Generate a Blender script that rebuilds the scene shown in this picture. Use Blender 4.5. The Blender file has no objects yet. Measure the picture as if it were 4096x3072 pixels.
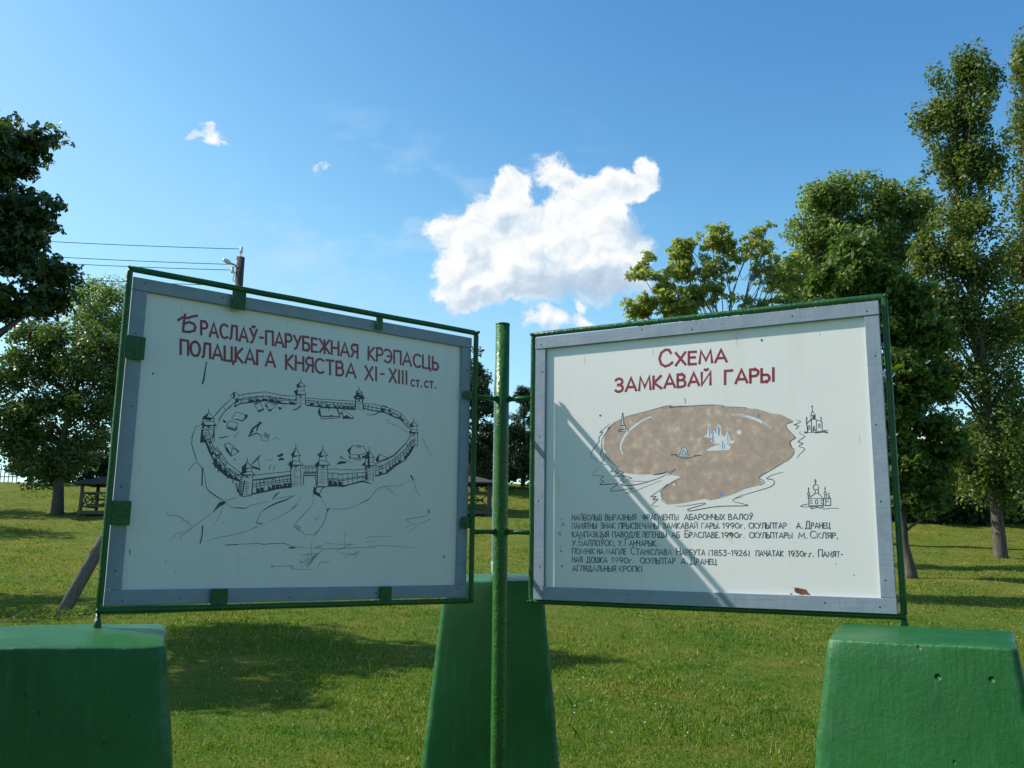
import bpy, math, random
import numpy as np
from mathutils import Vector, Matrix
random.seed(11)
R = math.radians
C = bpy.context.scene
col = C.collection

# ------------------------------------------------------------------ camera
EYE = 1.65
F_PX, PITCH, ROLL = 3650.0, R(10.336), R(0.751)          # focal length in pixels of a 4096 px wide picture
cp, sp, cr, sr = math.cos(PITCH), math.sin(PITCH), math.cos(ROLL), math.sin(ROLL)
FW = Vector((0, cp, sp)); UP0 = Vector((0, -sp, cp)); RT0 = Vector((1, 0, 0))
RT = RT0*cr + UP0*sr; UP = UP0*cr - RT0*sr
cam = bpy.data.cameras.new('camera'); cam.sensor_width = 36; cam.lens = F_PX/4096*36
cam.clip_start = .05; cam.clip_end = 5000
co = bpy.data.objects.new('camera', cam); col.objects.link(co)
co.matrix_world = Matrix(((RT.x, UP.x, -FW.x, 0), (RT.y, UP.y, -FW.y, 0), (RT.z, UP.z, -FW.z, EYE), (0, 0, 0, 1)))
C.camera = co

def bearing(px, py):
    """direction through a point of the 2212 px wide view of the photograph, scaled to depth 1"""
    k = 4096/2212
    d = FW + RT*((px*k-2048)/F_PX) - UP*((py*k-1536)/F_PX)
    return d/d.y
def at(px, py, Y):
    p = bearing(px, py)*Y
    return Vector((p.x, Y, p.z+EYE))

# ------------------------------------------------------------------ light
SUN = Vector((-.739, .118, .664)).normalized()
sun = bpy.data.lights.new('sun', 'SUN'); sun.energy = 5.0; sun.angle = R(.53); sun.color = (1, .945, .86)
so = bpy.data.objects.new('sun', sun); col.objects.link(so)
so.rotation_euler = SUN.to_track_quat('Z', 'Y').to_euler(); so.location = (-20, 5, 30)
C.view_settings.view_transform = 'Standard'; C.view_settings.look = 'None'
C.view_settings.exposure = EXPOSURE = 0.46
C.view_settings.gamma = 1
C.cycles.use_denoising = True
C.cycles.max_bounces = 6; C.cycles.transparent_max_bounces = 8

# ------------------------------------------------------------------ node helper
class NT:
    def __init__(s, tree): s.t = tree; s.n = tree.nodes; s.l = tree.links
    def add(s, typ, ins=None, **props):
        n = s.n.new('ShaderNode'+typ)
        for k, v in props.items(): setattr(n, k, v)
        for k, v in (ins or {}).items():
            if isinstance(v, bpy.types.NodeSocket): s.l.new(v, n.inputs[k])
            else: n.inputs[k].default_value = v
        return n
    def m(s, op, a, b=0.0, c=None, clamp=False):
        d = {0: a, 1: b}
        if c is not None: d[2] = c
        return s.add('Math', d, operation=op, use_clamp=clamp).outputs[0]
    def v(s, op, a, b=(0, 0, 0), c=None):
        d = {0: a, 1: b}
        if c is not None: d[2] = c
        n = s.add('VectorMath', d, operation=op)
        return n.outputs['Value'] if op in ('DOT_PRODUCT', 'LENGTH', 'DISTANCE') else n.outputs[0]
    def noise(s, vec, scale, detail=4, rough=.55, out=0, **kw):
        d = {'Scale': scale, 'Detail': detail, 'Roughness': rough}
        if vec is not None: d['Vector'] = vec
        d.update(kw)
        return s.add('TexNoise', d).outputs[out]
    def ramp(s, fac, stops, interp='LINEAR'):
        n = s.add('ValToRGB', {0: fac}); cr_ = n.color_ramp; cr_.interpolation = interp
        while len(cr_.elements) < len(stops): cr_.elements.new(.5)
        for e, (p, c) in zip(cr_.elements, stops): e.position = p; e.color = (*c, 1) if len(c) == 3 else c
        return n.outputs[0]
    def mix(s, f, a, b, blend='MIX'):
        n = s.add('Mix', None, data_type='RGBA', blend_type=blend)
        for i, v in ((0, f), (6, a), (7, b)):
            if isinstance(v, bpy.types.NodeSocket): s.l.new(v, n.inputs[i])
            else: n.inputs[i].default_value = (*v, 1) if isinstance(v, tuple) and len(v) == 3 else v
        return n.outputs[2]
    def mapr(s, v, a, b, c=0.0, d=1.0, smooth=False):
        n = s.add('MapRange', {0: v, 1: a, 2: b, 3: c, 4: d}, interpolation_type='SMOOTHSTEP' if smooth else 'LINEAR')
        return n.outputs[0]

# ------------------------------------------------------------------ sky with clouds (in world directions)
W = bpy.data.worlds.new('World'); C.world = W; W.use_nodes = True
w = NT(W.node_tree); bg = w.n['Background']
sky = w.add('TexSky', sky_type='NISHITA', sun_disc=False, sun_elevation=math.asin(SUN.z), sun_rotation=math.atan2(SUN.x, SUN.y),
            air_density=1.0, dust_density=.6, ozone_density=2.2, altitude=150)
SKY_STRENGTH = .13
dirv = w.add('TexCoord').outputs['Generated']
sep = w.add('SeparateXYZ', {0: dirv}).outputs
ysafe = w.m('MAXIMUM', sep[1], .02)
pl_ = w.add('CombineXYZ', {0: w.m('DIVIDE', sep[0], ysafe), 1: w.m('DIVIDE', sep[2], ysafe), 2: 0.0}).outputs[0]
def warp(p):
    n1 = w.noise(p, 14, 3, .6, out=1); n2 = w.noise(p, 55, 3, .6, out=1)
    a = w.v('MULTIPLY_ADD', w.v('SUBTRACT', n1, (.5, .5, .5)), (.055, .055, 0), p)
    return w.v('MULTIPLY_ADD', w.v('SUBTRACT', n2, (.5, .5, .5)), (.016, .016, 0), a)
CLOUD = [(1095,405,52,50,1.0),(1080,470,75,65,1.0),(1010,505,48,45,.8),(1000,580,70,75,.9),(1010,620,75,55,1.0),(1115,560,110,90,1.0),
         (1195,490,70,60,.7),(1285,440,75,70,1.0),(1330,400,50,42,.9),(1397,372,33,42,1.0),(1375,405,40,36,.7),(1300,500,95,75,1.0),(1225,580,120,75,1.0),
         (1330,575,75,55,.8),(1385,535,38,40,.8),(1095,640,115,32,.8),(1195,380,48,50,.42),(1230,400,50,30,.3),(935,485,34,20,.34),(965,500,44,46,.5),(1345,610,70,30,.45),
         (1178,695,44,30,.62),(1252,662,18,14,.6),(1262,690,40,16,.4),(1300,640,60,20,.3),
         (464,293,29,24,.33),(428,299,34,9,.24),(450,276,30,8,.20),(470,308,24,14,.22),(700,371,28,11,.22),(1985,945,95,45,.9)]
UNDER = [(1235,618,150,52,1.0),(1060,645,130,30,.75),(1375,505,52,55,.7),(1330,600,80,42,.6),(1105,475,40,60,.35),(1040,560,45,40,.3),(1160,545,60,30,.35),(1190,712,50,20,.5),(1985,965,100,25,.4)]
def blob_sum(p, CLOUD):
    acc = None
    for cx, cy, rx, ry, wt in CLOUD:
        c = bearing(cx, cy); sx = 1971/(rx*1.32); sy = 1971/(ry*1.32)
        q = w.v('MULTIPLY_ADD', p, (sx, sy, 0), (-c.x*sx, -c.z*sy, 0))
        g = w.m('SUBTRACT', 1.0, w.v('DOT_PRODUCT', q, q), clamp=True)
        g = w.m('MULTIPLY', g, g)
        acc = w.m('MULTIPLY', g, wt) if acc is None else w.m('MULTIPLY_ADD', g, wt, acc)
    return acc
pw = warp(pl_)
dens = blob_sum(pw, CLOUD)
n34 = w.noise(pl_, 30, 8, .66)
n60 = w.noise(pw, 62, 5, .6)
bill = w.m('SUBTRACT', 1.0, w.m('MULTIPLY', w.m('ABSOLUTE', w.m('SUBTRACT', n60, .5)), 5.0))
fine = w.m('ADD', w.m('MULTIPLY', n34, .72), w.m('MULTIPLY', bill, .22))
d2 = w.m('ADD', dens, w.m('MULTIPLY', w.m('SUBTRACT', fine, .5), w.mapr(dens, 0, .9, .95, .45)))
under = blob_sum(pw, UNDER)
alpha = w.mapr(d2, .04, w.m('MULTIPLY_ADD', w.m('MINIMUM', under, 1.0), .45, .42), 0, 1, True)
alpha = w.m('MULTIPLY', alpha, w.mapr(dens, .0, .10))
# thick parts of the cloud are grey underneath, billows catch the sun on their upper left
puff = w.m('SUBTRACT', w.noise(pw, 24, 4, .5), w.noise(w.v('ADD', pw, (-.007, .010, 0)), 24, 4, .5))
lit = w.m('SUBTRACT', .82, w.m('MULTIPLY', w.m('MAXIMUM', w.m('MINIMUM', w.m('ADD', under, w.m('MULTIPLY', w.m('SUBTRACT', n34, .5), 1.1)), 1.15), 0.0), .72))
lit = w.m('ADD', lit, w.m('MULTIPLY', puff, 1.5))
lit = w.m('ADD', lit, w.m('MULTIPLY', w.m('SUBTRACT', bill, .6), .10))
ccol = w.ramp(lit, [(0, (.34, .43, .54)), (.35, (.42, .51, .61)), (.62, (.57, .635, .69)), (.85, (.70, .715, .72)), (1, (.735, .735, .73))])
wisp = w.noise(w.v('MULTIPLY', pl_, (4, 7, 1)), 1.6, 6, .62)
wmask = blob_c = w.m('SUBTRACT', 1.0, w.v('LENGTH', w.v('MULTIPLY_ADD', pl_, (3.2, 5.5, 0), (.38, -2.05, 0))), clamp=True)
wisp = w.m('MULTIPLY', w.mapr(wisp, .50, .80), w.m('MULTIPLY', wmask, .9))
skyb = w.add('SeparateXYZ', {0: w.v('MULTIPLY', sky.outputs[0], (SKY_STRENGTH*.80, SKY_STRENGTH*1.0, SKY_STRENGTH*1.10))}).outputs
# deep clean-air blue: steeper colour response of the clear sky, capped near the sun and the horizon
skycol = w.add('CombineXYZ', {0: w.m('MINIMUM', w.m('MULTIPLY', w.m('POWER', skyb[0], 2.0), 6.0), w.m('MULTIPLY', skyb[0], 1.25)),
                              1: w.m('MINIMUM', w.m('MULTIPLY', w.m('POWER', skyb[1], 1.5), 2.05), w.m('MULTIPLY', skyb[1], 1.25)),
                              2: w.m('MINIMUM', w.m('MULTIPLY', skyb[2], 1.06), 1.1)}).outputs[0]
skyw = w.mix(wisp, skycol, (.50, .62, .73))
final = w.mix(alpha, skyw, w.v('MULTIPLY', ccol, (1.0, 1.0, 1.0)))
above = w.mapr(sep[1], .02, .06)
final = w.mix(above, skycol, final)
w.l.new(final, bg.inputs[0]); bg.inputs[1].default_value = 1.0

# ------------------------------------------------------------------ materials
def mat(name):
    m = bpy.data.materials.new(name); m.use_nodes = True
    t = NT(m.node_tree); b = t.n['Principled BSDF']
    return m, t, b
def setc(b, c): b.inputs['Base Color'].default_value = (*c, 1)
def bump(t, b, h, dist, strength=1.0):
    n = t.add('Bump', {'Height': h, 'Distance': dist, 'Strength': strength}); t.l.new(n.outputs[0], b.inputs['Normal'])
def objco(t): return t.add('TexCoord').outputs['Object']

def m_paint(name, c1, c2, rough=.32, sc=6, bd=.004, bs=60, spec=.5):
    m, t, b = mat(name); o = objco(t)
    n = t.noise(o, sc, 5, .6)
    t.l.new(t.ramp(n, [(.3, c1), (.7, c2)]), b.inputs['Base Color'])
    r = t.mapr(t.noise(o, sc*3, 4), .3, .7, rough-.08, rough+.15); t.l.new(r, b.inputs['Roughness'])
    b.inputs['Specular IOR Level'].default_value = spec
    bump(t, b, t.m('ADD', t.noise(o, bs, 4, .6), t.m('MULTIPLY', t.noise(o, bs*.25, 3), 1.5)), bd)
    return m
M = {}
M['pipe'] = m_paint('green_gloss_paint', (.012, .070, .018), (.022, .100, .022), .32, 9, .0025, 90, spec=.32)
M['post'] = m_paint('green_post_paint', (.016, .080, .011), (.028, .115, .015), .30, 5, .003, 70, spec=.36)
def m_block():
    m, t, b = mat('green_painted_concrete'); o = objco(t)
    n = t.noise(o, 2.2, 6, .6); big = t.noise(o, 5, 3)
    cc = t.ramp(n, [(.3, (.007, .072, .011)), (.55, (.011, .098, .016)), (.75, (.017, .125, .028))])
    cc = t.mix(t.mapr(t.noise(o, 1.4, 5, .7), .54, .68, 0, .5), cc, (.022, .130, .050))
    pt_ = t.add('NewGeometry').outputs['Pointiness']
    edge = t.m('MULTIPLY', t.mapr(pt_, .505, .56), t.mapr(t.noise(o, 18, 4, .7), .42, .62))
    cc = t.mix(t.m('MULTIPLY', edge, .4), cc, (.10, .22, .14))
    # vertical brush streaks and a few worn pits
    st = t.noise(t.v('MULTIPLY', o, (28, 28, 1.6)), 1.0, 3)
    cc = t.mix(t.mapr(st, .56, .75, 0, .5), cc, (.026, .15, .040))
    vor = t.add('TexVoronoi', {'Vector': o, 'Scale': 7.5, 'Randomness': 1.0})
    pit = t.mapr(vor.outputs['Distance'], .0, .085, 1, 0, True)
    pitm = t.m('MULTIPLY', pit, t.mapr(t.noise(o, 4.5, 2), .46, .52))
    vor2 = t.add('TexVoronoi', {'Vector': t.v('MULTIPLY', o, (1, 1, .55)), 'Scale': 24.0, 'Randomness': 1.0})
    pitm = t.m('MAXIMUM', pitm, t.m('MULTIPLY', t.mapr(vor2.outputs['Distance'], 0, .11, .7, 0, True), t.mapr(t.noise(o, 6, 3), .54, .60)))
    cc = t.mix(t.m('MULTIPLY', pitm, .6), cc, (.015, .06, .03))
    t.l.new(cc, b.inputs['Base Color'])
    t.l.new(t.mapr(big, .3, .7, .30, .48), b.inputs['Roughness']); b.inputs['Specular IOR Level'].default_value = .34
    h = t.m('ADD', t.m('MULTIPLY', t.noise(o, 52, 7, .68), .75), t.m('MULTIPLY', t.noise(o, 7, 3), .8))
    h = t.m('ADD', h, t.m('MULTIPLY', t.noise(t.v('MULTIPLY', o, (60, 60, 3)), 1, 3), .38))
    h = t.m('SUBTRACT', h, t.m('MULTIPLY', pitm, 4.5))
    bump(t, b, h, .0034)
    return m
M['block'] = m_block()
def m_wood():
    m, t, b = mat('grey_blue_painted_wood'); o = objco(t)
    g = t.noise(t.v('MULTIPLY', o, (3, 3, 3)), 4, 5, .6)
    gr = t.noise(t.v('MULTIPLY', o, (6, 6, 90)), 1, 4, .6)
    gr2 = t.noise(t.v('MULTIPLY', o, (70, 70, 5)), 1, 3, .6)
    cc = t.ramp(g, [(.25, (.185, .235, .300)), (.55, (.225, .275, .335)), (.8, (.275, .315, .360))])
    cc = t.mix(t.mapr(gr, .60, .8, 0, .35), cc, (.14, .175, .22))
    cc = t.mix(t.mapr(t.noise(o, 45, 3, .7), .68, .76, 0, .5), cc, (.14, .16, .19))
    t.l.new(cc, b.inputs['Base Color']); b.inputs['Roughness'].default_value = .5
    bump(t, b, t.m('ADD', gr, t.m('ADD', gr2, t.noise(o, 40, 3))), .0007)
    return m
M['wood'] = m_wood()
def m_panel():
    m, t, b = mat('white_painted_panel'); o = objco(t)
    n = t.noise(o, 1.6, 5, .6); s = t.noise(o, 9, 5, .7)
    cc = t.ramp(n, [(.3, (.685, .672, .648)), (.7, (.735, .715, .688))])
    cc = t.mix(t.mapr(s, .60, .8, 0, .20), cc, (.58, .53, .43))
    run = t.noise(t.v('MULTIPLY', o, (16, 16, .9)), 1.0, 4, .6)
    cc = t.mix(t.mapr(run, .55, .78, 0, .22), cc, (.50, .50, .44))
    t.l.new(cc, b.inputs['Base Color']); b.inputs['Roughness'].default_value = .42
    bump(t, b, t.noise(o, 60, 3), .00012)
    return m
M['panel'] = m_panel()
def m_ink(name, c, rough=.5, blot=None):
    m, t, b = mat(name); setc(b, c); b.inputs['Roughness'].default_value = rough
    if blot:
        n = t.noise(objco(t), blot[0], 5, .65)
        t.l.new(t.ramp(n, blot[1]), b.inputs['Base Color'])
    return m
INK = {'pencil': m_ink('thin_faded_ink', (.085, .12, .145)), 'ink': m_ink('dark_ink', (.030, .045, .062)), 'text': m_ink('caption_ink', (.030, .060, .085), .5, (40, [(.35, (.025, .05, .075)), (.75, (.10, .16, .19))])),
       'textfaint': m_ink('faded_caption_ink', (.2, .27, .3), .5, (50, [(.3, (.08, .13, .17)), (.70, (.30, .36, .40))])),
       'red': m_ink('dark_red_lettering_paint', (.22, .022, .035), .35, (30, [(.3, (.20, .012, .024)), (.75, (.30, .026, .045))])),
       'drip': m_ink('green_paint_drip', (.02, .06, .05)), 'rust': m_ink('rust_patch', (.16, .045, .02), .8, (30, [(.3, (.08, .03, .015)), (.7, (.24, .07, .03))])),
       'stain': m_ink('rust_stain', (.60, .52, .38)), 'blue': m_ink('blue_paint', (.10, .25, .52)), 'bluefaint': m_ink('faded_blue_paint', (.24, .31, .40)),
       'pale': m_ink('pale_paint', (.66, .68, .67), .5, (40, [(.3, (.58, .58, .55)), (.7, (.72, .74, .74))])),
       'brown': m_ink('beige_brown_paint', (.4, .29, .23), .5, (24, [(.34, (.345, .255, .21)), (.48, (.395, .29, .23)), (.58, (.445, .335, .26)), (.66, (.53, .42, .32)), (.78, (.62, .55, .46))]))}
M['dark'] = m_ink('dark_screw_metal', (.06, .07, .09), .5)
def m_simple(name, c1, c2, sc, rough=.9, bd=0, stretch=None):
    m, t, b = mat(name); o = objco(t)
    v = t.v('MULTIPLY', o, stretch) if stretch else o
    n = t.noise(v, sc, 5, .65); t.l.new(t.ramp(n, [(.3, c1), (.7, c2)]), b.inputs['Base Color'])
    b.inputs['Roughness'].default_value = rough; b.inputs['Specular IOR Level'].default_value = .25
    if bd: bump(t, b, n, bd)
    return m
M['bark'] = m_simple('bark', (.05, .04, .032), (.13, .11, .09), 3, .95, .03, (4, 4, 1))
M['twig'] = m_simple('grey_bark', (.10, .095, .085), (.18, .17, .15), 3, .9, .01, (4, 4, 1))
M['pole'] = m_simple('weathered_pole_wood', (.10, .088, .076), (.20, .178, .155), 2.5, .9, .006, (14, 14, 1))
M['creo'] = m_simple('dark_pole_wood', (.05, .038, .032), (.11, .085, .07), 2.5, .9, .006, (14, 14, 1))
M['oldwood'] = m_simple('dark_timber', (.07, .06, .048), (.14, .12, .095), 3, .9, .004, (8, 8, 1))
M['roof'] = m_simple('grey_board_roof', (.035, .035, .035), (.075, .07, .065), 3, .9, .004, (12, 2, 2))
M['porcelain'] = m_ink('porcelain', (.7, .7, .68), .2); M['wire'] = m_ink('wire', (.05, .05, .055), .5)
M['lamp'] = m_ink('lamp_white', (.7, .68, .62), .3); M['steel'] = m_ink('painted_steel', (.35, .33, .30), .5)
M['fence'] = m_ink('pale_fence_paint', (.6, .63, .66), .6)
M['petal'] = m_ink('white_petal', (.55, .55, .48), .7)
def m_leaf(name, stops, trans=.35, rough=.5, spec=.35):
    m, t, b = mat(name)
    r = t.add('NewGeometry').outputs['Random Per Island']
    cc = t.ramp(r, stops)
    t.l.new(cc, b.inputs['Base Color']); b.inputs['Roughness'].default_value = rough; b.inputs['Specular IOR Level'].default_value = spec
    tr = t.add('BsdfTranslucent'); t.l.new(t.mix(1.0, cc, (1.5, 1.7, .7), 'MULTIPLY'), tr.inputs[0])
    mx = t.add('MixShader', {0: trans}); t.l.new(b.outputs[0], mx.inputs[1]); t.l.new(tr.outputs[0], mx.inputs[2])
    t.l.new(mx.outputs[0], t.n['Material Output'].inputs[0])
    return m
LEAF = {'maple': m_leaf('dark_maple_leaf', [(0, (.022, .040, .012)), (.6, (.036, .062, .017)), (1, (.085, .115, .03))], .25),
        'yellow': m_leaf('yellow_green_maple_leaf', [(0, (.155, .195, .045)), (.5, (.235, .260, .070)), (1, (.38, .35, .12))], .5),
        'silver': m_leaf('grey_green_leaf', [(0, (.090, .135, .035)), (.6, (.145, .20, .06)), (1, (.28, .32, .15))], .45, .45),
        'poplar': m_leaf('poplar_leaf', [(0, (.050, .085, .016)), (.6, (.095, .132, .028)), (1, (.22, .22, .08))], .42, .48, .3),
        'green': m_leaf('bright_green_leaf', [(0, (.045, .085, .012)), (.6, (.072, .125, .018)), (1, (.14, .18, .03))], .40),
        'lime': m_leaf('broadleaf', [(0, (.042, .074, .016)), (.6, (.070, .112, .025)), (1, (.15, .17, .055))], .34, .4, .4),
        'pine': m_leaf('pine_needle', [(0, (.022, .040, .018)), (.6, (.035, .06, .026)), (1, (.07, .09, .045))], .1),
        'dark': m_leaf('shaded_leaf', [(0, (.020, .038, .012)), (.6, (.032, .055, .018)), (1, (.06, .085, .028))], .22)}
def patchy(m, t):
    """lush, plain and dry patches of the lawn, by place on the ground"""
    pos = t.add('NewGeometry').outputs['Position']
    n = t.m('ADD', t.m('MULTIPLY', t.noise(pos, .55, 4, .6), .55), t.m('MULTIPLY', t.noise(pos, 2.6, 4, .65), .45))
    far = t.mapr(t.add('SeparateXYZ', {0: pos}).outputs[1], 11, 24, 0, .085)
    return t.ramp(t.m('ADD', n, far), [(.35, (.48, .84, .40)), (.45, (.80, 1.06, .58)), (.55, (1.12, 1.14, .80)), (.64, (1.45, 1.22, 1.05)), (.75, (1.8, 1.35, 1.5))])
def m_grass():
    m, t, b = mat('grass_blade')
    r = t.add('NewGeometry').outputs['Random Per Island']
    cc = t.ramp(r, [(0, (.050, .095, .010)), (.4, (.085, .135, .016)), (.65, (.125, .160, .026)), (.88, (.20, .19, .052)), (1, (.36, .33, .17))])
    cc = t.mix(1.0, cc, patchy(m, t), 'MULTIPLY')
    t.l.new(cc, b.inputs['Base Color']); b.inputs['Roughness'].default_value = .55; b.inputs['Specular IOR Level'].default_value = .25
    tr = t.add('BsdfTranslucent'); t.l.new(t.mix(1.0, cc, (1.5, 1.7, .6), 'MULTIPLY'), tr.inputs[0])
    mx = t.add('MixShader', {0: .35}); t.l.new(b.outputs[0], mx.inputs[1]); t.l.new(tr.outputs[0], mx.inputs[2])
    t.l.new(mx.outputs[0], t.n['Material Output'].inputs[0])
    return m
GRASS = m_grass()

# ------------------------------------------------------------------ mesh helpers
class MB:
    def __init__(s): s.v = []; s.f = []; s.mi = []
    def add(s, vs, fs, mi=0):
        b = len(s.v); s.v += [tuple(p) for p in vs]; s.f += [tuple(b+i for i in f) for f in fs]; s.mi += [mi]*len(fs)
    def box(s, c, ax, h, mi=0):
        """centre, three axes, three half sizes"""
        c = Vector(c); a = [Vector(x)*y for x, y in zip(ax, h)]
        vs = [c+a[0]*i+a[1]*j+a[2]*k for i in (-1, 1) for j in (-1, 1) for k in (-1, 1)]
        s.add(vs, [(0, 1, 3, 2), (4, 6, 7, 5), (0, 4, 5, 1), (2, 3, 7, 6), (0, 2, 6, 4), (1, 5, 7, 3)], mi)
    def tube(s, pts, rad, n=10, cap=True, mi=0, wob=0):
        pts = [Vector(p) for p in pts]
        if not hasattr(rad, '__len__'): rad = [rad]*len(pts)
        rings = []; prev = None
        for i, p in enumerate(pts):
            d = (pts[min(i+1, len(pts)-1)]-pts[max(i-1, 0)]).normalized()
            if prev is None: a = d.orthogonal().normalized()
            else: a = (prev-d*prev.dot(d)).normalized()
            prev = a; b = d.cross(a)
            rings.append([p+(a*math.cos(t)+b*math.sin(t))*rad[i]*(1+random.uniform(-wob, wob)) for t in [2*math.pi*k/n for k in range(n)]])
        vs = [q for r in rings for q in r]; fs = []
        for i in range(len(pts)-1):
            for k in range(n): fs.append((i*n+k, i*n+(k+1) % n, (i+1)*n+(k+1) % n, (i+1)*n+k))
        if cap: fs += [tuple(range(n))[::-1], tuple((len(pts)-1)*n+k for k in range(n))]
        s.add(vs, fs, mi)
    def build(s, name, mats, parent=None, smooth=False, bevel=0, origin=None):
        me = bpy.data.meshes.new(name)
        o0 = Vector(origin) if origin is not None else Vector((0, 0, 0))
        me.from_pydata([tuple(Vector(v)-o0) for v in s.v], [], s.f)
        for m in (mats if isinstance(mats, (list, tuple)) else [mats]): me.materials.append(m)
        me.polygons.foreach_set('material_index', s.mi)
        if smooth: me.polygons.foreach_set('use_smooth', [True]*len(me.polygons))
        me.update()
        o = bpy.data.objects.new(name, me); col.objects.link(o); o.location = o0
        if parent is not None: o.parent = parent; o.matrix_parent_inverse = wm(parent).inverted()
        if bevel:
            b = o.modifiers.new('bevel', 'BEVEL'); b.width = bevel; b.segments = 2; b.limit_method = 'ANGLE'
        return o
def wm(o):
    m = Matrix.LocRotScale(o.location, o.rotation_euler, o.scale)
    return wm(o.parent) @ o.matrix_parent_inverse @ m if o.parent else m
def tag(o, label, cat, group=None, kind=None):
    if label: o['label'] = label
    if cat: o['category'] = cat
    if group: o['group'] = group
    if kind: o['kind'] = kind
    return o
def thing(name, label, cat, loc, group=None):
    o = bpy.data.objects.new(name, None); col.objects.link(o); o.location = loc; o.empty_display_size = .2
    return tag(o, label, cat, group)
def quick_mesh(name, verts, quads, material, parent=None, smooth=False):
    """numpy verts (N,3) and faces (M,k)"""
    me = bpy.data.meshes.new(name); k = quads.shape[1]
    me.vertices.add(len(verts)); me.vertices.foreach_set('co', verts.astype(np.float32).ravel())
    me.loops.add(quads.size); me.loops.foreach_set('vertex_index', quads.astype(np.int32).ravel())
    me.polygons.add(len(quads)); me.polygons.foreach_set('loop_start', np.arange(0, quads.size, k, dtype=np.int32))
    me.polygons.foreach_set('loop_total', np.full(len(quads), k, dtype=np.int32))
    me.materials.append(material); me.update(calc_edges=True); me.validate()
    o = bpy.data.objects.new(name, me); col.objects.link(o)
    if parent is not None: o.parent = parent; o.matrix_parent_inverse = wm(parent).inverted()
    return o

# ------------------------------------------------------------------ ground
PROF = [(-400, 0), (8, .03), (15.5, .50), (25, 1.08), (34, 1.62), (47, 3.28), (55, 4.75), (62, 6.12), (66, 6.3), (75, 5.6), (95, 4.0), (150, 2.0), (500, 0)]
def prof(y):
    ys = [p[0] for p in PROF]; zs = [p[1] for p in PROF]
    return np.interp(y, ys, zs)
def hash_noise(x, y):
    return (np.sin(x*.31+1.3)*np.cos(y*.27+.4) + .6*np.sin(x*.73+y*.41+2) + .35*np.sin(x*1.7-y*1.3) + .2*np.sin(x*3.1+y*2.7))/2.1
def ground_z(x, y):
    x = np.asarray(x, float); y = np.asarray(y, float)
    # smooth the profile by averaging
    z = (prof(y-3)+2*prof(y-1.5)+2*prof(y)+2*prof(y+1.5)+prof(y+3))/8
    amp = np.interp(y, [-5, 7, 15, 40, 65, 90], [0, .0, .05, .12, .20, .3])
    z = z + hash_noise(x, y)*amp
    z = z - np.interp(np.abs(x), [0, 20, 40, 400], [0, 0.05, .45, 2.5])*np.interp(y, [0, 40, 62], [0, .3, 1])
    return z
def gz(x, y): return float(ground_z(x, y))
def axis(fine_lo, fine_hi, step, ext):
    a = list(np.arange(fine_lo, fine_hi+1e-6, step)); d = step; b = fine_hi
    while b < ext: d *= 1.35; b += d; a.append(b)
    d = step; b = fine_lo
    while b > -ext: d *= 1.35; b -= d; a.insert(0, b)
    return np.array(a)
gx = axis(-45, 45, .5, 900); gy = axis(-4, 75, .5, 900)
X, Y = np.meshgrid(gx, gy); Z = ground_z(X, Y)
nv = np.stack([X, Y, Z], -1).reshape(-1, 3); nx = len(gx); ny = len(gy)
ii = (np.arange(ny-1)[:, None]*nx+np.arange(nx-1)[None, :]).ravel()
gq = np.stack([ii, ii+1, ii+nx+1, ii+nx], -1)
mg, t, b = mat('lawn_soil_and_turf'); o = objco(t)
n1 = t.noise(o, .35, 5, .6); n2 = t.noise(o, 3.0, 6, .65); n3 = t.noise(o, 26, 4, .7)
cc = t.mix(1.0, t.ramp(n3, [(.3, (.060, .085, .012)), (.5, (.098, .125, .020)), (.7, (.150, .150, .040))]), patchy(mg, t), 'MULTIPLY')
cc = t.mix(t.mapr(t.noise(o, .9, 4), .68, .76, 0, .5), cc, (.20, .165, .09))
t.l.new(cc, b.inputs['Base Color']); b.inputs['Roughness'].default_value = 1; b.inputs['Specular IOR Level'].default_value = .1
bump(t, b, t.m('ADD', n2, n3), .06)
g = quick_mesh('ground', nv, gq, mg); tag(g, None, None, kind='structure')
g.data.polygons.foreach_set('use_smooth', [True]*len(g.data.polygons))

# ------------------------------------------------------------------ the sign stand
POST = Vector((-.045, 4.40, 0))
dL = Vector((-math.cos(.6521), -math.sin(.6521), 0)); nL = Vector((math.sin(.6521), -math.cos(.6521), 0))
dR = Vector((math.cos(.4945), -math.sin(.4945), 0)); nR = Vector((-math.sin(.4945), -math.cos(.4945), 0))
a3 = R(-1.55); dT = Vector((math.sin(a3), math.cos(a3), 0)); nT = Vector((-dT.y, dT.x, 0))   # third board, seen edge on; nT looks left
UPV = Vector((0, 0, 1))
ZB, ZT = EYE-.229, EYE+1.032
LIFT3 = .09
def Q(d, n, u, z, off=0): return POST+d*u+n*off+UPV*(z+(LIFT3 if d is dT else 0))

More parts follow.
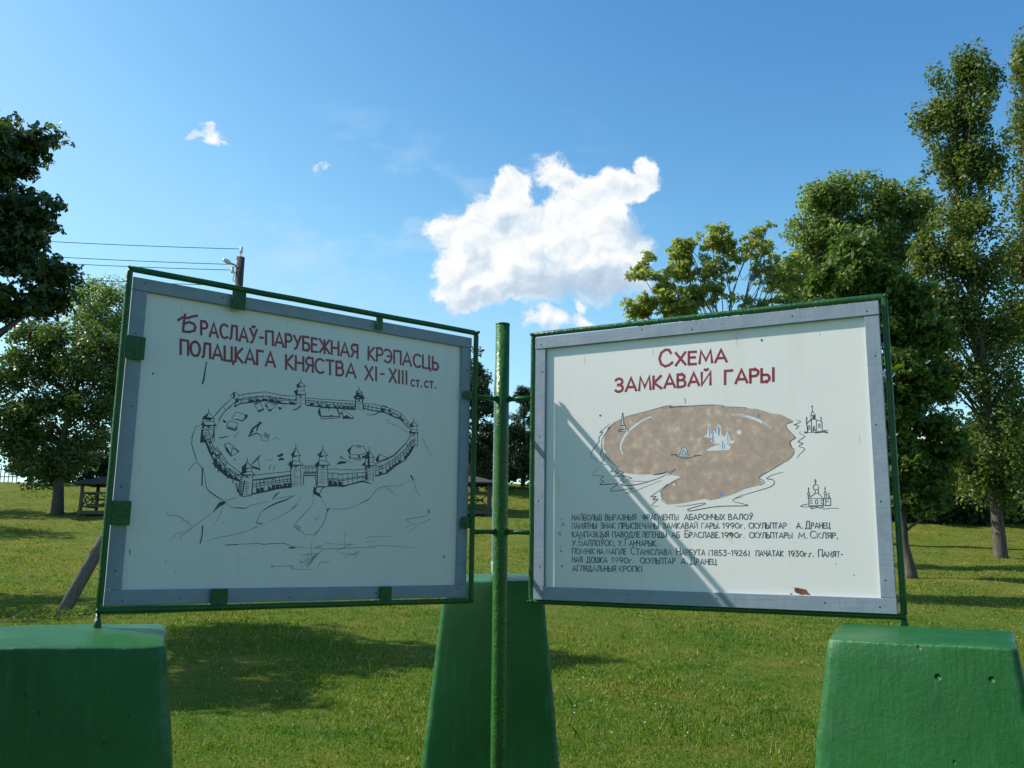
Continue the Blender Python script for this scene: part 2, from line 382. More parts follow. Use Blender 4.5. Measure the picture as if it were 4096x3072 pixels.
stand = thing('sign_stand', 'green steel pipe stand with a round centre post holding the boards between concrete blocks', 'sign stand', POST)
mb = MB()
zs = [-.2, .4, 1.0, 1.6, 2.2, EYE+1.10]
mb.tube([POST+UPV*z+Vector((-.004*(z-1.6), 0, 0)) for z in zs], .0345, 24)
mb.tube([POST+UPV*(EYE+1.098)+Vector((-.0045, 0, 0)), POST+UPV*(EYE+1.105)+Vector((-.0045, 0, 0))], .0355, 24)
po = mb.build('centre_post', M['post'], stand, smooth=False)
for p in po.data.polygons: p.use_smooth = len(p.vertices) == 4
def pipe_frame(d, n, u0, u1, foot_z, tabs=()):
    mb = MB(); r = .0122; c = .012
    loop = [Q(d, n, u0, ZB+c), Q(d, n, u0, ZT-c), Q(d, n, u0+c, ZT), Q(d, n, u1-c, ZT), Q(d, n, u1, ZT-c), Q(d, n, u1, ZB+c), Q(d, n, u1-c, ZB), Q(d, n, u0+c, ZB), Q(d, n, u0, ZB+c)]
    sub = []
    for a, b_ in zip(loop, loop[1:]):
        k = 12 if (b_-a).length > .1 else 1
        for i in range(k): sub.append(a.lerp(b_, i/k)+Vector((random.uniform(-1, 1), random.uniform(-1, 1), random.uniform(-1, 1)))*.0006)
    sub.append(sub[0])
    mb.tube(sub, r, 14, cap=False)
    for u, z in ((u0, ZT), (u0, ZB), (u1, ZT), (u1, ZB)):         # weld beads
        for k in range(4): mb.tube([Q(d, n, u+random.uniform(-.01, .01), z-.006, .008), Q(d, n, u+random.uniform(-.012, .012), z+.006, .012)], .006, 6)
    fr = mb.build('pipe_frame', M['pipe'], stand, smooth=True)
    for i, z in enumerate((EYE+.722, EYE+.084)):
        mb = MB(); mb.tube([Q(d, n, .02, z), Q(d, n, .09, z+.002), Q(d, n, u0, z-.002)], .0115, 12)
        for k in range(7): 
            uu = .036+random.uniform(0, .006); mb.tube([Q(d, n, uu, z-.012+k*.004, .010*math.cos(k)), Q(d, n, uu+.006, z-.010+k*.004, .010*math.sin(k+1))], .0055, 6)
        mb.build('connecting_arm', M['pipe'], stand, smooth=True)
    mb = MB(); mb.tube([Q(d, n, u1, ZB), Q(d, n, u1, foot_z-.12)], .0085, 12)
    mb.tube([Q(d, n, u1, foot_z-.03), Q(d, n, u1, foot_z+.012), Q(d, n, u1, foot_z+.03)], [.016, .014, .0085], 12)
    mb.build('foot_rod', M['pipe'], stand, smooth=True)
    for (ta, tb, za, zb_) in tabs:
        mb = MB(); mb.box(Q(d, n, (ta+tb)/2, (za+zb_)/2, .0005), (d, UPV, n), (abs(tb-ta)/2, abs(zb_-za)/2, .0035))
        cpl = mb.build('clip_plate', M['pipe'], fr, bevel=.0012)
        mb = MB(); cc_ = Q(d, n, (ta*.5+tb*.5), (za*.35+zb_*.65), .004); mb.tube([cc_, cc_+n*.003], .005, 8); mb.build('bolt', M['pipe'], fr)
    return fr
e = EYE
TAB_L = [(1.315, 1.372, e+.945, ZT), (.680, .712, e+.965, ZT), (1.762, 1.692, e+.775, e+.688), (1.762, 1.692, e+.160, e+.072), (1.308, 1.372, e-.158, ZB), (.585, .640, e-.160, ZB), (.180, .232, e+.742, e+.705), (.180, .226, e+.150, e+.098)]
pipe_frame(dL, nL, .1655, 1.771, e-.285, [tuple(t_) for t_ in TAB_L])
pipe_frame(dR, nR, .1655, 1.757, e-.262)
pipe_frame(dT, nT, .1655, 1.757, e-.165-LIFT3, [(1.315, 1.372, e+.945, ZT), (.680, .712, e+.965, ZT), (1.308, 1.372, e-.158, ZB)])

# ------------------------------------------------------------------ sign boards
ART_L = """s0 ink fortress_drawing 3 1044,2351 1043,2339
s0 ink fortress_drawing 3.2 1043,2339 1053,2328 1064,2320
s0 ink fortress_drawing 2.8 1043,2339 1033,2331 1020,2323
s0 ink fortress_drawing 3 1064,2320 1042,2319 1020,2323
f0 ink fortress_drawing 0 1043,2339 1054,2328 1064,2320 1050,2319 1045,2331
f0 ink fortress_drawing 0 1058,2318 1034,2320 1045,2314 1057,2311
s0 ink fortress_drawing 3.2 1058,2318 1057,2299
s0 ink fortress_drawing 2.8 1027,2321 1026,2302
s0 ink fortress_drawing 3.5 1057,2299 1065,2283
s0 ink fortress_drawing 2.8 1026,2302 1015,2287
s0 ink fortress_drawing 3.2 1065,2283 1015,2287
s0 ink fortress_drawing 2.2 1057,2299 1026,2302
f0 ink fortress_drawing 0 1057,2299 1065,2283 1052,2285
s0 ink fortress_drawing 3.9 1060,2282 1059,2238
s0 ink fortress_drawing 3.2 1020,2286 1017,2244
s0 ink fortress_drawing 1.6 1049,2278 1038,2279
s0 ink fortress_drawing 1.6 1047,2272 1038,2272
s0 ink fortress_drawing 1.6 1056,2265 1024,2267
s0 ink fortress_drawing 1.6 1047,2258 1029,2259
s0 ink fortress_drawing 1.6 1047,2252 1036,2252
s0 ink fortress_drawing 1.6 1055,2245 1023,2248
f0 ink fortress_drawing 0 1044,2278 1035,2279 1036,2274 1044,2273
f0 ink fortress_drawing 0 1060,2281 1020,2286 1032,2282 1060,2278
f0 ink fortress_drawing 0 1074,2293 1060,2303 1053,2297 1061,2284
s0 ink fortress_drawing 2.7 1309,2250 1264,2264 1196,2278 1137,2273 1117,2272 1061,2275
s0 ink fortress_drawing 5.2 1320,2202 1299,2218 1251,2229 1194,2242 1123,2238 1059,2240
s0 ink fortress_drawing 2.7 1314,2228 1275,2244 1234,2253 1192,2261 1148,2258 1105,2257 1060,2259
s0 ink fortress_drawing 2.3 1312,2238 1320,2202
s0 ink fortress_drawing 4.2 1304,2234 1297,2237
s0 ink fortress_drawing 2.3 1286,2248 1297,2218
s0 ink fortress_drawing 2.3 1259,2255 1268,2225
f0 ink fortress_drawing 0 1261,2240 1241,2241 1244,2230 1265,2225
s0 ink fortress_drawing 2.3 1232,2261 1239,2231
f0 ink fortress_drawing 0 1233,2246 1213,2244 1215,2237 1236,2232
s0 ink fortress_drawing 4.2 1227,2253 1219,2256
s0 ink fortress_drawing 2.3 1204,2267 1210,2238
f0 ink fortress_drawing 0 1205,2252 1184,2249 1185,2242 1207,2239
s0 ink fortress_drawing 2.3 1176,2267 1181,2241
f0 ink fortress_drawing 0 1176,2253 1154,2251 1155,2240 1178,2241
s0 ink fortress_drawing 2.4 1148,2265 1151,2240
f0 ink fortress_drawing 0 1146,2251 1125,2246 1125,2238 1148,2239
s0 ink fortress_drawing 4.3 1135,2262 1126,2260
s0 ink fortress_drawing 2.4 1119,2263 1121,2238
s0 ink fortress_drawing 4.3 1113,2258 1104,2260
s0 ink fortress_drawing 2.4 1090,2265 1090,2239
f0 ink fortress_drawing 0 1087,2251 1064,2248 1063,2240 1087,2239
s0 ink fortress_drawing 4.3 1066,2263 1057,2262
s0 ink fortress_drawing 2.4 1060,2266 1059,2240
s0 ink fortress_drawing 2.1 1300,2229 1252,2245 1195,2260 1124,2250 1060,2257
s0 ink fortress_drawing 3.4 1337,2233 1372,2194 1399,2157
s0 ink fortress_drawing 2.1 1319,2224 1356,2184 1386,2140
s1 ink fortress_drawing 3.1 1328,2209 1363,2174 1379,2138
s1 ink fortress_drawing 2.1 1376,2148 1389,2109
s0 ink fortress_drawing 2.1 1362,2194 1356,2184
s0 ink fortress_drawing 2.5 1341,2246 1325,2263 1304,2252 1311,2233 1330,2235 1341,2246
f0 ink fortress_drawing 0 1332,2256 1325,2262 1320,2243 1328,2235
f0 ink fortress_drawing 0 1320,2232 1308,2243 1305,2223 1317,2219
s0 ink fortress_drawing 5.2 1318,2221 1320,2203
s0 ink fortress_drawing 2.9 1424,2183 1423,2168
s0 ink fortress_drawing 3.1 1423,2168 1433,2157 1445,2148
s0 ink fortress_drawing 2.7 1423,2168 1412,2160 1398,2151
s0 ink fortress_drawing 2.9 1445,2148 1422,2147 1398,2151
f0 ink fortress_drawing 0 1423,2168 1434,2156 1445,2148 1430,2148 1425,2159
f0 ink fortress_drawing 0 1444,2146 1411,2148 1426,2142 1443,2139
s0 ink fortress_drawing 3.1 1444,2146 1443,2132
s0 ink fortress_drawing 2.7 1400,2150 1399,2136
s0 ink fortress_drawing 3.3 1443,2132 1448,2117
s0 ink fortress_drawing 2.7 1399,2136 1391,2121
s0 ink fortress_drawing 3.1 1448,2117 1391,2121
s0 ink fortress_drawing 2.1 1443,2132 1399,2135
f0 ink fortress_drawing 0 1443,2132 1448,2117 1433,2119
s0 ink fortress_drawing 3.7 1442,2117 1438,2051
s0 ink fortress_drawing 3.1 1398,2120 1392,2056
s0 ink fortress_drawing 1.6 1429,2113 1407,2114
s0 ink fortress_drawing 1.6 1430,2107 1404,2109
s0 ink fortress_drawing 1.6 1433,2101 1400,2103
s0 ink fortress_drawing 1.6 1426,2097 1414,2097
s0 ink fortress_drawing 1.6 1432,2089 1413,2090
s0 ink fortress_drawing 1.6 1426,2084 1408,2085
s0 ink fortress_drawing 1.6 1433,2079 1399,2081
s0 ink fortress_drawing 1.6 1433,2071 1397,2073
s0 ink fortress_drawing 1.6 1426,2067 1397,2069
s0 ink fortress_drawing 1.6 1427,2060 1397,2062
f0 ink fortress_drawing 0 1423,2113 1415,2113 1415,2109 1423,2108
f0 ink fortress_drawing 0 1442,2116 1398,2120 1411,2116 1441,2112
f0 ink fortress_drawing 0 1447,2145 1430,2151 1403,2150 1415,2137 1436,2140
f0 ink fortress_drawing 0 1445,2114 1434,2111 1438,2104 1444,2104
s0 ink fortress_drawing 7.2 1444,2100 1445,2047
f0 ink fortress_drawing 0 1445,2068 1432,2080 1429,2050 1447,2048
s0 ink fortress_drawing 5.2 1396,2126 1397,2097 1400,2070
s0 ink fortress_drawing 2.5 1440,2096 1426,2101 1413,2090 1406,2064
s0 ink fortress_drawing 2.1 1433,2090 1425,2062
s0 ink fortress_drawing 2.7 1409,2064 1389,2026 1362,2013 1330,1974 1274,1938
s0 ink fortress_drawing 6.2 1430,2061 1409,2016 1385,1976 1354,1947 1323,1923 1277,1908
s0 ink fortress_drawing 2.7 1420,2063 1404,2032 1384,2006 1361,1981 1337,1956 1308,1937 1276,1923
s0 ink fortress_drawing 2.3 1414,2063 1430,2061
s0 ink fortress_drawing 4.1 1414,2056 1409,2049
s0 ink fortress_drawing 2.3 1403,2041 1419,2036
f0 ink fortress_drawing 0 1410,2036 1402,2018 1409,2014 1418,2033
s0 ink fortress_drawing 4.1 1402,2036 1399,2030
s0 ink fortress_drawing 2.3 1390,2021 1406,2011
s0 ink fortress_drawing 4.1 1385,2015 1384,2006
s0 ink fortress_drawing 2.3 1371,2007 1392,1987
f0 ink fortress_drawing 0 1380,1994 1372,1974 1377,1968 1390,1985
s0 ink fortress_drawing 4.2 1369,2001 1368,1992
s0 ink fortress_drawing 2.3 1355,1989 1374,1965
f0 ink fortress_drawing 0 1363,1974 1353,1954 1356,1949 1372,1964
s0 ink fortress_drawing 4.2 1355,1974 1346,1974
s0 ink fortress_drawing 2.3 1339,1970 1353,1946
f0 ink fortress_drawing 0 1344,1955 1329,1942 1334,1931 1351,1944
s0 ink fortress_drawing 4.2 1325,1953 1318,1950
s0 ink fortress_drawing 2.3 1319,1955 1331,1929
f0 ink fortress_drawing 0 1323,1939 1307,1923 1309,1918 1328,1927
s0 ink fortress_drawing 4.2 1315,1942 1308,1939
s0 ink fortress_drawing 2.3 1297,1942 1305,1917
f0 ink fortress_drawing 0 1299,1928 1281,1913 1281,1909 1302,1916
s0 ink fortress_drawing 4.2 1290,1935 1283,1932
s0 ink fortress_drawing 2.3 1275,1930 1277,1908
s0 ink fortress_drawing 2.5 1425,2060 1411,2064 1393,2033 1406,2022 1425,2060
f0 ink fortress_drawing 0 1416,2054 1408,2057 1403,2050 1412,2046
s0 ink fortress_drawing 2.5 1395,2018 1382,2034 1359,2012 1383,2000 1395,2018
f0 ink fortress_drawing 0 1384,2005 1362,2012 1361,2005 1381,1998
f0 ink fortress_drawing 0 1407,2014 1395,2017 1391,2005 1403,2000
s0 ink fortress_drawing 2.5 1384,1986 1365,1999 1336,1973 1355,1964 1384,1986
s0 ink fortress_drawing 2.5 1344,1954 1329,1957 1287,1933 1305,1925 1344,1954
s0 ink fortress_drawing 7.2 1392,1973 1361,1946 1330,1923 1289,1911 1285,1908
s0 ink fortress_drawing 4.1 1384,1962 1381,1951
s0 ink fortress_drawing 4.1 1369,1949 1366,1937
s0 ink fortress_drawing 4.2 1350,1943 1347,1931
s0 ink fortress_drawing 4.2 1331,1927 1328,1915
s0 ink fortress_drawing 4.2 1308,1910 1305,1898
s0 ink fortress_drawing 2.9 1254,2001 1253,1986
s0 ink fortress_drawing 3.1 1253,1986 1263,1973 1275,1963
s0 ink fortress_drawing 2.7 1253,1986 1242,1975 1229,1964
s0 ink fortress_drawing 2.9 1275,1963 1252,1961 1229,1964
f0 ink fortress_drawing 0 1253,1986 1264,1973 1275,1963 1260,1962 1255,1975
f0 ink fortress_drawing 0 1270,1961 1242,1962 1255,1956 1270,1954
s0 ink fortress_drawing 3.1 1270,1961 1269,1947
s0 ink fortress_drawing 2.7 1233,1963 1232,1949
s0 ink fortress_drawing 3.3 1269,1947 1282,1933
s0 ink fortress_drawing 2.7 1232,1949 1218,1936
s0 ink fortress_drawing 3.1 1282,1933 1218,1936
s0 ink fortress_drawing 2.1 1269,1947 1232,1948
f0 ink fortress_drawing 0 1269,1947 1282,1933 1264,1934
s0 ink fortress_drawing 3.8 1271,1932 1271,1912
s0 ink fortress_drawing 3.1 1228,1934 1226,1916
s0 ink fortress_drawing 1.6 1267,1928 1247,1928
s0 ink fortress_drawing 1.6 1268,1923 1238,1924
f0 ink fortress_drawing 0 1253,1928 1245,1928 1245,1924 1253,1923
f0 ink fortress_drawing 0 1271,1932 1228,1934 1241,1931 1271,1928
f0 ink fortress_drawing 0 1274,1962 1255,1986 1257,1956 1251,1944 1265,1938 1273,1948
s0 ink fortress_drawing 4.2 1278,1914 1282,1863
s0 ink fortress_drawing 5.2 1259,1911 1265,1847
s0 ink fortress_drawing 4.2 1225,1915 1226,1853
s0 ink fortress_drawing 3.1 1264,1846 1226,1853
s0 ink fortress_drawing 5.2 1287,1876 1265,1847
f0 ink fortress_drawing 0 1276,1908 1263,1908 1268,1904 1277,1904
s0 ink fortress_drawing 2.1 1257,1906 1245,1909
f0 ink fortress_drawing 0 1301,1898 1289,1900 1288,1896
f0 ink fortress_drawing 0 1276,1902 1263,1901 1269,1897 1277,1898
s0 ink fortress_drawing 2.1 1257,1899 1238,1903
f0 ink fortress_drawing 0 1300,1894 1288,1896 1288,1892
f0 ink fortress_drawing 0 1277,1895 1264,1895 1269,1891 1278,1891
s0 ink fortress_drawing 2.1 1256,1893 1241,1896
f0 ink fortress_drawing 0 1298,1890 1287,1892 1287,1887
f0 ink fortress_drawing 0 1277,1889 1264,1888 1269,1884 1278,1885
s0 ink fortress_drawing 2.1 1256,1886 1238,1889
f0 ink fortress_drawing 0 1296,1885 1287,1888 1286,1882
f0 ink fortress_drawing 0 1277,1882 1264,1882 1270,1878 1278,1878
s0 ink fortress_drawing 2.1 1256,1880 1239,1883
f0 ink fortress_drawing 0 1294,1881 1286,1883 1286,1878
f0 ink fortress_drawing 0 1278,1876 1265,1875 1270,1871 1278,1872
s0 ink fortress_drawing 2.1 1255,1874 1241,1876
f0 ink fortress_drawing 0 1292,1877 1285,1879 1285,1873
f0 ink fortress_drawing 0 1278,1870 1265,1869 1270,1865 1279,1865
s0 ink fortress_drawing 2.1 1255,1867 1246,1870
f0 ink fortress_drawing 0 1291,1873 1285,1875 1284,1869
f0 ink fortress_drawing 0 1278,1863 1265,1862 1271,1858 1279,1859
s0 ink fortress_drawing 2.1 1254,1861 1244,1863
f0 ink fortress_drawing 0 1289,1869 1284,1871 1283,1864
f0 ink fortress_drawing 0 1279,1857 1266,1856 1271,1852 1279,1852
s0 ink fortress_drawing 2.1 1254,1854 1235,1857
f0 ink fortress_drawing 0 1287,1864 1283,1866 1283,1859
s0 ink fortress_drawing 2.7 1227,1933 1171,1943 1065,1960
s0 ink fortress_drawing 6.3 1223,1859 1170,1872 1113,1888 1058,1896
s0 ink fortress_drawing 2.7 1226,1914 1199,1920 1173,1925 1146,1930 1119,1935 1091,1940 1064,1944
s0 ink fortress_drawing 2.7 1225,1896 1198,1902 1172,1908 1145,1913 1118,1919 1090,1924 1062,1928
s0 ink fortress_drawing 2.7 1224,1887 1198,1893 1171,1899 1144,1905 1117,1912 1089,1916 1061,1920
s0 ink fortress_drawing 2.3 1226,1914 1223,1859
s0 ink fortress_drawing 2.3 1210,1918 1207,1863
f0 ink fortress_drawing 0 1207,1884 1194,1882 1193,1866 1206,1863
s0 ink fortress_drawing 4.2 1200,1904 1195,1909
s0 ink fortress_drawing 2.3 1194,1921 1191,1867
f0 ink fortress_drawing 0 1191,1887 1178,1887 1177,1870 1189,1867
s0 ink fortress_drawing 4.2 1181,1906 1177,1920
s0 ink fortress_drawing 2.3 1178,1924 1175,1871
s0 ink fortress_drawing 2.3 1162,1927 1159,1875
f0 ink fortress_drawing 0 1158,1895 1145,1887 1145,1879 1157,1876
s0 ink fortress_drawing 2.3 1146,1930 1142,1880
f0 ink fortress_drawing 0 1142,1899 1130,1902 1129,1884 1141,1880
s0 ink fortress_drawing 4.2 1142,1925 1136,1920
s0 ink fortress_drawing 2.3 1130,1933 1126,1884
f0 ink fortress_drawing 0 1126,1903 1113,1903 1112,1888 1125,1885
s0 ink fortress_drawing 2.3 1113,1936 1110,1888
f0 ink fortress_drawing 0 1109,1907 1096,1898 1095,1891 1108,1889
s0 ink fortress_drawing 2.3 1097,1939 1093,1891
f0 ink fortress_drawing 0 1093,1909 1080,1910 1078,1893 1091,1891
s0 ink fortress_drawing 4.3 1084,1927 1079,1927
s0 ink fortress_drawing 2.3 1080,1941 1076,1893
f0 ink fortress_drawing 0 1076,1912 1063,1912 1061,1896 1074,1894
s0 ink fortress_drawing 4.3 1069,1935 1064,1929
s0 ink fortress_drawing 2.3 1064,1944 1058,1896
s0 ink fortress_drawing 5.2 1222,1915 1170,1923 1065,1944
s0 ink fortress_drawing 2.5 1235,1977 1201,2018 1209,2000 1198,1956 1234,1972 1235,1977
f0 ink fortress_drawing 0 1235,1977 1200,2017 1211,1997 1227,1982
f0 ink fortress_drawing 0 1234,1972 1199,1964 1198,1956 1225,1961
s0 ink fortress_drawing 3 1050,2073 1049,2059
s0 ink fortress_drawing 3.2 1049,2059 1058,2040 1069,2027
s0 ink fortress_drawing 2.8 1049,2059 1038,2043 1025,2028
s0 ink fortress_drawing 3 1069,2027 1047,2025 1025,2028
f0 ink fortress_drawing 0 1049,2059 1059,2040 1069,2027 1055,2025 1051,2043
f0 ink fortress_drawing 0 1062,2024 1040,2025 1050,2020 1062,2017
s0 ink fortress_drawing 3.2 1062,2025 1061,2004
s0 ink fortress_drawing 2.8 1032,2026 1031,2006
s0 ink fortress_drawing 3.4 1061,2004 1078,1986
s0 ink fortress_drawing 2.8 1031,2006 1012,1989
s0 ink fortress_drawing 3.2 1078,1986 1012,1989
s0 ink fortress_drawing 2.1 1061,2004 1031,2005
f0 ink fortress_drawing 0 1061,2004 1078,1986 1060,1987
s0 ink fortress_drawing 3.8 1067,1985 1062,1895
s0 ink fortress_drawing 3.2 1023,1987 1017,1899
s0 ink fortress_drawing 1.6 1061,1980 1035,1981
s0 ink fortress_drawing 1.6 1051,1974 1044,1974
s0 ink fortress_drawing 1.6 1057,1967 1027,1968
s0 ink fortress_drawing 1.6 1052,1960 1036,1960
s0 ink fortress_drawing 1.6 1056,1952 1043,1953
s0 ink fortress_drawing 1.6 1060,1945 1041,1945
s0 ink fortress_drawing 1.6 1054,1938 1026,1939
s0 ink fortress_drawing 1.6 1051,1933 1032,1933
s0 ink fortress_drawing 1.6 1049,1925 1039,1924
s0 ink fortress_drawing 1.6 1059,1917 1031,1918
s0 ink fortress_drawing 1.6 1058,1911 1025,1912
s0 ink fortress_drawing 1.6 1058,1906 1036,1906
s0 ink fortress_drawing 1.6 1057,1900 1031,1901
f0 ink fortress_drawing 0 1049,1980 1040,1981 1040,1976 1048,1976
f0 ink fortress_drawing 0 1067,1984 1023,1987 1036,1983 1067,1980
f0 ink fortress_drawing 0 1075,1987 1058,2004 1059,1980 1064,1963
s0 ink fortress_drawing 2.5 1330,2154 1312,2183 1266,2174 1283,2148 1330,2154
f0 ink fortress_drawing 0 1277,2174 1264,2174 1265,2165 1282,2148 1285,2151 1275,2163
f0 ink fortress_drawing 0 1310,2155 1285,2151 1287,2147 1310,2152
f0 ink fortress_drawing 0 1365,2147 1349,2141 1353,2134 1362,2136
s0 ink fortress_drawing 2.5 1348,2123 1339,2144 1303,2138 1311,2116 1348,2123
f0 ink fortress_drawing 0 1347,2119 1311,2112 1304,2125 1303,2115 1311,2105 1347,2113
s0 ink fortress_drawing 2.5 1352,2049 1331,2056 1290,2025 1321,2003 1352,2049
f0 ink fortress_drawing 0 1351,2045 1338,2035 1319,2006 1325,2005 1344,2026
s0 ink fortress_drawing 3.1 1321,2004 1319,2038 1290,2023
f0 ink fortress_drawing 0 1256,2089 1244,2122 1215,2147 1221,2152 1200,2151 1214,2136 1221,2113 1226,2114 1221,2133 1239,2117 1235,2110
s0 ink fortress_drawing 4.2 1256,2088 1223,2105 1200,2097
s0 ink fortress_drawing 2.1 1201,2096 1201,2078 1172,2076 1168,2106
s0 ink fortress_drawing 1.6 1189,2112 1190,2090
s0 ink fortress_drawing 1.6 1186,2111 1186,2089
s0 ink fortress_drawing 1.6 1183,2109 1183,2089
s0 ink fortress_drawing 1.6 1180,2108 1179,2088
s0 ink fortress_drawing 1.6 1177,2107 1176,2088
s0 ink fortress_drawing 1.6 1173,2106 1172,2087
s0 ink fortress_drawing 2.6 1375,2073 1337,2084
s0 ink fortress_drawing 2.1 1374,2071 1340,2080
s0 ink fortress_drawing 2.1 1316,2077 1297,2103
s0 ink fortress_drawing 1.7 1152,2082 1138,2095 1121,2088
s0 ink fortress_drawing 2.5 1239,2222 1216,2232 1197,2204 1219,2191 1239,2222
f0 ink fortress_drawing 0 1224,2198 1199,2208 1195,2203 1220,2193
f0 ink fortress_drawing 0 1240,2224 1228,2231 1229,2220
s0 ink fortress_drawing 2.5 1195,2227 1174,2237 1147,2221 1176,2201 1195,2227
f0 ink fortress_drawing 0 1195,2227 1184,2224 1180,2210 1189,2215
f0 ink fortress_drawing 0 1178,2206 1163,2211 1164,2202 1177,2198
f0 ink fortress_drawing 0 1140,2222 1118,2220 1093,2234 1114,2224 1129,2208
f0 ink fortress_drawing 0 1172,2237 1134,2234 1146,2229
s0 ink fortress_drawing 5.4 1071,2215 1054,2221 1036,2239
f0 ink fortress_drawing 0 1133,2018 1106,2033 1102,2024 1117,2014
f0 ink fortress_drawing 0 1124,2004 1109,2014 1092,2007 1120,2000
s0 ink fortress_drawing 1.6 1178,1998 1144,2005
s0 ink fortress_drawing 3.2 1160,1959 1154,1981
s0 ink fortress_drawing 2.6 1141,1960 1136,1979
s0 ink fortress_drawing 2.1 1084,1986 1067,2002
s0 drip paint_drip.1 6.3 1446,2371 1449,2337 1452,2297 1457,2278
s0 drip paint_drip.2 5.7 1431,1952 1430,1917 1428,1881
s0 drip paint_drip.3 5.1 1414,1729 1414,1690 1419,1659
s0 ink fortress_drawing 3 928,2079 927,2062
s0 ink fortress_drawing 3.3 927,2062 937,2046 950,2035
s0 ink fortress_drawing 2.8 927,2062 916,2049 902,2037
s0 ink fortress_drawing 3 950,2035 926,2033 902,2037
f0 ink fortress_drawing 0 927,2062 939,2046 950,2035 934,2034 929,2049
f0 ink fortress_drawing 0 942,2033 918,2034 929,2028 941,2026
s0 ink fortress_drawing 3.2 942,2034 940,2012
s0 ink fortress_drawing 2.8 910,2035 909,2014
s0 ink fortress_drawing 3.5 940,2012 958,1994
s0 ink fortress_drawing 2.8 909,2014 889,1997
s0 ink fortress_drawing 3.2 958,1994 889,1997
s0 ink fortress_drawing 2.2 940,2012 909,2013
f0 ink fortress_drawing 0 940,2012 958,1994 939,1995
s0 ink fortress_drawing 3.9 946,1993 943,1909
s0 ink fortress_drawing 3.3 901,1995 895,1913
s0 ink fortress_drawing 1.6 932,1988 905,1989
s0 ink fortress_drawing 1.6 932,1983 913,1983
s0 ink fortress_drawing 1.6 937,1976 904,1978
s0 ink fortress_drawing 1.6 929,1970 916,1970
s0 ink fortress_drawing 1.6 935,1962 907,1963
s0 ink fortress_drawing 1.6 929,1956 916,1956
s0 ink fortress_drawing 1.6 933,1948 905,1949
s0 ink fortress_drawing 1.6 936,1940 907,1940
s0 ink fortress_drawing 1.6 931,1933 901,1934
s0 ink fortress_drawing 1.6 939,1926 914,1926
s0 ink fortress_drawing 1.6 937,1918 907,1919
f0 ink fortress_drawing 0 927,1988 918,1989 919,1984 927,1983
f0 ink fortress_drawing 0 946,1992 901,1995 914,1991 946,1988
f0 ink fortress_drawing 0 960,1994 941,2011 943,1988 949,1980
s0 ink fortress_drawing 3.2 1016,1985 951,1989
s0 ink fortress_drawing 2.6 1016,1976 951,1981
s0 ink fortress_drawing 5.4 1010,1946 949,1950
s0 ink fortress_drawing 4.3 1011,1955 950,1960
f0 ink fortress_drawing 0 1008,1954 1006,1966 1002,1954
f0 ink fortress_drawing 0 1000,1955 998,1970 994,1955
s0 ink fortress_drawing 1.9 1002,1984 1000,1957
f0 ink fortress_drawing 0 992,1955 991,1968 987,1955
f0 ink fortress_drawing 0 985,1956 983,1970 979,1956
s0 ink fortress_drawing 1.9 986,1985 985,1958
f0 ink fortress_drawing 0 977,1956 975,1967 971,1956
f0 ink fortress_drawing 0 969,1956 967,1968 963,1957
s0 ink fortress_drawing 1.9 971,1986 969,1959
f0 ink fortress_drawing 0 961,1957 960,1968 956,1957
f0 ink fortress_drawing 0 954,1957 952,1973 948,1958
s0 ink fortress_drawing 1.9 955,1987 954,1960
s0 ink fortress_drawing 3.6 1008,1943 1005,1905
s0 ink fortress_drawing 5.4 953,1947 948,1904
s0 ink fortress_drawing 2.8 898,1978 852,1984 843,1979 792,1986 785,1982 712,1993
s0 ink fortress_drawing 6.5 895,1914 823,1910 772,1927 733,1938 706,1932
s0 ink fortress_drawing 2.8 897,1962 866,1965 836,1962 805,1967 775,1970 743,1975 711,1977
s0 ink fortress_drawing 2.8 896,1941 865,1942 834,1940 803,1945 773,1951 741,1958 709,1958
s0 ink fortress_drawing 2.8 896,1936 865,1936 834,1934 803,1940 772,1946 740,1954 708,1953
s0 ink fortress_drawing 2.4 897,1962 895,1914
f0 ink fortress_drawing 0 893,1933 876,1932 875,1913 893,1913
s0 ink fortress_drawing 4.4 884,1955 877,1952
s0 ink fortress_drawing 2.4 874,1964 871,1913
f0 ink fortress_drawing 0 870,1933 852,1925 851,1912 869,1912
s0 ink fortress_drawing 2.4 851,1966 848,1911
f0 ink fortress_drawing 0 847,1933 829,1927 827,1911 845,1911
s0 ink fortress_drawing 4.4 843,1958 836,1959
s0 ink fortress_drawing 2.4 828,1963 824,1910
s0 ink fortress_drawing 2.4 805,1967 801,1918
s0 ink fortress_drawing 2.4 783,1968 777,1925
s0 ink fortress_drawing 4.4 769,1962 761,1963
s0 ink fortress_drawing 2.4 759,1972 754,1932
s0 ink fortress_drawing 2.4 735,1976 730,1937
s0 ink fortress_drawing 4.4 720,1966 712,1965
s0 ink fortress_drawing 2.4 711,1977 706,1932
s1 ink fortress_drawing 5.5 733,1938 690,1929
s0 ink fortress_drawing 3.1 706,2091 705,2071
s0 ink fortress_drawing 3.3 705,2071 716,2056 730,2045
s0 ink fortress_drawing 2.9 705,2071 693,2059 678,2046
s0 ink fortress_drawing 3.1 730,2045 704,2043 678,2046
f0 ink fortress_drawing 0 705,2071 717,2056 730,2045 713,2044 707,2059
f0 ink fortress_drawing 0 723,2042 694,2044 707,2038 723,2035
s0 ink fortress_drawing 3.3 723,2043 722,2022
s0 ink fortress_drawing 2.9 684,2045 683,2025
s0 ink fortress_drawing 3.6 722,2022 739,2007
s0 ink fortress_drawing 2.9 683,2025 664,2010
s0 ink fortress_drawing 3.3 739,2007 664,2010
s0 ink fortress_drawing 2.2 722,2022 683,2024
f0 ink fortress_drawing 0 722,2022 739,2007 719,2008
s0 ink fortress_drawing 4 721,2006 718,1935
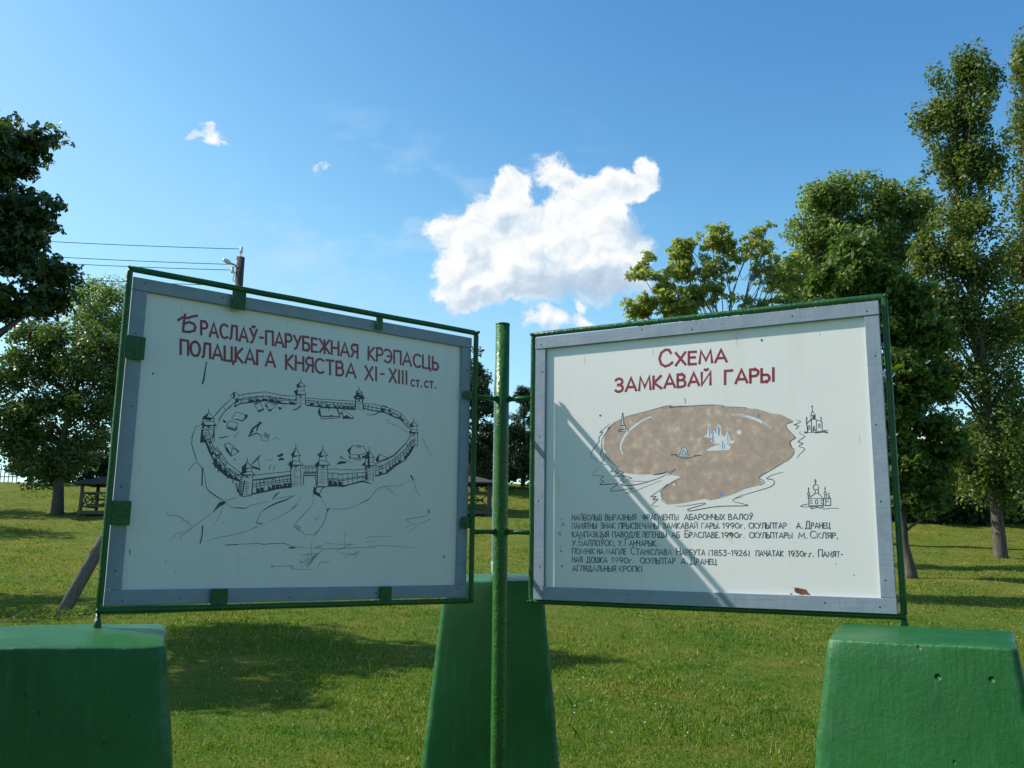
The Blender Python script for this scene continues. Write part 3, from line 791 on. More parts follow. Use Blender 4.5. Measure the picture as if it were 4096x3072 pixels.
s0 ink fortress_drawing 3.3 683,2008 679,1939
s0 ink fortress_drawing 1.7 714,2001 688,2002
s0 ink fortress_drawing 1.7 717,1995 695,1995
s0 ink fortress_drawing 1.7 717,1987 689,1988
s0 ink fortress_drawing 1.7 709,1982 695,1982
s0 ink fortress_drawing 1.7 717,1974 685,1975
s0 ink fortress_drawing 1.7 710,1968 686,1968
s0 ink fortress_drawing 1.7 710,1962 700,1961
s0 ink fortress_drawing 1.7 711,1956 688,1956
s0 ink fortress_drawing 1.7 709,1949 683,1949
s0 ink fortress_drawing 1.7 706,1941 698,1941
f0 ink fortress_drawing 0 706,2001 696,2001 697,1997 706,1996
f0 ink fortress_drawing 0 721,2005 683,2008 694,2004 720,2001
f0 ink fortress_drawing 0 719,2062 704,2071 699,2000 709,1999 712,2038
f0 ink fortress_drawing 0 732,2005 712,2003 709,1944 716,1947 714,1995
s0 ink fortress_drawing 2.6 811,2065 788,2088 734,2090 716,2065 734,2054 795,2048 811,2065
f0 ink fortress_drawing 0 811,2069 789,2087 798,2062 795,2049 804,2052
f0 ink fortress_drawing 0 802,2044 795,2044 794,2033 800,2032
f0 ink fortress_drawing 0 760,2049 749,2050 751,2037 757,2037
f0 ink fortress_drawing 0 738,2048 725,2049 725,2041 737,2040
s0 ink fortress_drawing 3.3 802,2045 798,2032 724,2040
s0 ink fortress_drawing 2.7 765,2091 750,2091 750,2082 762,2081 765,2091
s0 ink fortress_drawing 3.3 777,2027 742,2031
s0 ink fortress_drawing 2.7 672,2037 653,2061 606,2045 661,2022 672,2037
f0 ink fortress_drawing 0 671,2037 653,2059 657,2036 650,2031 666,2024
f0 ink fortress_drawing 0 862,2001 845,2017 813,2018 815,2010
s0 ink fortress_drawing 2.4 850,2031 840,2037 811,2022 790,2013
s0 ink fortress_drawing 3.3 840,2037 835,2024
s0 ink fortress_drawing 2.9 669,2018 616,2040 580,2058 524,2115 494,2158 473,2158
s0 ink fortress_drawing 5.6 671,1963 613,1980 569,2015 523,2044 495,2078 473,2119
s0 ink fortress_drawing 2.9 670,2001 630,2015 592,2035 559,2061 527,2089 502,2122 473,2145
s0 ink fortress_drawing 2.9 670,1988 629,2002 592,2022 558,2048 525,2075 499,2108 473,2137
s0 ink fortress_drawing 2.5 669,2004 671,1963
s0 ink fortress_drawing 2.5 652,2011 653,1968
f0 ink fortress_drawing 0 651,1986 638,1983 638,1973 651,1969
s0 ink fortress_drawing 4.5 646,2008 641,2001
s0 ink fortress_drawing 2.5 635,2017 635,1974
s0 ink fortress_drawing 2.5 618,2024 617,1979
f0 ink fortress_drawing 0 615,1998 604,1997 604,1988 615,1980
s0 ink fortress_drawing 4.5 606,2025 601,2021
s0 ink fortress_drawing 2.5 602,2032 601,1990
f0 ink fortress_drawing 0 600,2008 589,2011 589,1999 600,1991
s0 ink fortress_drawing 2.5 587,2041 587,2001
f0 ink fortress_drawing 0 585,2018 574,2022 574,2011 585,2002
s0 ink fortress_drawing 4.5 583,2041 578,2041
s0 ink fortress_drawing 2.5 573,2052 572,2013
f0 ink fortress_drawing 0 571,2030 559,2029 559,2022 571,2014
s0 ink fortress_drawing 2.5 559,2065 557,2023
f0 ink fortress_drawing 0 556,2041 545,2048 543,2032 555,2024
s0 ink fortress_drawing 2.5 546,2077 540,2034
s0 ink fortress_drawing 4.5 533,2073 529,2078
s0 ink fortress_drawing 2.5 532,2089 524,2044
f0 ink fortress_drawing 0 526,2063 516,2070 514,2056 523,2045
s0 ink fortress_drawing 2.5 520,2102 512,2058
f0 ink fortress_drawing 0 514,2077 504,2082 502,2070 511,2059
s0 ink fortress_drawing 4.6 511,2103 509,2112
s0 ink fortress_drawing 2.5 510,2116 500,2072
f0 ink fortress_drawing 0 503,2091 495,2101 491,2085 499,2073
s0 ink fortress_drawing 4.6 503,2111 499,2114
s0 ink fortress_drawing 2.5 500,2131 490,2087
f0 ink fortress_drawing 0 493,2106 485,2112 483,2101 489,2089
s0 ink fortress_drawing 4.6 495,2121 494,2135
s0 ink fortress_drawing 2.5 489,2145 481,2103
s0 ink fortress_drawing 4.6 483,2135 479,2137
s0 ink fortress_drawing 2.5 473,2148 473,2119
s0 ink fortress_drawing 3.6 666,2026 614,2045 580,2064 522,2119 497,2154
s0 ink fortress_drawing 2.2 614,2037 604,2030
s0 ink fortress_drawing 2.3 580,2058 569,2049
s0 ink fortress_drawing 2.3 524,2115 509,2112
s0 ink fortress_drawing 3.2 483,2240 483,2226
s0 ink fortress_drawing 3.4 483,2226 493,2213 505,2204
s0 ink fortress_drawing 3 483,2226 472,2216 459,2206
s0 ink fortress_drawing 3.2 505,2204 482,2202 459,2206
f0 ink fortress_drawing 0 483,2226 494,2213 505,2204 490,2203 485,2216
f0 ink fortress_drawing 0 498,2201 474,2203 485,2197 498,2194
s0 ink fortress_drawing 3.4 498,2202 497,2185
s0 ink fortress_drawing 3 465,2204 465,2188
s0 ink fortress_drawing 3.7 497,2185 505,2172
s0 ink fortress_drawing 3 465,2188 457,2175
s0 ink fortress_drawing 3.4 505,2172 457,2175
s0 ink fortress_drawing 2.3 497,2185 465,2187
f0 ink fortress_drawing 0 497,2185 505,2172 491,2174
s0 ink fortress_drawing 4.1 501,2171 501,2154
s0 ink fortress_drawing 3.5 460,2174 459,2159
s0 ink fortress_drawing 1.7 489,2166 470,2167
f0 ink fortress_drawing 0 485,2166 475,2167 475,2162 485,2161
f0 ink fortress_drawing 0 501,2170 460,2174 472,2169 500,2166
s0 ink fortress_drawing 2.8 461,2172 459,2113 470,2112
s0 ink fortress_drawing 3 497,2206 551,2255 593,2267 631,2275 695,2281 741,2278
s0 ink fortress_drawing 5.1 508,2191 557,2229 582,2233 625,2247 662,2252 698,2251 741,2258
s0 ink fortress_drawing 3 502,2198 534,2225 570,2245 612,2257 655,2264 698,2266 741,2268
s0 ink fortress_drawing 2.5 500,2202 508,2191
s0 ink fortress_drawing 4.6 514,2208 518,2213
s0 ink fortress_drawing 2.5 516,2216 524,2203
s0 ink fortress_drawing 2.5 531,2230 540,2216
f0 ink fortress_drawing 0 537,2224 550,2233 553,2226 541,2217
s0 ink fortress_drawing 2.5 547,2244 556,2228
f0 ink fortress_drawing 0 553,2236 571,2236 573,2231 557,2229
s0 ink fortress_drawing 2.5 567,2252 577,2232
s0 ink fortress_drawing 4.5 582,2249 588,2253
s0 ink fortress_drawing 2.5 588,2258 597,2238
f0 ink fortress_drawing 0 595,2248 611,2250 614,2243 599,2238
s0 ink fortress_drawing 4.5 605,2257 611,2261
s0 ink fortress_drawing 2.5 610,2263 617,2244
s0 ink fortress_drawing 2.5 631,2268 637,2248
f0 ink fortress_drawing 0 637,2258 653,2259 655,2251 639,2249
s0 ink fortress_drawing 2.5 653,2270 658,2251
s0 ink fortress_drawing 2.5 675,2272 679,2251
s0 ink fortress_drawing 2.5 697,2273 701,2252
s0 ink fortress_drawing 4.5 715,2270 721,2271
s0 ink fortress_drawing 2.5 719,2273 721,2255
s0 ink fortress_drawing 4.5 731,2269 737,2271
s0 ink fortress_drawing 2.5 741,2273 741,2258
s0 ink fortress_drawing 4.6 551,2254 555,2230
s1 ink fortress_drawing 5.1 508,2189 557,2227 583,2234 625,2247 657,2250 680,2238 702,2231 725,2232
s0 ink fortress_drawing 2.7 654,2269 645,2281 626,2277 635,2265 654,2269
f0 ink fortress_drawing 0 656,2267 637,2266 639,2256 653,2257
f0 ink fortress_drawing 0 621,2266 603,2266 604,2254 614,2257
s0 ink fortress_drawing 3.1 768,2350 768,2337
s0 ink fortress_drawing 3.3 768,2337 775,2330 784,2324
s0 ink fortress_drawing 2.9 768,2337 760,2332 750,2326
s0 ink fortress_drawing 3.1 784,2324 767,2322 750,2326
f0 ink fortress_drawing 0 768,2337 776,2330 784,2324 773,2323 769,2332
f0 ink fortress_drawing 0 780,2321 760,2323 769,2317 780,2314
s0 ink fortress_drawing 3.3 780,2322 780,2318
s0 ink fortress_drawing 2.9 754,2325 753,2321
s0 ink fortress_drawing 3.6 780,2318 793,2297
s0 ink fortress_drawing 2.9 753,2321 738,2301
s0 ink fortress_drawing 3.3 793,2297 738,2301
s0 ink fortress_drawing 2.2 780,2318 753,2320
f0 ink fortress_drawing 0 780,2318 793,2297 778,2298
s0 ink fortress_drawing 4 784,2296 783,2244
s0 ink fortress_drawing 3.3 747,2299 744,2250
s0 ink fortress_drawing 1.7 773,2292 764,2292
s0 ink fortress_drawing 1.7 781,2283 753,2285
s0 ink fortress_drawing 1.7 781,2277 751,2280
s0 ink fortress_drawing 1.7 770,2271 750,2273
s0 ink fortress_drawing 1.7 777,2263 764,2264
s0 ink fortress_drawing 1.7 770,2256 756,2257
s0 ink fortress_drawing 1.7 773,2250 748,2252
f0 ink fortress_drawing 0 770,2291 760,2292 761,2287 770,2286
f0 ink fortress_drawing 0 784,2295 747,2299 758,2295 784,2291
f0 ink fortress_drawing 0 790,2299 780,2317 751,2315 739,2302 764,2301 768,2305
s0 ink fortress_drawing 4.5 750,2299 742,2248
s0 ink fortress_drawing 3.3 782,2294 781,2245
s0 ink fortress_drawing 2.8 1017,2273 952,2275 789,2283
s0 ink fortress_drawing 6 1015,2242 959,2242 787,2246
s0 ink fortress_drawing 2.8 1016,2264 979,2264 942,2265 904,2267 866,2268 828,2270 789,2272
s0 ink fortress_drawing 2.8 1016,2254 979,2254 942,2255 904,2256 866,2257 827,2259 788,2260
s0 ink fortress_drawing 2.4 1016,2265 1015,2242
s0 ink fortress_drawing 4.3 1008,2260 1003,2264
s0 ink fortress_drawing 2.4 998,2266 997,2242
f0 ink fortress_drawing 0 995,2253 982,2253 981,2242 995,2242
s0 ink fortress_drawing 2.4 980,2266 978,2242
s0 ink fortress_drawing 4.4 968,2260 962,2260
s0 ink fortress_drawing 2.4 961,2266 960,2242
f0 ink fortress_drawing 0 958,2254 944,2248 944,2243 958,2242
s0 ink fortress_drawing 4.4 947,2259 941,2264
s0 ink fortress_drawing 2.4 942,2267 941,2243
s0 ink fortress_drawing 4.4 931,2260 926,2264
s0 ink fortress_drawing 2.4 923,2268 922,2243
f0 ink fortress_drawing 0 921,2255 906,2250 906,2243 920,2243
s0 ink fortress_drawing 4.4 919,2265 914,2265
s0 ink fortress_drawing 2.4 905,2269 903,2243
s0 ink fortress_drawing 4.4 892,2267 886,2261
s0 ink fortress_drawing 2.4 886,2269 884,2244
f0 ink fortress_drawing 0 883,2256 868,2250 868,2244 882,2244
s0 ink fortress_drawing 4.4 871,2264 865,2262
s0 ink fortress_drawing 2.4 866,2270 865,2244
f0 ink fortress_drawing 0 864,2256 849,2250 849,2245 863,2244
s0 ink fortress_drawing 4.4 857,2262 851,2268
s0 ink fortress_drawing 2.4 847,2271 846,2245
f0 ink fortress_drawing 0 845,2257 830,2256 829,2245 844,2245
s0 ink fortress_drawing 4.4 832,2268 826,2266
s0 ink fortress_drawing 2.4 828,2272 827,2245
f0 ink fortress_drawing 0 825,2258 811,2257 810,2246 825,2245
s0 ink fortress_drawing 4.4 814,2269 808,2266
s0 ink fortress_drawing 2.4 808,2273 807,2246
f0 ink fortress_drawing 0 806,2258 791,2257 790,2246 805,2246
s0 ink fortress_drawing 4.4 802,2271 796,2269
s0 ink fortress_drawing 2.4 789,2273 787,2246
s0 ink fortress_drawing 2.6 958,2221 950,2237 869,2244 855,2221 855,2204 937,2190 958,2221
f0 ink fortress_drawing 0 958,2225 949,2236 944,2211 936,2192 953,2206
f0 ink fortress_drawing 0 936,2205 907,2207 894,2213 885,2208 855,2212 855,2208 936,2199
s0 ink fortress_drawing 3.3 872,2243 855,2213
s0 ink fortress_drawing 3.3 908,2240 907,2231
s0 ink fortress_drawing 2.6 853,2229 835,2239 788,2212 838,2201 853,2229
f0 ink fortress_drawing 0 842,2209 821,2220 803,2209 786,2213 788,2206 838,2201
f0 ink fortress_drawing 0 852,2229 841,2227 836,2210
s1 ink hill_drawing 2.7 1450,2115 1468,2109 1476,2083 1488,2057
s1 ink hill_drawing 3.1 1476,2083 1480,2047 1473,2020 1459,1986 1456,1973
s1 ink hill_drawing 2.3 1458,1972 1475,1953 1486,1930
s1 ink hill_drawing 2.7 1456,1972 1433,1950 1425,1939
s1 ink hill_drawing 2.5 1428,1949 1417,1907 1406,1870 1361,1840 1338,1827
f0 ink hill_drawing 0 1382,1778 1355,1821 1330,1827 1334,1814 1354,1804
s1 pencil hill_drawing 1.9 1408,1865 1377,1847 1340,1824
s1 pencil hill_drawing 1.2 1341,1831 1330,1819
s1 pencil hill_drawing 1.8 1350,1818 1339,1810
s1 pencil hill_drawing 1.2 1336,1833 1324,1821
s1 pencil hill_drawing 1.8 1353,1814 1343,1807
s1 pencil hill_drawing 1.2 1331,1834 1319,1824
s1 pencil hill_drawing 1.8 1356,1811 1347,1803
s1 pencil hill_drawing 1.2 1326,1835 1313,1827
s1 pencil hill_drawing 1.8 1360,1807 1351,1799
s1 pencil hill_drawing 1.2 1321,1836 1308,1829
s1 pencil hill_drawing 1.8 1363,1803 1354,1796
s1 pencil hill_drawing 1.2 1316,1837 1303,1832
s1 pencil hill_drawing 1.8 1366,1800 1358,1792
s1 pencil hill_drawing 1.2 1311,1839 1297,1835
s1 pencil hill_drawing 1.8 1369,1796 1362,1789
s1 pencil hill_drawing 1.2 1306,1840 1292,1837
s1 pencil hill_drawing 1.8 1373,1793 1366,1785
s1 pencil hill_drawing 1.2 1301,1841 1286,1840
s1 pencil hill_drawing 1.8 1376,1789 1369,1782
s1 ink hill_drawing 2.4 1330,1822 1308,1805 1277,1801 1246,1802 1226,1814 1153,1832
s1 ink hill_drawing 4.2 1293,1802 1246,1802
s1 pencil hill_drawing 1.5 1339,1809 1347,1779 1373,1725
s1 pencil hill_drawing 2.2 1373,1786 1419,1750 1463,1712 1488,1693 1497,1684 1489,1674
s1 pencil hill_drawing 1.6 1463,1712 1512,1695 1520,1683 1538,1667
s1 pencil hill_drawing 2.2 1544,1780 1554,1773 1545,1764 1517,1762 1492,1755 1493,1748 1470,1742 1474,1734 1458,1728 1461,1716
s1 pencil hill_drawing 1.9 1398,1670 1350,1684 1280,1699 1220,1719 1195,1732
f0 ink hill_drawing 0 1224,1718 1195,1732 1195,1728
s1 ink hill_drawing 5.8 1045,1862 1077,1843 1109,1831 1146,1814 1182,1790
s1 pencil hill_drawing 2.3 1182,1788 1194,1760 1198,1744 1169,1748
s1 pencil hill_drawing 2.3 1140,1838 1117,1864
s1 pencil hill_drawing 1.4 1198,1747 1190,1739
s1 pencil hill_drawing 2.3 1138,1842 1115,1866
s1 pencil hill_drawing 1.4 1195,1747 1186,1739
s1 pencil hill_drawing 2.3 1136,1846 1114,1867
s1 pencil hill_drawing 1.4 1192,1746 1183,1739
s1 pencil hill_drawing 2.3 1134,1850 1112,1869
s1 pencil hill_drawing 1.4 1188,1746 1180,1739
s1 pencil hill_drawing 2.3 1132,1854 1111,1871
s1 pencil hill_drawing 1.4 1185,1745 1177,1739
s1 pencil hill_drawing 2.3 1130,1858 1109,1872
s1 pencil hill_drawing 1.4 1182,1745 1174,1739
s1 pencil hill_drawing 2.3 1128,1863 1108,1874
s1 pencil hill_drawing 1.4 1179,1744 1170,1739
s1 pencil hill_drawing 1.8 1140,1843 1100,1850 1056,1859
s1 pencil hill_drawing 1.7 1014,1859 1029,1832 1058,1800 1106,1772 1158,1748
s1 pencil hill_drawing 1.2 1058,1800 1043,1818
s1 pencil hill_drawing 1.2 1055,1802 1039,1820
s1 pencil hill_drawing 1.2 1052,1804 1036,1822
s1 pencil hill_drawing 1.2 1048,1806 1033,1823
s1 pencil hill_drawing 1.2 1045,1808 1030,1825
s1 pencil hill_drawing 1.2 1042,1811 1026,1827
s1 pencil hill_drawing 2.3 958,1872 961,1829 980,1803 1012,1770 1035,1744 1036,1734 1014,1719 997,1714 991,1706 946,1702
f0 ink hill_drawing 0 958,1906 949,1893 951,1877 918,1855 931,1873 949,1880 958,1873 961,1858 961,1887
s1 ink hill_drawing 5.8 950,1880 945,1901 905,1905
s1 ink hill_drawing 4.4 951,1883 931,1876 911,1903 828,1913 793,1920 732,1934 691,1929
s1 pencil hill_drawing 1.6 920,1855 907,1832 893,1814
s1 ink hill_drawing 2.5 893,1814 898,1779 913,1742 935,1713 948,1692
s1 pencil hill_drawing 2.3 893,1814 847,1814 808,1815 764,1829 698,1862 668,1896 631,1920 541,1928 538,1936 476,1952
f0 ink hill_drawing 0 494,1976 485,1979 471,1957 476,1954 487,1968
f0 ink hill_drawing 0 898,1779 893,1812 879,1814 891,1803
s1 ink hill_drawing 4 734,1844 698,1859
s1 pencil hill_drawing 1.6 949,1705 932,1715
s1 pencil hill_drawing 1 625,1920 593,1917
s1 pencil hill_drawing 1.1 940,1757 947,1772
s1 pencil hill_drawing 1.4 1035,1736 1024,1742
s1 pencil hill_drawing 1.6 947,1706 932,1717
s1 pencil hill_drawing 1 618,1915 587,1912
s1 pencil hill_drawing 1.1 937,1761 943,1775
s1 pencil hill_drawing 1.4 1032,1734 1021,1740
s1 pencil hill_drawing 1.6 945,1707 931,1718
s1 pencil hill_drawing 1 612,1911 582,1907
s1 pencil hill_drawing 1.1 935,1765 940,1777
s1 pencil hill_drawing 1.4 1030,1732 1018,1739
s1 pencil hill_drawing 1.6 944,1708 931,1720
s1 pencil hill_drawing 1 605,1907 577,1902
s1 pencil hill_drawing 1.1 932,1770 937,1779
s1 pencil hill_drawing 1.4 1028,1730 1015,1737
s1 pencil hill_drawing 1.6 942,1709 930,1722
s1 pencil hill_drawing 1 599,1903 571,1898
s1 pencil hill_drawing 1.1 930,1774 933,1781
s1 pencil hill_drawing 1.4 1025,1728 1012,1736
s1 pencil hill_drawing 1 592,1899 566,1893
s1 pencil hill_drawing 1.1 927,1778 930,1783
s1 pencil hill_drawing 1.4 1023,1726 1010,1734
s1 pencil hill_drawing 1 585,1895 561,1888
s1 pencil hill_drawing 1.1 924,1782 927,1786
s1 pencil hill_drawing 1.4 1021,1724 1007,1733
s1 pencil hill_drawing 1 579,1891 555,1883
s1 pencil hill_drawing 1.1 922,1787 923,1788
s1 pencil hill_drawing 1.4 1018,1722 1004,1731
s1 pencil hill_drawing 2.2 391,1830 384,1816 397,1802 444,1791 506,1779 479,1766 495,1750 527,1737
f0 ink hill_drawing 0 394,1831 390,1831 383,1817 388,1809
s1 pencil hill_drawing 1.7 382,1788 403,1773 475,1753
f0 ink hill_drawing 0 383,1789 380,1787 399,1775
s1 pencil hill_drawing 1.6 449,1757 462,1743 494,1722
s1 ink river_drawing 2.4 1322,1656 1268,1660 1179,1664 1169,1661 1088,1667 1061,1662 1033,1654 977,1650
s1 ink river_drawing 4.7 1322,1656 1267,1659
f0 ink river_drawing 0 1063,1651 1044,1653 1021,1650 1041,1645
s1 pencil river_drawing 2.3 977,1650 897,1646 809,1650 670,1655 663,1651
s1 pencil river_drawing 1.8 695,1661 595,1663 452,1656
s1 pencil river_drawing 1.6 707,1672 695,1680 646,1684
s1 pencil river_drawing 1.6 702,1693 684,1700 577,1704
s1 pencil river_drawing 1.6 893,1682 895,1674 863,1667 744,1667
s1 pencil river_drawing 1.6 957,1676 954,1611
s1 pencil river_drawing 1.7 802,1724 806,1647
s1 pencil river_drawing 2.4 841,1638 780,1665 773,1671
s1 ink river_drawing 3.9 937,1652 909,1658
s1 pencil river_drawing 1.6 902,1643 941,1617 984,1591
s1 pencil river_drawing 1.6 908,1640 944,1610 982,1586
s1 pencil river_drawing 1.6 913,1637 947,1604 979,1582
s1 pencil river_drawing 1.6 919,1633 950,1598 977,1577
s1 pencil river_drawing 1.6 924,1630 953,1592 974,1572
s1 pencil river_drawing 1.6 930,1627 956,1586 972,1568
s1 pencil river_drawing 2 1010,1603 990,1591 1001,1591 990,1568
s1 pencil river_drawing 2.3 997,1619 964,1624 924,1626
s1 pencil river_drawing 2.3 964,1623 974,1604 985,1596
s1 pencil river_drawing 2.3 952,1609 924,1622
s1 pencil river_drawing 1.9 838,1636 796,1626 760,1624 742,1637 733,1640
s1 pencil river_drawing 1.9 733,1640 744,1618 759,1609
s1 pencil river_drawing 1.2 778,1628 748,1626
s1 pencil river_drawing 1.2 772,1626 745,1628
s1 pencil river_drawing 1.2 766,1624 743,1630
s1 pencil river_drawing 1.2 760,1622 741,1632
s1 pencil river_drawing 2.3 1126,1574 1083,1575 1034,1576 1039,1568 1027,1564 949,1562
f0 ink river_drawing 0 1128,1575 1118,1577 1112,1574 1125,1571
s1 pencil river_drawing 2 924,1569 916,1586 899,1592 862,1593
s1 pencil river_drawing 1.6 804,1615 789,1613
s0 ink hill_drawing 1.6 631,2219 615,2218 619,2211 600,2201 557,2192 509,2168
s1 ink hill_drawing 1.8 437,2158 411,2114 380,2072
s1 ink hill_drawing 1.6 473,1953 456,1909 432,1886
f0 rust rust_mark.4 0 1643,2297 1645,2292 1648,2291 1650,2296 1649,2301 1645,2301
f0 drip paint_drip.5 0 1720,2068 1721,2064 1724,2064 1726,2067 1724,2071 1722,2071
f0 drip paint_drip.6 0 294,1617 296,1612 301,1612 304,1617 302,1622 296,1622
f0 drip paint_drip.7 0 1461,2234 1462,2232 1463,2232 1464,2234 1464,2236 1462,2236
f0 drip paint_drip.8 0 1413,2305 1413,2304 1415,2303 1416,2305 1415,2307 1414,2307
f0 rust rust_mark.9 0 1302,1992 1303,1989 1306,1988 1308,1992 1307,1996 1304,1996
f0 drip paint_drip.10 0 1541,1592 1542,1589 1544,1589 1545,1592 1545,1594 1543,1594
f0 drip paint_drip.11 0 1267,1625 1268,1623 1270,1623 1271,1625 1270,1627 1268,1627
f0 drip paint_drip.12 0 1235,1601 1236,1599 1238,1599 1239,1601 1238,1603 1236,1603
f0 drip paint_drip.13 0 1503,1551 1504,1549 1506,1549 1507,1551 1506,1553 1504,1553
f0 ink hill_drawing 0 343,2431 344,2429 346,2429 347,2431 346,2433 344,2433
f0 ink hill_drawing 0 402,2370 403,2367 405,2367 406,2369 405,2372 403,2372
f0 ink hill_drawing 0 670,2130 670,2128 672,2128 672,2129 672,2131 671,2131
f0 ink hill_drawing 0 1336,1743 1337,1741 1339,1741 1340,1743 1339,1745 1337,1745
s0 rust rust_mark.14 3 1676,1636 1674,1615
s1 stain rust_stain.31 3.1 1562,2585 1559,2567 1559,2548
s1 stain rust_stain.32 3.3 1123,2588 1120,2573 1120,2559
s1 stain rust_stain.33 3.5 415,2561 412,2534 412,2507
s1 stain rust_stain.34 3 1667,1960 1663,1935 1662,1909
s0 red red_lettering.1 9.9 1569,2519 1554,2533 1532,2534 1514,2544 1497,2549
s0 red red_lettering.1 9.9 1544,2547 1546,2518 1547,2477
s0 red red_lettering.1 9.9 1548,2507 1526,2519 1508,2515 1500,2502 1503,2488 1523,2479 1547,2478
s0 red red_lettering.1 9.6 1475,2476 1479,2531 1467,2531 1467,2531 1462,2530 1458,2526 1455,2520 1454,2514 1456,2508 1460,2504 1465,2502 1477,2502
s0 red red_lettering.1 9.7 1441,2474 1429,2530 1408,2475
s0 red red_lettering.1 9.7 1437,2491 1415,2491
s0 red red_lettering.1 9.7 1372,2526 1379,2531 1385,2532 1392,2529 1397,2523 1400,2514 1400,2504 1398,2494 1394,2485 1388,2479 1382,2476 1375,2478 1369,2483
s0 red red_lettering.1 9.7 1359,2476 1354,2481 1353,2532 1334,2532 1330,2476
s0 red red_lettering.1 9.8 1319,2474 1305,2531 1284,2475
s0 red red_lettering.1 9.8 1314,2493 1291,2493
s0 red red_lettering.1 9.8 1278,2533 1261,2500
s0 red red_lettering.1 9.8 1249,2532 1265,2478 1271,2475
s0 red red_lettering.1 9.8 1269,2543 1264,2539 1258,2545
s0 red red_lettering.1 9.8 1235,2501 1220,2502
s0 red red_lettering.1 9.9 1206,2477 1209,2533 1180,2534 1176,2477
s0 red red_lettering.1 9.9 1166,2477 1151,2534 1129,2477
s0 red red_lettering.1 9.9 1161,2493 1137,2493
s0 red red_lettering.1 9.9 1119,2476 1123,2533 1109,2533 1109,2533 1103,2532 1099,2528 1096,2522 1095,2515 1098,2509 1102,2505 1107,2503 1121,2503
s0 red red_lettering.1 10 1085,2533 1067,2500
s0 red red_lettering.1 10 1055,2534 1072,2480 1079,2476
s0 red red_lettering.1 10.1 1018,2535 1044,2535 1041,2477 1025,2477 1025,2477 1019,2479 1015,2483 1013,2490 1014,2497 1016,2503 1021,2507 1027,2509 1043,2508
s0 red red_lettering.1 10.1 979,2534 1004,2534 1001,2476 976,2477
s0 red red_lettering.1 10.1 1003,2508 981,2508
s0 red red_lettering.1 10.1 941,2476 945,2534
s0 red red_lettering.1 10.1 968,2536 944,2507 964,2478
s0 red red_lettering.1 10.2 921,2537 942,2507 918,2479
s0 red red_lettering.1 10.2 907,2477 910,2535
s0 red red_lettering.1 10.2 875,2478 878,2537
s0 red red_lettering.1 10.2 909,2507 876,2507
s0 red red_lettering.1 10.2 864,2478 847,2536 823,2478
s0 red red_lettering.1 10.2 858,2495 831,2495
s0 red red_lettering.1 10.3 782,2477 785,2536 800,2536 800,2536 806,2534 811,2530 813,2524 813,2517 810,2511 805,2507 799,2505 784,2505
s0 red red_lettering.1 10.3 799,2507 812,2479
s0 red red_lettering.1 10 728,2477 730,2536
s0 red red_lettering.1 10 701,2537 727,2506 696,2478
s0 red red_lettering.1 10 685,2478 687,2537 672,2537 672,2537 666,2536 661,2531 658,2525 657,2518 660,2512 665,2508 671,2506 686,2506
s0 red red_lettering.1 10.1 648,2530 641,2536 633,2537 624,2535 617,2528 612,2519 610,2508 612,2497 616,2488 622,2481 630,2478 638,2480 646,2485
s0 red red_lettering.1 10.1 633,2508 610,2508
s0 red red_lettering.1 10.1 596,2479 599,2538 564,2538 562,2479
s0 red red_lettering.1 10.2 550,2478 530,2537 506,2478
s0 red red_lettering.1 10.2 543,2497 514,2498
s0 red red_lettering.1 10.3 458,2531 466,2536 475,2537 483,2535 490,2528 494,2519 495,2508 493,2497 488,2488 481,2481 472,2478 464,2480 456,2485
s0 red red_lettering.1 10.4 445,2538 443,2479 402,2479 402,2469
s0 red red_lettering.1 10.4 409,2479 411,2539
s0 red red_lettering.1 10.4 391,2538 389,2479 372,2479 372,2479 366,2481 362,2485 359,2492 360,2499 362,2505 367,2510 374,2511 390,2511
s0 red red_lettering.2 10.1 1549,2386 1553,2443 1524,2443 1520,2387
s0 red red_lettering.2 10.2 1496,2444 1503,2442 1509,2435 1512,2426 1512,2415 1510,2405 1506,2395 1499,2389 1492,2387 1485,2389 1480,2396 1477,2405 1476,2416 1478,2426 1483,2436 1489,2442 1496,2444
s0 red red_lettering.2 10.2 1464,2386 1459,2391 1458,2443 1437,2443 1433,2386
s0 red red_lettering.2 10.2 1422,2386 1407,2444 1384,2386
s0 red red_lettering.2 10.2 1417,2403 1392,2403
s0 red red_lettering.2 10.3 1378,2443 1374,2386 1339,2386 1338,2375
s0 red red_lettering.2 10.3 1345,2385 1349,2444
s0 red red_lettering.2 10.3 1329,2387 1333,2445
s0 red red_lettering.2 10.3 1305,2444 1329,2413 1299,2386
s0 red red_lettering.2 10.3 1288,2387 1273,2445 1249,2387
s0 red red_lettering.2 10.3 1283,2405 1257,2405
s0 red red_lettering.2 10.4 1238,2386 1242,2445 1217,2445
s0 red red_lettering.2 10.4 1201,2387 1185,2447 1161,2387
s0 red red_lettering.2 10.4 1196,2405 1169,2405
s0 red red_lettering.2 10 1112,2384 1116,2444
s0 red red_lettering.2 10.1 1086,2447 1112,2415 1080,2387
s0 red red_lettering.2 10.1 1069,2386 1072,2446
s0 red red_lettering.2 10.1 1034,2387 1038,2447
s0 red red_lettering.2 10.1 1071,2418 1036,2419
s0 red red_lettering.2 10.1 991,2387 995,2447 1010,2447 1010,2447 1017,2445 1022,2441 1024,2434 1024,2427 1021,2421 1015,2417 1009,2415 993,2416
s0 red red_lettering.2 10.1 1009,2416 1022,2386
s0 red red_lettering.2 10.2 944,2442 952,2447 961,2449 969,2446 976,2439 980,2429 981,2418 979,2407 974,2397 966,2391 958,2388 949,2390 942,2395
s0 red red_lettering.2 10.2 931,2448 896,2449
s0 red red_lettering.2 10.2 914,2448 910,2387
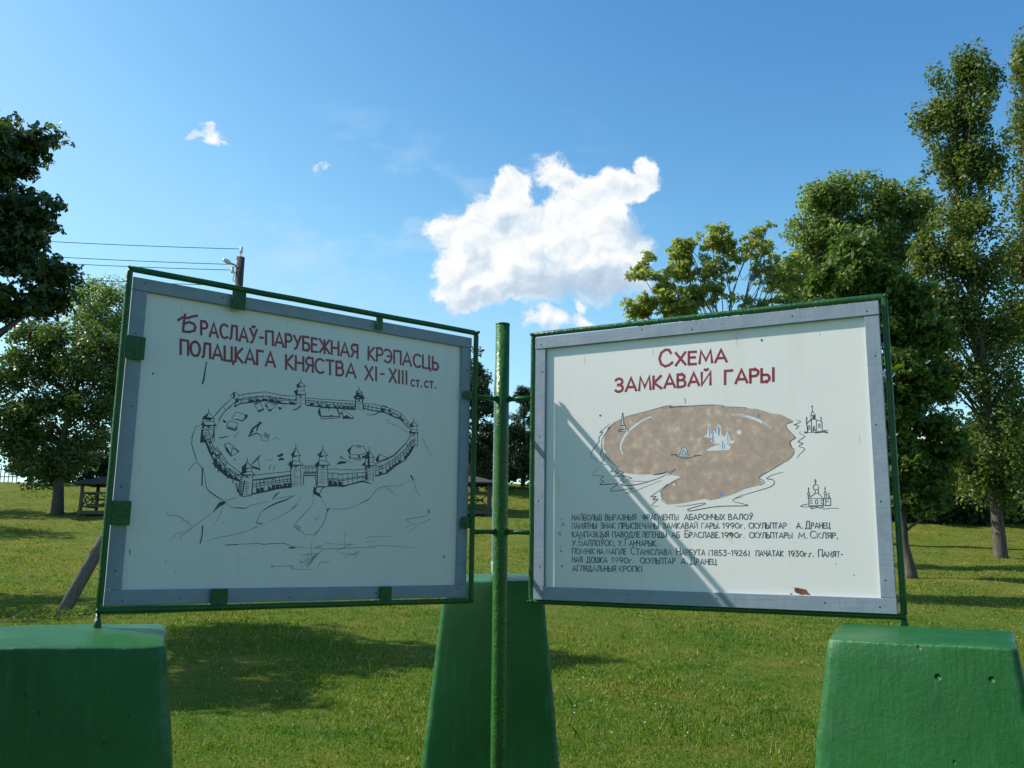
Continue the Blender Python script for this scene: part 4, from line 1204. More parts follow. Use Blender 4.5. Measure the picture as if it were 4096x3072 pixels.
s0 red red_lettering.2 10.3 880,2387 883,2448 867,2449 867,2449 860,2447 855,2442 853,2435 854,2428 859,2423 866,2421 882,2420
s0 red red_lettering.2 10.3 866,2422 864,2422 856,2420 850,2414 848,2406 849,2398 855,2392 863,2389 880,2389
s0 red red_lettering.2 10.3 833,2388 813,2449 787,2388
s0 red red_lettering.2 10.3 826,2408 796,2408
s0 red red_lettering.2 10 742,2447 702,2387
s0 red red_lettering.2 10 706,2448 739,2386
s0 red red_lettering.2 10 685,2389 688,2449
s0 red red_lettering.2 9.1 664,2421 646,2423
s0 red red_lettering.2 10.1 619,2451 582,2391
s0 red red_lettering.2 10.1 586,2451 617,2390
s0 red red_lettering.2 10.1 567,2391 569,2451
s0 red red_lettering.2 10.2 548,2391 550,2450
s0 red red_lettering.2 10.2 528,2391 531,2451
s0 red red_lettering.2 8.1 487,2412 490,2414 494,2415 498,2414 501,2410 503,2406 504,2400 503,2395 501,2390 497,2387 493,2386 489,2387 486,2390
s0 red red_lettering.2 8.1 477,2415 461,2415
s0 red red_lettering.2 8.1 469,2416 468,2386
s0 red red_lettering.2 8.1 448,2387 448,2391
s0 red red_lettering.2 8.2 412,2415 416,2418 420,2418 424,2417 427,2413 429,2409 430,2403 429,2398 427,2393 423,2390 419,2389 415,2390 411,2393
s0 red red_lettering.2 8.2 402,2419 385,2420
s0 red red_lettering.2 8.2 394,2419 393,2389
s0 red red_lettering.2 8.2 371,2391 371,2394"""
ART_R = """f0 brown brown_hill_shape 0 539,2160 557,2203 592,2231 639,2250 736,2268 815,2285 859,2288 957,2282 1042,2280 1094,2270 1181,2259 1236,2246 1280,2231 1334,2220 1381,2192 1379,2185 1352,2179 1356,2157 1379,2133 1386,2120 1366,2106 1372,2081 1379,2056 1356,2033 1316,2007 1276,1986 1238,1967 1233,1954 1250,1942 1235,1930 1174,1916 1129,1897 1072,1879 1025,1870 1000,1877 947,1867 883,1857 834,1855 813,1874 808,1889 803,1910 836,1940 863,1958 901,1973 875,1979 853,1984 837,1993 788,1988 704,1988 665,1993 625,1999 598,2026 562,2054 544,2072 536,2116
s1 pale rampart_marking 10.1 767,2245 724,2229 678,2201 644,2170 623,2134 619,2107 631,2079
s1 pale rampart_marking 11 1126,2233 1180,2224 1229,2206 1259,2187 1288,2163
s1 blue rampart_marking 3.3 1134,2232 1185,2223
s1 blue rampart_marking 5.4 1251,2192 1283,2166
f0 blue rampart_marking 0 1246,2220 1245,2217 1242,2214 1239,2213 1235,2214 1233,2217 1232,2221 1233,2224 1236,2227 1239,2228 1243,2226 1245,2224
f0 blue rampart_marking 0 1080,1895 1079,1891 1076,1888 1072,1887 1068,1888 1066,1891 1065,1895 1066,1899 1069,1901 1073,1902 1077,1901 1079,1898
f0 bluefaint rampart_marking 0 878,1872 877,1869 875,1867 871,1866 868,1867 866,1869 865,1872 866,1875 868,1877 872,1878 875,1877 877,1875
f0 bluefaint rampart_marking 0 718,2248 717,2245 715,2243 712,2242 709,2243 707,2246 706,2249 707,2251 709,2254 712,2254 715,2253 717,2251
f0 bluefaint rampart_marking 0 581,2106 581,2103 578,2101 576,2101 573,2101 571,2103 570,2106 571,2109 573,2111 576,2111 579,2111 581,2109
f0 pale rampart_marking 0 1166,2154 1164,2149 1160,2146 1155,2145 1150,2146 1147,2150 1145,2155 1147,2161 1151,2164 1156,2165 1161,2164 1164,2160
f0 pale rampart_marking 0 870,1940 869,1937 867,1935 864,1935 861,1935 859,1938 858,1940 859,1943 861,1945 864,1946 867,1945 869,1943
f0 pale rampart_marking 0 547,2096 546,2093 543,2091 540,2090 536,2091 534,2093 533,2097 534,2100 536,2102 540,2103 543,2102 546,2100
f0 pale castle_sketch 0 995,2146 1017,2153 1024,2199 1031,2189 1034,2150 1049,2172 1056,2151 1063,2195 1078,2186 1080,2147 1093,2148 1069,2130 1027,2137
f0 pale castle_sketch 0 1027,2119 1046,2139 1059,2135 1095,2141 1104,2164 1113,2141 1118,2122 1135,2119 1128,2109 1053,2110
f0 pale castle_sketch 0 1010,2086 1042,2100 1073,2109 1082,2127 1092,2113 1117,2097 1111,2082 1021,2080
s0 blue castle_sketch 4.4 1026,2189 1029,2142
s0 blue castle_sketch 4.4 1066,2187 1068,2145
s0 blue castle_sketch 3.3 1073,2181 1070,2150
s0 blue castle_sketch 5.5 1044,2162 1041,2121
s0 blue castle_sketch 4.4 1084,2121 1082,2088
s0 blue castle_sketch 3.3 1092,2108 1091,2088
s0 blue castle_sketch 3.3 1106,2149 1107,2113
s0 ink castle_sketch 2.2 1027,2118 1048,2120
s0 ink castle_sketch 1.7 995,2147 1012,2149
f0 pale obelisk_sketch 0 621,2210 629,2270 632,2270 638,2209
f0 pale obelisk_sketch 0 619,2211 644,2210 643,2193 622,2194
f0 pale obelisk_sketch 0 607,2186 658,2195 657,2182
s0 ink obelisk_sketch 3 622,2212 629,2269 632,2269 637,2213
s0 blue obelisk_sketch 4.6 632,2262 634,2215
s0 ink obelisk_sketch 4.6 619,2212 644,2211
s0 ink obelisk_sketch 3 622,2210 623,2195 642,2194 643,2210
s0 blue obelisk_sketch 6.8 631,2207 631,2197
s0 ink obelisk_sketch 3.4 612,2193 657,2195
s0 ink obelisk_sketch 3.6 607,2186 659,2186
s0 ink obelisk_sketch 3 612,2193 612,2186
s0 ink obelisk_sketch 3 657,2195 658,2187
f0 pale tent_sketch 0 892,2066 907,2098 914,2101 923,2095 930,2064
f0 blue tent_sketch 0 898,2069 911,2096 917,2092 910,2082 905,2067
f0 blue tent_sketch 0 919,2090 928,2066 918,2066
f0 pale tent_sketch 0 906,2082 918,2082 916,2069 907,2069
s0 ink tent_sketch 2.7 892,2066 905,2096 914,2101 924,2094 931,2064
s0 ink tent_sketch 2.7 907,2083 918,2082 916,2069 907,2069
s0 ink tent_sketch 3.3 852,2070 868,2071 883,2066 879,2062 898,2058
s0 ink tent_sketch 4.5 854,2071 882,2070
s0 ink tent_sketch 3.3 898,2056 925,2053 946,2056 973,2063 990,2064
s0 ink tent_sketch 4.4 958,2062 990,2064
s1 ink shore_outline 3.4 642,2251 736,2268 820,2285 858,2288 851,2279 881,2281 957,2281 1042,2280 1091,2273 1086,2266
s1 ink shore_outline 1.8 1088,2270 1181,2260 1191,2255
s1 ink shore_outline 1.5 1216,2252 1236,2248 1280,2232
s1 ink shore_outline 3.2 592,2230 572,2213 557,2204 570,2207 551,2186 533,2160 527,2133 533,2094
s1 ink shore_outline 3.4 568,2224 533,2198 517,2185 533,2187 513,2161 514,2144 480,2102 475,2080 500,2062 503,2047
s1 ink shore_outline 3 524,2133 527,2105 520,2081 541,2050
s1 ink shore_outline 2.7 533,2094 539,2067 526,2045 556,2036
s1 ink shore_outline 3.4 515,2027 481,1992 535,1986 521,1972 535,1961 520,1948 599,1949 570,1925 584,1917 672,1928 653,1913 658,1907 809,1961
s1 ink shore_outline 3 567,2028 582,2016 570,2006 605,2000 585,1984 636,1983 625,1972 687,1944
s1 ink shore_outline 2.7 585,2037 608,2026 599,2013 631,1999 619,1990 670,1974 647,1969 676,1960 743,1958
s1 ink shore_outline 3.4 630,1972 616,1964 636,1956 622,1943 692,1944 765,1961 820,1980 873,2009
s1 ink shore_outline 5.6 771,1986 810,1990 835,1998
s1 ink shore_outline 2.7 842,1980 875,2010
s1 ink shore_outline 2.9 899,1973 852,1948 836,1941 808,1915 802,1910 811,1900 805,1892 813,1882 808,1874 834,1855
s1 ink shore_outline 3.3 837,1943 797,1916 758,1890 782,1891 767,1877 790,1878 763,1856 772,1849 796,1849
f0 ink shore_outline 0 825,1939 838,1944 836,1938
s1 ink shore_outline 3.3 869,1848 909,1848 991,1859 994,1853 930,1836 926,1829 946,1828 1051,1844 1172,1846 1173,1851 1125,1864 1123,1874 1163,1884
s1 ink shore_outline 3 1123,1872 1148,1886 1244,1912 1284,1926 1294,1941 1285,1953 1263,1956 1285,1970 1332,1982
s1 ink shore_outline 3 1235,1929 1252,1939 1250,1949 1233,1959 1246,1972 1286,1993 1346,2028
s1 ink shore_outline 3.2 1379,2186 1352,2179 1354,2162 1374,2138 1386,2123 1383,2118 1364,2106 1368,2086 1379,2071 1373,2049 1346,2023
s1 ink shore_outline 2.8 1390,2195 1410,2188 1390,2177 1383,2175 1402,2169 1390,2159 1397,2157
s1 ink shore_outline 2.8 1408,2149 1405,2137 1424,2126 1402,2110 1397,2102 1415,2097 1399,2085 1422,2074 1399,2051 1389,2036
s0 ink shore_outline 3.4 921,2317 922,2307
s0 rust rust_mark.15 2.2 924,2306 922,2295
s0 ink church_sketch 2.8 1458,2253 1458,2226
s0 ink church_sketch 2.6 1455,2247 1462,2246
s0 ink church_sketch 2.8 1458,2228 1451,2211 1469,2210 1459,2228
s0 ink church_sketch 2.8 1452,2211 1452,2195
s0 ink church_sketch 2.8 1469,2210 1468,2193
f0 ink church_sketch 0 1458,2209 1467,2208 1466,2193 1458,2194
s0 ink church_sketch 4.3 1452,2194 1468,2194
s0 ink church_sketch 3.4 1452,2194 1434,2177 1433,2172
s0 ink church_sketch 3.2 1468,2193 1493,2182
s0 ink church_sketch 4.3 1435,2205 1433,2175
s0 ink church_sketch 3.2 1431,2196 1437,2196
s0 ink church_sketch 3.4 1491,2203 1491,2182
s0 ink church_sketch 2.6 1488,2195 1495,2195
s0 ink church_sketch 3.5 1434,2177 1436,2140
s0 ink church_sketch 3 1453,2191 1451,2141
s0 ink church_sketch 2.8 1472,2190 1472,2142
s0 ink church_sketch 3.2 1494,2182 1493,2142
s0 ink church_sketch 2.6 1438,2152 1439,2167 1444,2169 1446,2156 1440,2152
s0 ink church_sketch 2.6 1481,2155 1480,2170 1485,2174 1487,2157
s0 ink church_sketch 2.6 1456,2144 1459,2161 1464,2166 1467,2144
s0 ink church_sketch 1.9 1459,2144 1461,2159
s0 ink church_sketch 1.9 1464,2144 1465,2160
s0 ink church_sketch 3.2 1422,2144 1432,2137 1425,2140 1465,2140 1514,2146
s0 ink church_sketch 2.8 1465,2137 1498,2139 1516,2135
f0 ink church_sketch 0 1422,2146 1436,2142 1432,2137 1422,2139
s0 ink church_sketch 3.2 1498,2142 1514,2138
s0 ink church_sketch.2 3.2 1457,1950 1457,1930
s0 ink church_sketch.2 2.6 1454,1946 1461,1945
s0 ink church_sketch.2 2.8 1453,1939 1462,1939
s0 ink church_sketch.2 2.8 1457,1930 1448,1920 1449,1910 1454,1906 1466,1907 1470,1917 1465,1925 1458,1930
s0 ink church_sketch.2 2.8 1454,1905 1454,1893
s0 ink church_sketch.2 2.8 1466,1906 1467,1892
s0 ink church_sketch.2 2.6 1453,1893 1468,1892
s0 ink church_sketch.2 2.8 1454,1893 1429,1872 1485,1871 1468,1892
s0 ink church_sketch.2 3 1428,1872 1427,1843 1484,1843 1485,1871
s0 ink church_sketch.2 3 1429,1917 1429,1899
s0 ink church_sketch.2 2.6 1426,1911 1432,1911
s0 ink church_sketch.2 2.8 1429,1899 1425,1892 1426,1884 1433,1885 1433,1893 1429,1899
s0 ink church_sketch.2 2.8 1427,1884 1426,1872
s0 ink church_sketch.2 2.6 1433,1884 1433,1876
s0 ink church_sketch.2 3 1494,1919 1493,1900
s0 ink church_sketch.2 2.6 1490,1912 1496,1912
s0 ink church_sketch.2 2.8 1493,1900 1488,1893 1490,1886 1498,1887 1498,1894 1493,1900
s0 ink church_sketch.2 2.8 1491,1885 1490,1871
s0 ink church_sketch.2 2.8 1497,1885 1496,1871
s0 ink church_sketch.2 2.6 1509,1894 1504,1881 1505,1871 1509,1871 1509,1883
s0 ink church_sketch.2 2.8 1485,1870 1513,1871 1512,1843 1493,1843 1495,1870
s0 ink church_sketch.2 2.8 1495,1860 1507,1861
s0 ink church_sketch.2 2.4 1432,1851 1433,1864 1437,1867 1441,1864 1440,1851 1432,1851
s0 ink church_sketch.2 2.4 1454,1850 1454,1864 1458,1867 1462,1864 1462,1850 1454,1850
s0 ink church_sketch.2 2.3 1475,1850 1476,1863 1480,1867 1484,1863 1483,1850 1475,1850
s0 ink church_sketch.2 2.6 1427,1851 1400,1845 1395,1840 1409,1838 1512,1844
s0 ink church_sketch.2 3.2 1433,1836 1442,1834 1435,1831 1461,1837 1470,1833 1484,1838
s0 ink church_sketch.2 2.3 1481,1833 1483,1829 1516,1833 1543,1831
s1 blue blue_symbol 3.5 318,1792 336,1800
s1 blue blue_symbol 7 327,1760 332,1772 338,1776
s1 blue blue_symbol 3.5 336,1776 350,1761
s1 blue blue_symbol 5.8 312,1721 315,1738
s1 blue blue_symbol 4.6 320,1717 321,1736
s1 blue blue_symbol 2.3 324,1680 324,1649
s1 blue blue_symbol 4.6 318,1651 324,1647 331,1652
s0 blue blue_symbol 11.6 326,1582 334,1582
f0 rust rust_mark.16 0 1589,1572 1587,1570 1585,1570 1584,1572 1585,1574 1588,1574
f0 rust rust_mark.17 0 1525,1613 1524,1611 1522,1611 1521,1613 1522,1615 1524,1615
f0 drip paint_drip.18 0 1270,2544 1267,2539 1262,2540 1259,2545 1262,2550 1267,2549
f0 rust rust_mark.19 0 526,2263 523,2259 518,2259 515,2264 518,2268 523,2268
f0 rust rust_mark.20 0 1357,1517 1362,1519 1390,1514 1404,1511 1409,1501 1421,1491 1395,1492 1384,1490 1361,1499 1357,1507
f0 rust rust_mark.21 0 1340,1494 1346,1496 1348,1491 1341,1489
f0 rust rust_mark.22 0 1092,1733 1104,1736 1114,1732 1107,1726 1101,1729 1096,1725
s1 stain rust_stain.23 3.3 1100,1724 1101,1698
s1 stain rust_stain.24 2.2 1107,1724 1112,1689
s1 stain rust_stain.25 3.8 441,2552 443,2531 442,2511
s1 stain rust_stain.26 3.7 777,2551 779,2538 778,2525
s1 stain rust_stain.27 3.6 1156,2577 1157,2553 1155,2530
s1 stain rust_stain.28 3.5 1502,2560 1503,2546 1502,2533
s1 stain rust_stain.29 3.7 310,1985 312,1955 311,1926
s1 stain rust_stain.30 3.4 1634,2121 1635,2102 1633,2083
s0 red red_lettering.1 11.9 862,2525 854,2540 837,2543 817,2530 808,2504 816,2479 834,2467 854,2472 868,2482
s0 red red_lettering.1 11.6 884,2524 928,2468
s0 red red_lettering.1 11.6 928,2523 883,2467
s0 red red_lettering.1 11.5 977,2521 944,2522 943,2467 975,2466
s0 red red_lettering.1 11.5 943,2497 972,2496
s0 red red_lettering.1 11.5 991,2467 999,2522 1020,2478 1042,2521 1047,2467
s0 red red_lettering.1 11.4 1061,2466 1088,2519 1111,2465
s0 red red_lettering.1 11.4 1070,2483 1104,2482
s0 red red_lettering.2 11.8 597,2421 605,2427 615,2428 624,2425 629,2419 630,2411 625,2404 616,2400 608,2400
s0 red red_lettering.2 11.8 608,2398 614,2399 624,2396 631,2388 631,2379 625,2371 615,2368 604,2369 596,2375
s0 red red_lettering.2 11.7 646,2368 672,2427 696,2368
s0 red red_lettering.2 11.7 654,2385 688,2385
s0 red red_lettering.2 11.7 710,2368 717,2427 737,2380 759,2427 764,2369
s0 red red_lettering.2 11.6 778,2369 779,2426
s0 red red_lettering.2 11.6 814,2426 781,2396 815,2369
s0 red red_lettering.2 11.6 829,2370 854,2427 877,2370
s0 red red_lettering.2 11.6 837,2387 869,2387
s0 red red_lettering.2 11.5 890,2369 891,2425 907,2425 907,2425 915,2423 920,2419 922,2412 920,2406 914,2401 907,2399 890,2399
s0 red red_lettering.2 11.5 907,2399 909,2399 917,2397 923,2391 925,2384 923,2376 917,2371 908,2369 890,2369
s0 red red_lettering.2 11.5 939,2371 964,2427 986,2371
s0 red red_lettering.2 11.5 947,2387 979,2387
s0 red red_lettering.2 11.5 1000,2425 999,2370 1039,2425 1037,2370
s0 red red_lettering.2 11.4 1013,2438 1020,2434 1028,2439
s0 red red_lettering.2 11.3 1101,2366 1103,2424 1134,2424
s0 red red_lettering.2 11.3 1147,2367 1174,2424 1196,2367
s0 red red_lettering.2 11.3 1156,2383 1189,2382
s0 red red_lettering.2 11.3 1210,2365 1211,2421 1229,2421 1229,2421 1236,2419 1242,2415 1245,2409 1244,2403 1241,2397 1235,2393 1228,2392 1210,2392
s0 red red_lettering.2 11.3 1259,2420 1257,2364 1275,2364 1275,2364 1282,2366 1287,2370 1290,2376 1290,2382 1287,2388 1283,2393 1276,2394 1259,2394
s0 red red_lettering.2 11.2 1306,2365 1308,2420
s0 text caption_line.0 4 380,1789 380,1814
s0 text caption_line.0 4 393,1789 393,1813
s0 text caption_line.0 4 380,1801 393,1801
s0 text caption_line.0 4 398,1789 406,1813 414,1789
s0 text caption_line.0 4 400,1797 411,1797
s0 text caption_line.0 4 419,1813 418,1789 432,1813 432,1789
s0 text caption_line.0 4 423,1818 425,1816 428,1818
s0 text caption_line.0 4 448,1813 437,1813 437,1789 443,1789 443,1789 446,1789 448,1791 449,1794 449,1797 448,1799 446,1801 443,1802 437,1802
s0 text caption_line.0 4 462,1813 459,1812 456,1810 454,1806 454,1801 454,1797 456,1793 458,1790 462,1789 465,1790 467,1793 469,1797 470,1801 469,1806 467,1810 465,1812 462,1813
s0 text caption_line.0 4 474,1789 476,1791 479,1813 488,1813 488,1789
s0 text caption_line.0 4 493,1813 492,1789 498,1789 498,1789 501,1789 502,1791 503,1794 503,1797 502,1799 501,1801 499,1802 492,1802
s0 text caption_line.0 4 508,1813 508,1789 524,1789 525,1813
s0 text caption_line.0 4 516,1789 516,1813
s0 text caption_line.0 4 543,1789 543,1813 549,1813 549,1813 551,1812 553,1810 554,1807 553,1804 551,1802 549,1802 543,1802
s0 text caption_line.0 4 549,1802 550,1802 552,1801 555,1799 555,1796 555,1792 552,1790 549,1789 543,1789
s0 text caption_line.0 4 561,1813 560,1789 567,1789 567,1789 569,1790 571,1792 572,1794 572,1797 571,1800 569,1802 567,1802 561,1802
s0 text caption_line.0 4 578,1789 578,1812
s0 textfaint caption_line.0 4 582,1789 583,1813 589,1813 589,1813 591,1812 593,1810 594,1808 594,1805 593,1803 591,1801 588,1800 582,1800
s0 text caption_line.0 4 599,1789 608,1812 616,1789
s0 text caption_line.0 4 602,1796 613,1796
s0 text caption_line.0 4 621,1810 623,1812 626,1812 629,1811 631,1809 631,1805 629,1803 627,1801 624,1801
s0 text caption_line.0 4 624,1801 626,1801 629,1800 631,1797 631,1793 629,1790 626,1789 623,1789 620,1792
s0 text caption_line.0 4 636,1789 637,1813
s0 text caption_line.0 3.9 650,1789 650,1812
s0 text caption_line.0 4 637,1801 650,1801
s0 text caption_line.0 3.9 655,1812 654,1789 660,1789 660,1789 663,1789 664,1791 665,1794 665,1796 665,1799 663,1801 661,1801 654,1801
s0 text caption_line.0 3.9 671,1789 671,1812
s0 text caption_line.0 3.9 688,1789 688,1813 682,1813 682,1813 679,1812 677,1810 676,1808 676,1805 677,1803 679,1801 682,1800 688,1800
s0 text caption_line.0 3.9 682,1801 676,1789
s0 text caption_line.0 3.9 726,1788 727,1813
s0 text caption_line.0 3.9 727,1809 723,1808 721,1806 719,1804 719,1800 721,1798 723,1796 727,1795 730,1796 733,1798 734,1800 734,1804 733,1806 730,1808 727,1809
s0 text caption_line.0 3.9 739,1789 739,1812 745,1812 745,1812 748,1812 750,1810 751,1808 751,1805 750,1803 748,1801 745,1800 739,1800
s0 text caption_line.0 3.9 756,1789 764,1812 772,1789
s0 text caption_line.0 3.9 758,1796 769,1796
s0 text caption_line.0 3.9 776,1789 777,1813 787,1813
s0 text caption_line.0 3.9 792,1789 794,1812 801,1793 808,1812 810,1789
s0 text caption_line.0 3.9 825,1812 815,1812 814,1789 825,1789
s0 text caption_line.0 3.9 815,1801 824,1801
s0 text caption_line.0 3.9 830,1789 830,1812
s0 text caption_line.0 3.9 843,1789 843,1812
s0 text caption_line.0 3.9 830,1801 843,1801
s0 text caption_line.0 3.9 847,1812 860,1812
s0 text caption_line.0 3.9 854,1812 854,1789
s0 textfaint caption_line.0 3.9 865,1812 864,1789 870,1789 870,1789 873,1790 874,1792 875,1794 875,1797 874,1799 873,1801 871,1802 865,1802
s0 textfaint caption_line.0 3.9 881,1789 881,1811
s0 text caption_line.0 3.9 908,1789 918,1812 926,1789
s0 text caption_line.0 3.9 912,1796 923,1796
s0 text caption_line.0 3.9 944,1812 931,1812 931,1789 938,1789 938,1789 941,1790 943,1791 944,1794 944,1797 943,1799 941,1801 938,1801 931,1801
s0 text caption_line.0 3.9 949,1789 958,1811 966,1789
s0 text caption_line.0 3.9 952,1796 964,1796
s0 text caption_line.0 3.8 971,1789 972,1812 978,1812 978,1812 981,1811 983,1809 984,1807 984,1804 983,1802 980,1800 978,1800 972,1800
s0 text caption_line.0 3.8 998,1812 994,1811 992,1808 990,1805 989,1800 989,1796 991,1792 994,1790 997,1789 1001,1790 1003,1792 1005,1796 1006,1800 1006,1805 1004,1808 1001,1811 998,1812
s0 text caption_line.0 3.8 1011,1789 1011,1812
s0 text caption_line.0 3.8 1024,1789 1025,1812
s0 text caption_line.0 3.8 1011,1801 1025,1801
s0 text caption_line.0 3.8 1030,1812 1029,1803 1032,1799 1041,1799
s0 text caption_line.0 3.8 1042,1812 1041,1789
s0 text caption_line.0 3.8 1046,1811 1046,1789 1052,1789 1052,1789 1054,1789 1056,1791 1057,1794 1057,1796 1056,1799 1055,1800 1052,1801 1046,1801
s0 text caption_line.0 3.8 1063,1789 1064,1812
s0 text caption_line.0 3.8 1069,1811 1082,1789
s0 text caption_line.0 3.8 1083,1811 1068,1789
s0 text caption_line.0 3.8 1099,1789 1100,1811 1106,1811 1106,1811 1109,1810 1111,1808 1112,1806 1111,1803 1109,1801 1106,1801 1100,1801
s0 text caption_line.0 3.8 1106,1801 1107,1801 1110,1800 1112,1798 1113,1795 1112,1792 1110,1790 1106,1789 1099,1789
s0 text caption_line.0 3.8 1118,1790 1128,1812 1137,1790
s0 text caption_line.0 3.8 1122,1796 1134,1795
s0 text caption_line.0 3.8 1142,1790 1145,1792 1148,1812 1158,1812 1157,1790
s0 text caption_line.0 3.8 1173,1811 1169,1810 1166,1808 1164,1804 1163,1800 1164,1796 1166,1792 1168,1790 1172,1789 1175,1790 1178,1792 1181,1796 1181,1800 1181,1804 1179,1808 1176,1810 1173,1811
s0 text caption_line.0 3.8 1187,1811 1194,1798
s0 text caption_line.0 3.8 1201,1811 1191,1791 1188,1789
s0 text caption_line.0 3.8 1192,1815 1194,1814 1198,1816
s0 textfaint caption_line.1 4 380,1752 380,1776 392,1776 392,1752
s0 text caption_line.1 4 397,1752 404,1776 412,1752
s0 text caption_line.1 4 399,1759 409,1759
s0 text caption_line.1 4 416,1752 418,1776 425,1757 431,1776 433,1752
s0 text caption_line.1 4 448,1752 448,1776 443,1776 443,1776 441,1775 439,1774 438,1771 438,1768 439,1766 441,1764 443,1763 448,1763
s0 text caption_line.1 4 443,1763 437,1752
s0 text caption_line.1 4 453,1776 465,1776
s0 text caption_line.1 4 459,1776 459,1752
s0 text caption_line.1 4 469,1752 469,1776
s0 text caption_line.1 4 481,1752 481,1776
s0 text caption_line.1 4 469,1764 481,1764
s0 text caption_line.1 4 486,1776 485,1752 491,1752 491,1752 493,1753 495,1754 496,1757 496,1760 495,1763 493,1764 491,1765 486,1765
s0 text caption_line.1 4 501,1752 501,1776
s0 text caption_line.1 4 521,1773 523,1776 527,1776 530,1775 532,1772 532,1769 530,1766 527,1765 524,1765
s0 text caption_line.1 4 524,1764 527,1765 530,1763 532,1760 532,1757 530,1753 527,1752 523,1753 521,1755
s0 text caption_line.1 4 537,1752 537,1776
s0 text caption_line.1 4 550,1752 551,1776
s0 text caption_line.1 4 537,1764 550,1764
s0 text caption_line.1 4 555,1753 563,1776 572,1753
s0 text caption_line.1 4 558,1759 569,1759
s0 text caption_line.1 4 576,1752 576,1775
s0 text caption_line.1 4 588,1776 577,1764 589,1752
s0 text caption_line.1 4 607,1752 608,1775 622,1775 621,1752
s0 text caption_line.1 4 626,1752 626,1776 632,1776 632,1776 635,1775 637,1773 638,1771 638,1768 637,1766 635,1764 632,1763 626,1763
s0 text caption_line.1 3.9 643,1776 643,1752 650,1752 650,1752 652,1753 654,1755 655,1757 655,1760 654,1763 652,1764 650,1765 643,1765
s0 text caption_line.1 3.9 661,1752 661,1775
s0 text caption_line.1 3.9 680,1773 677,1775 674,1775 671,1774 668,1772 666,1768 666,1764 666,1759 668,1756 671,1753 674,1752 677,1753 680,1755
s0 text caption_line.1 3.9 685,1752 685,1776 691,1776 691,1776 694,1775 696,1773 696,1770 696,1768 694,1766 691,1765 685,1765
s0 text caption_line.1 3.9 691,1765 692,1765 695,1764 697,1762 698,1759 697,1756 695,1753 692,1752 685,1752
s0 textfaint caption_line.1 3.9 714,1775 703,1775 703,1752 713,1752
s0 textfaint caption_line.1 3.9 703,1764 712,1764
s0 text caption_line.1 3.9 719,1776 719,1767 721,1763 730,1763
s0 text caption_line.1 3.9 731,1775 730,1752
s0 textfaint caption_line.1 3.9 735,1752 744,1775 752,1752
s0 textfaint caption_line.1 3.9 738,1759 749,1759
s0 text caption_line.1 3.9 756,1752 757,1775
s0 text caption_line.1 3.9 770,1752 770,1776
s0 text caption_line.1 3.9 756,1765 770,1765
s0 text caption_line.1 3.9 775,1775 774,1752 780,1752 780,1752 783,1753 784,1755 785,1757 785,1760 784,1762 783,1764 781,1765 774,1765
s0 text caption_line.1 3.9 791,1753 792,1776
s0 text caption_line.1 3.9 812,1772 815,1775 818,1775 821,1774 823,1771 823,1768 821,1766 818,1764 815,1764
s0 text caption_line.1 3.9 815,1764 818,1765 821,1764 823,1761 823,1757 821,1754 818,1753 814,1753 811,1756
s0 text caption_line.1 3.9 828,1753 837,1776 845,1753
s0 text caption_line.1 3.9 831,1759 843,1759
s0 text caption_line.1 3.9 850,1753 853,1776 859,1757 867,1776 869,1753
s0 text caption_line.1 3.9 873,1752 874,1775
s0 text caption_line.1 3.9 886,1776 874,1764 886,1753
s0 text caption_line.1 3.9 891,1752 900,1775 908,1752
s0 text caption_line.1 3.9 894,1760 905,1760
s0 text caption_line.1 3.9 912,1753 913,1776 919,1776 919,1776 921,1775 923,1773 924,1770 923,1768 921,1766 918,1765 913,1765
s0 text caption_line.1 3.9 918,1765 919,1765 922,1764 924,1762 925,1759 924,1756 922,1754 919,1753 912,1753
s0 text caption_line.1 3.9 930,1753 939,1776 946,1753
s0 text caption_line.1 3.9 933,1760 944,1760
s0 text caption_line.1 3.9 951,1775 951,1752 965,1775 965,1753
s0 text caption_line.1 3.8 956,1780 958,1778 961,1780
s0 textfaint caption_line.1 3.8 983,1753 983,1775 994,1775
s0 text caption_line.1 3.8 998,1753 1007,1775 1015,1753
s0 text caption_line.1 3.8 1001,1760 1012,1760
s0 text caption_line.1 3.8 1019,1752 1020,1775 1026,1775 1026,1775 1028,1774 1030,1773 1031,1770 1031,1768 1030,1765 1028,1764 1025,1763 1019,1763
s0 text caption_line.1 3.8 1036,1775 1035,1753 1041,1753 1041,1753 1044,1753 1045,1755 1046,1757 1047,1760 1046,1763 1044,1764 1042,1765 1036,1765
s0 text caption_line.1 3.8 1052,1753 1053,1775
s0 text caption_line.1 3.8 1058,1753 1058,1755
s0 text caption_line.1 3.8 1073,1770 1079,1775 1078,1753
s0 text caption_line.1 3.8 1101,1768 1099,1772 1097,1774 1093,1775 1089,1773 1087,1770 1087,1767 1089,1763 1092,1762 1096,1762 1099,1765 1101,1768 1100,1764 1094,1753
s0 text caption_line.1 3.8 1121,1769 1120,1772 1117,1775 1113,1775 1109,1774 1107,1770 1107,1767 1109,1764 1113,1762 1117,1763 1120,1765 1121,1769 1120,1764 1115,1753
s0 text caption_line.1 3.8 1136,1775 1132,1774 1129,1771 1127,1766 1127,1762 1128,1757 1131,1755 1135,1753 1139,1755 1142,1757 1143,1762 1143,1766 1142,1771 1139,1774 1136,1775
s0 text caption_line.1 3.8 1149,1753 1149,1767 1157,1767
s0 text caption_line.1 3.8 1165,1753 1165,1755
s0 text caption_line.1 3.8 1198,1773 1195,1775 1192,1775 1189,1774 1186,1772 1184,1768 1183,1764 1184,1760 1186,1757 1188,1754 1191,1753 1194,1754 1197,1756
s0 text caption_line.1 3.8 1202,1753 1203,1775
s0 text caption_line.1 3.8 1214,1775 1203,1764 1214,1753
s0 text caption_line.1 3.8 1220,1775 1226,1762
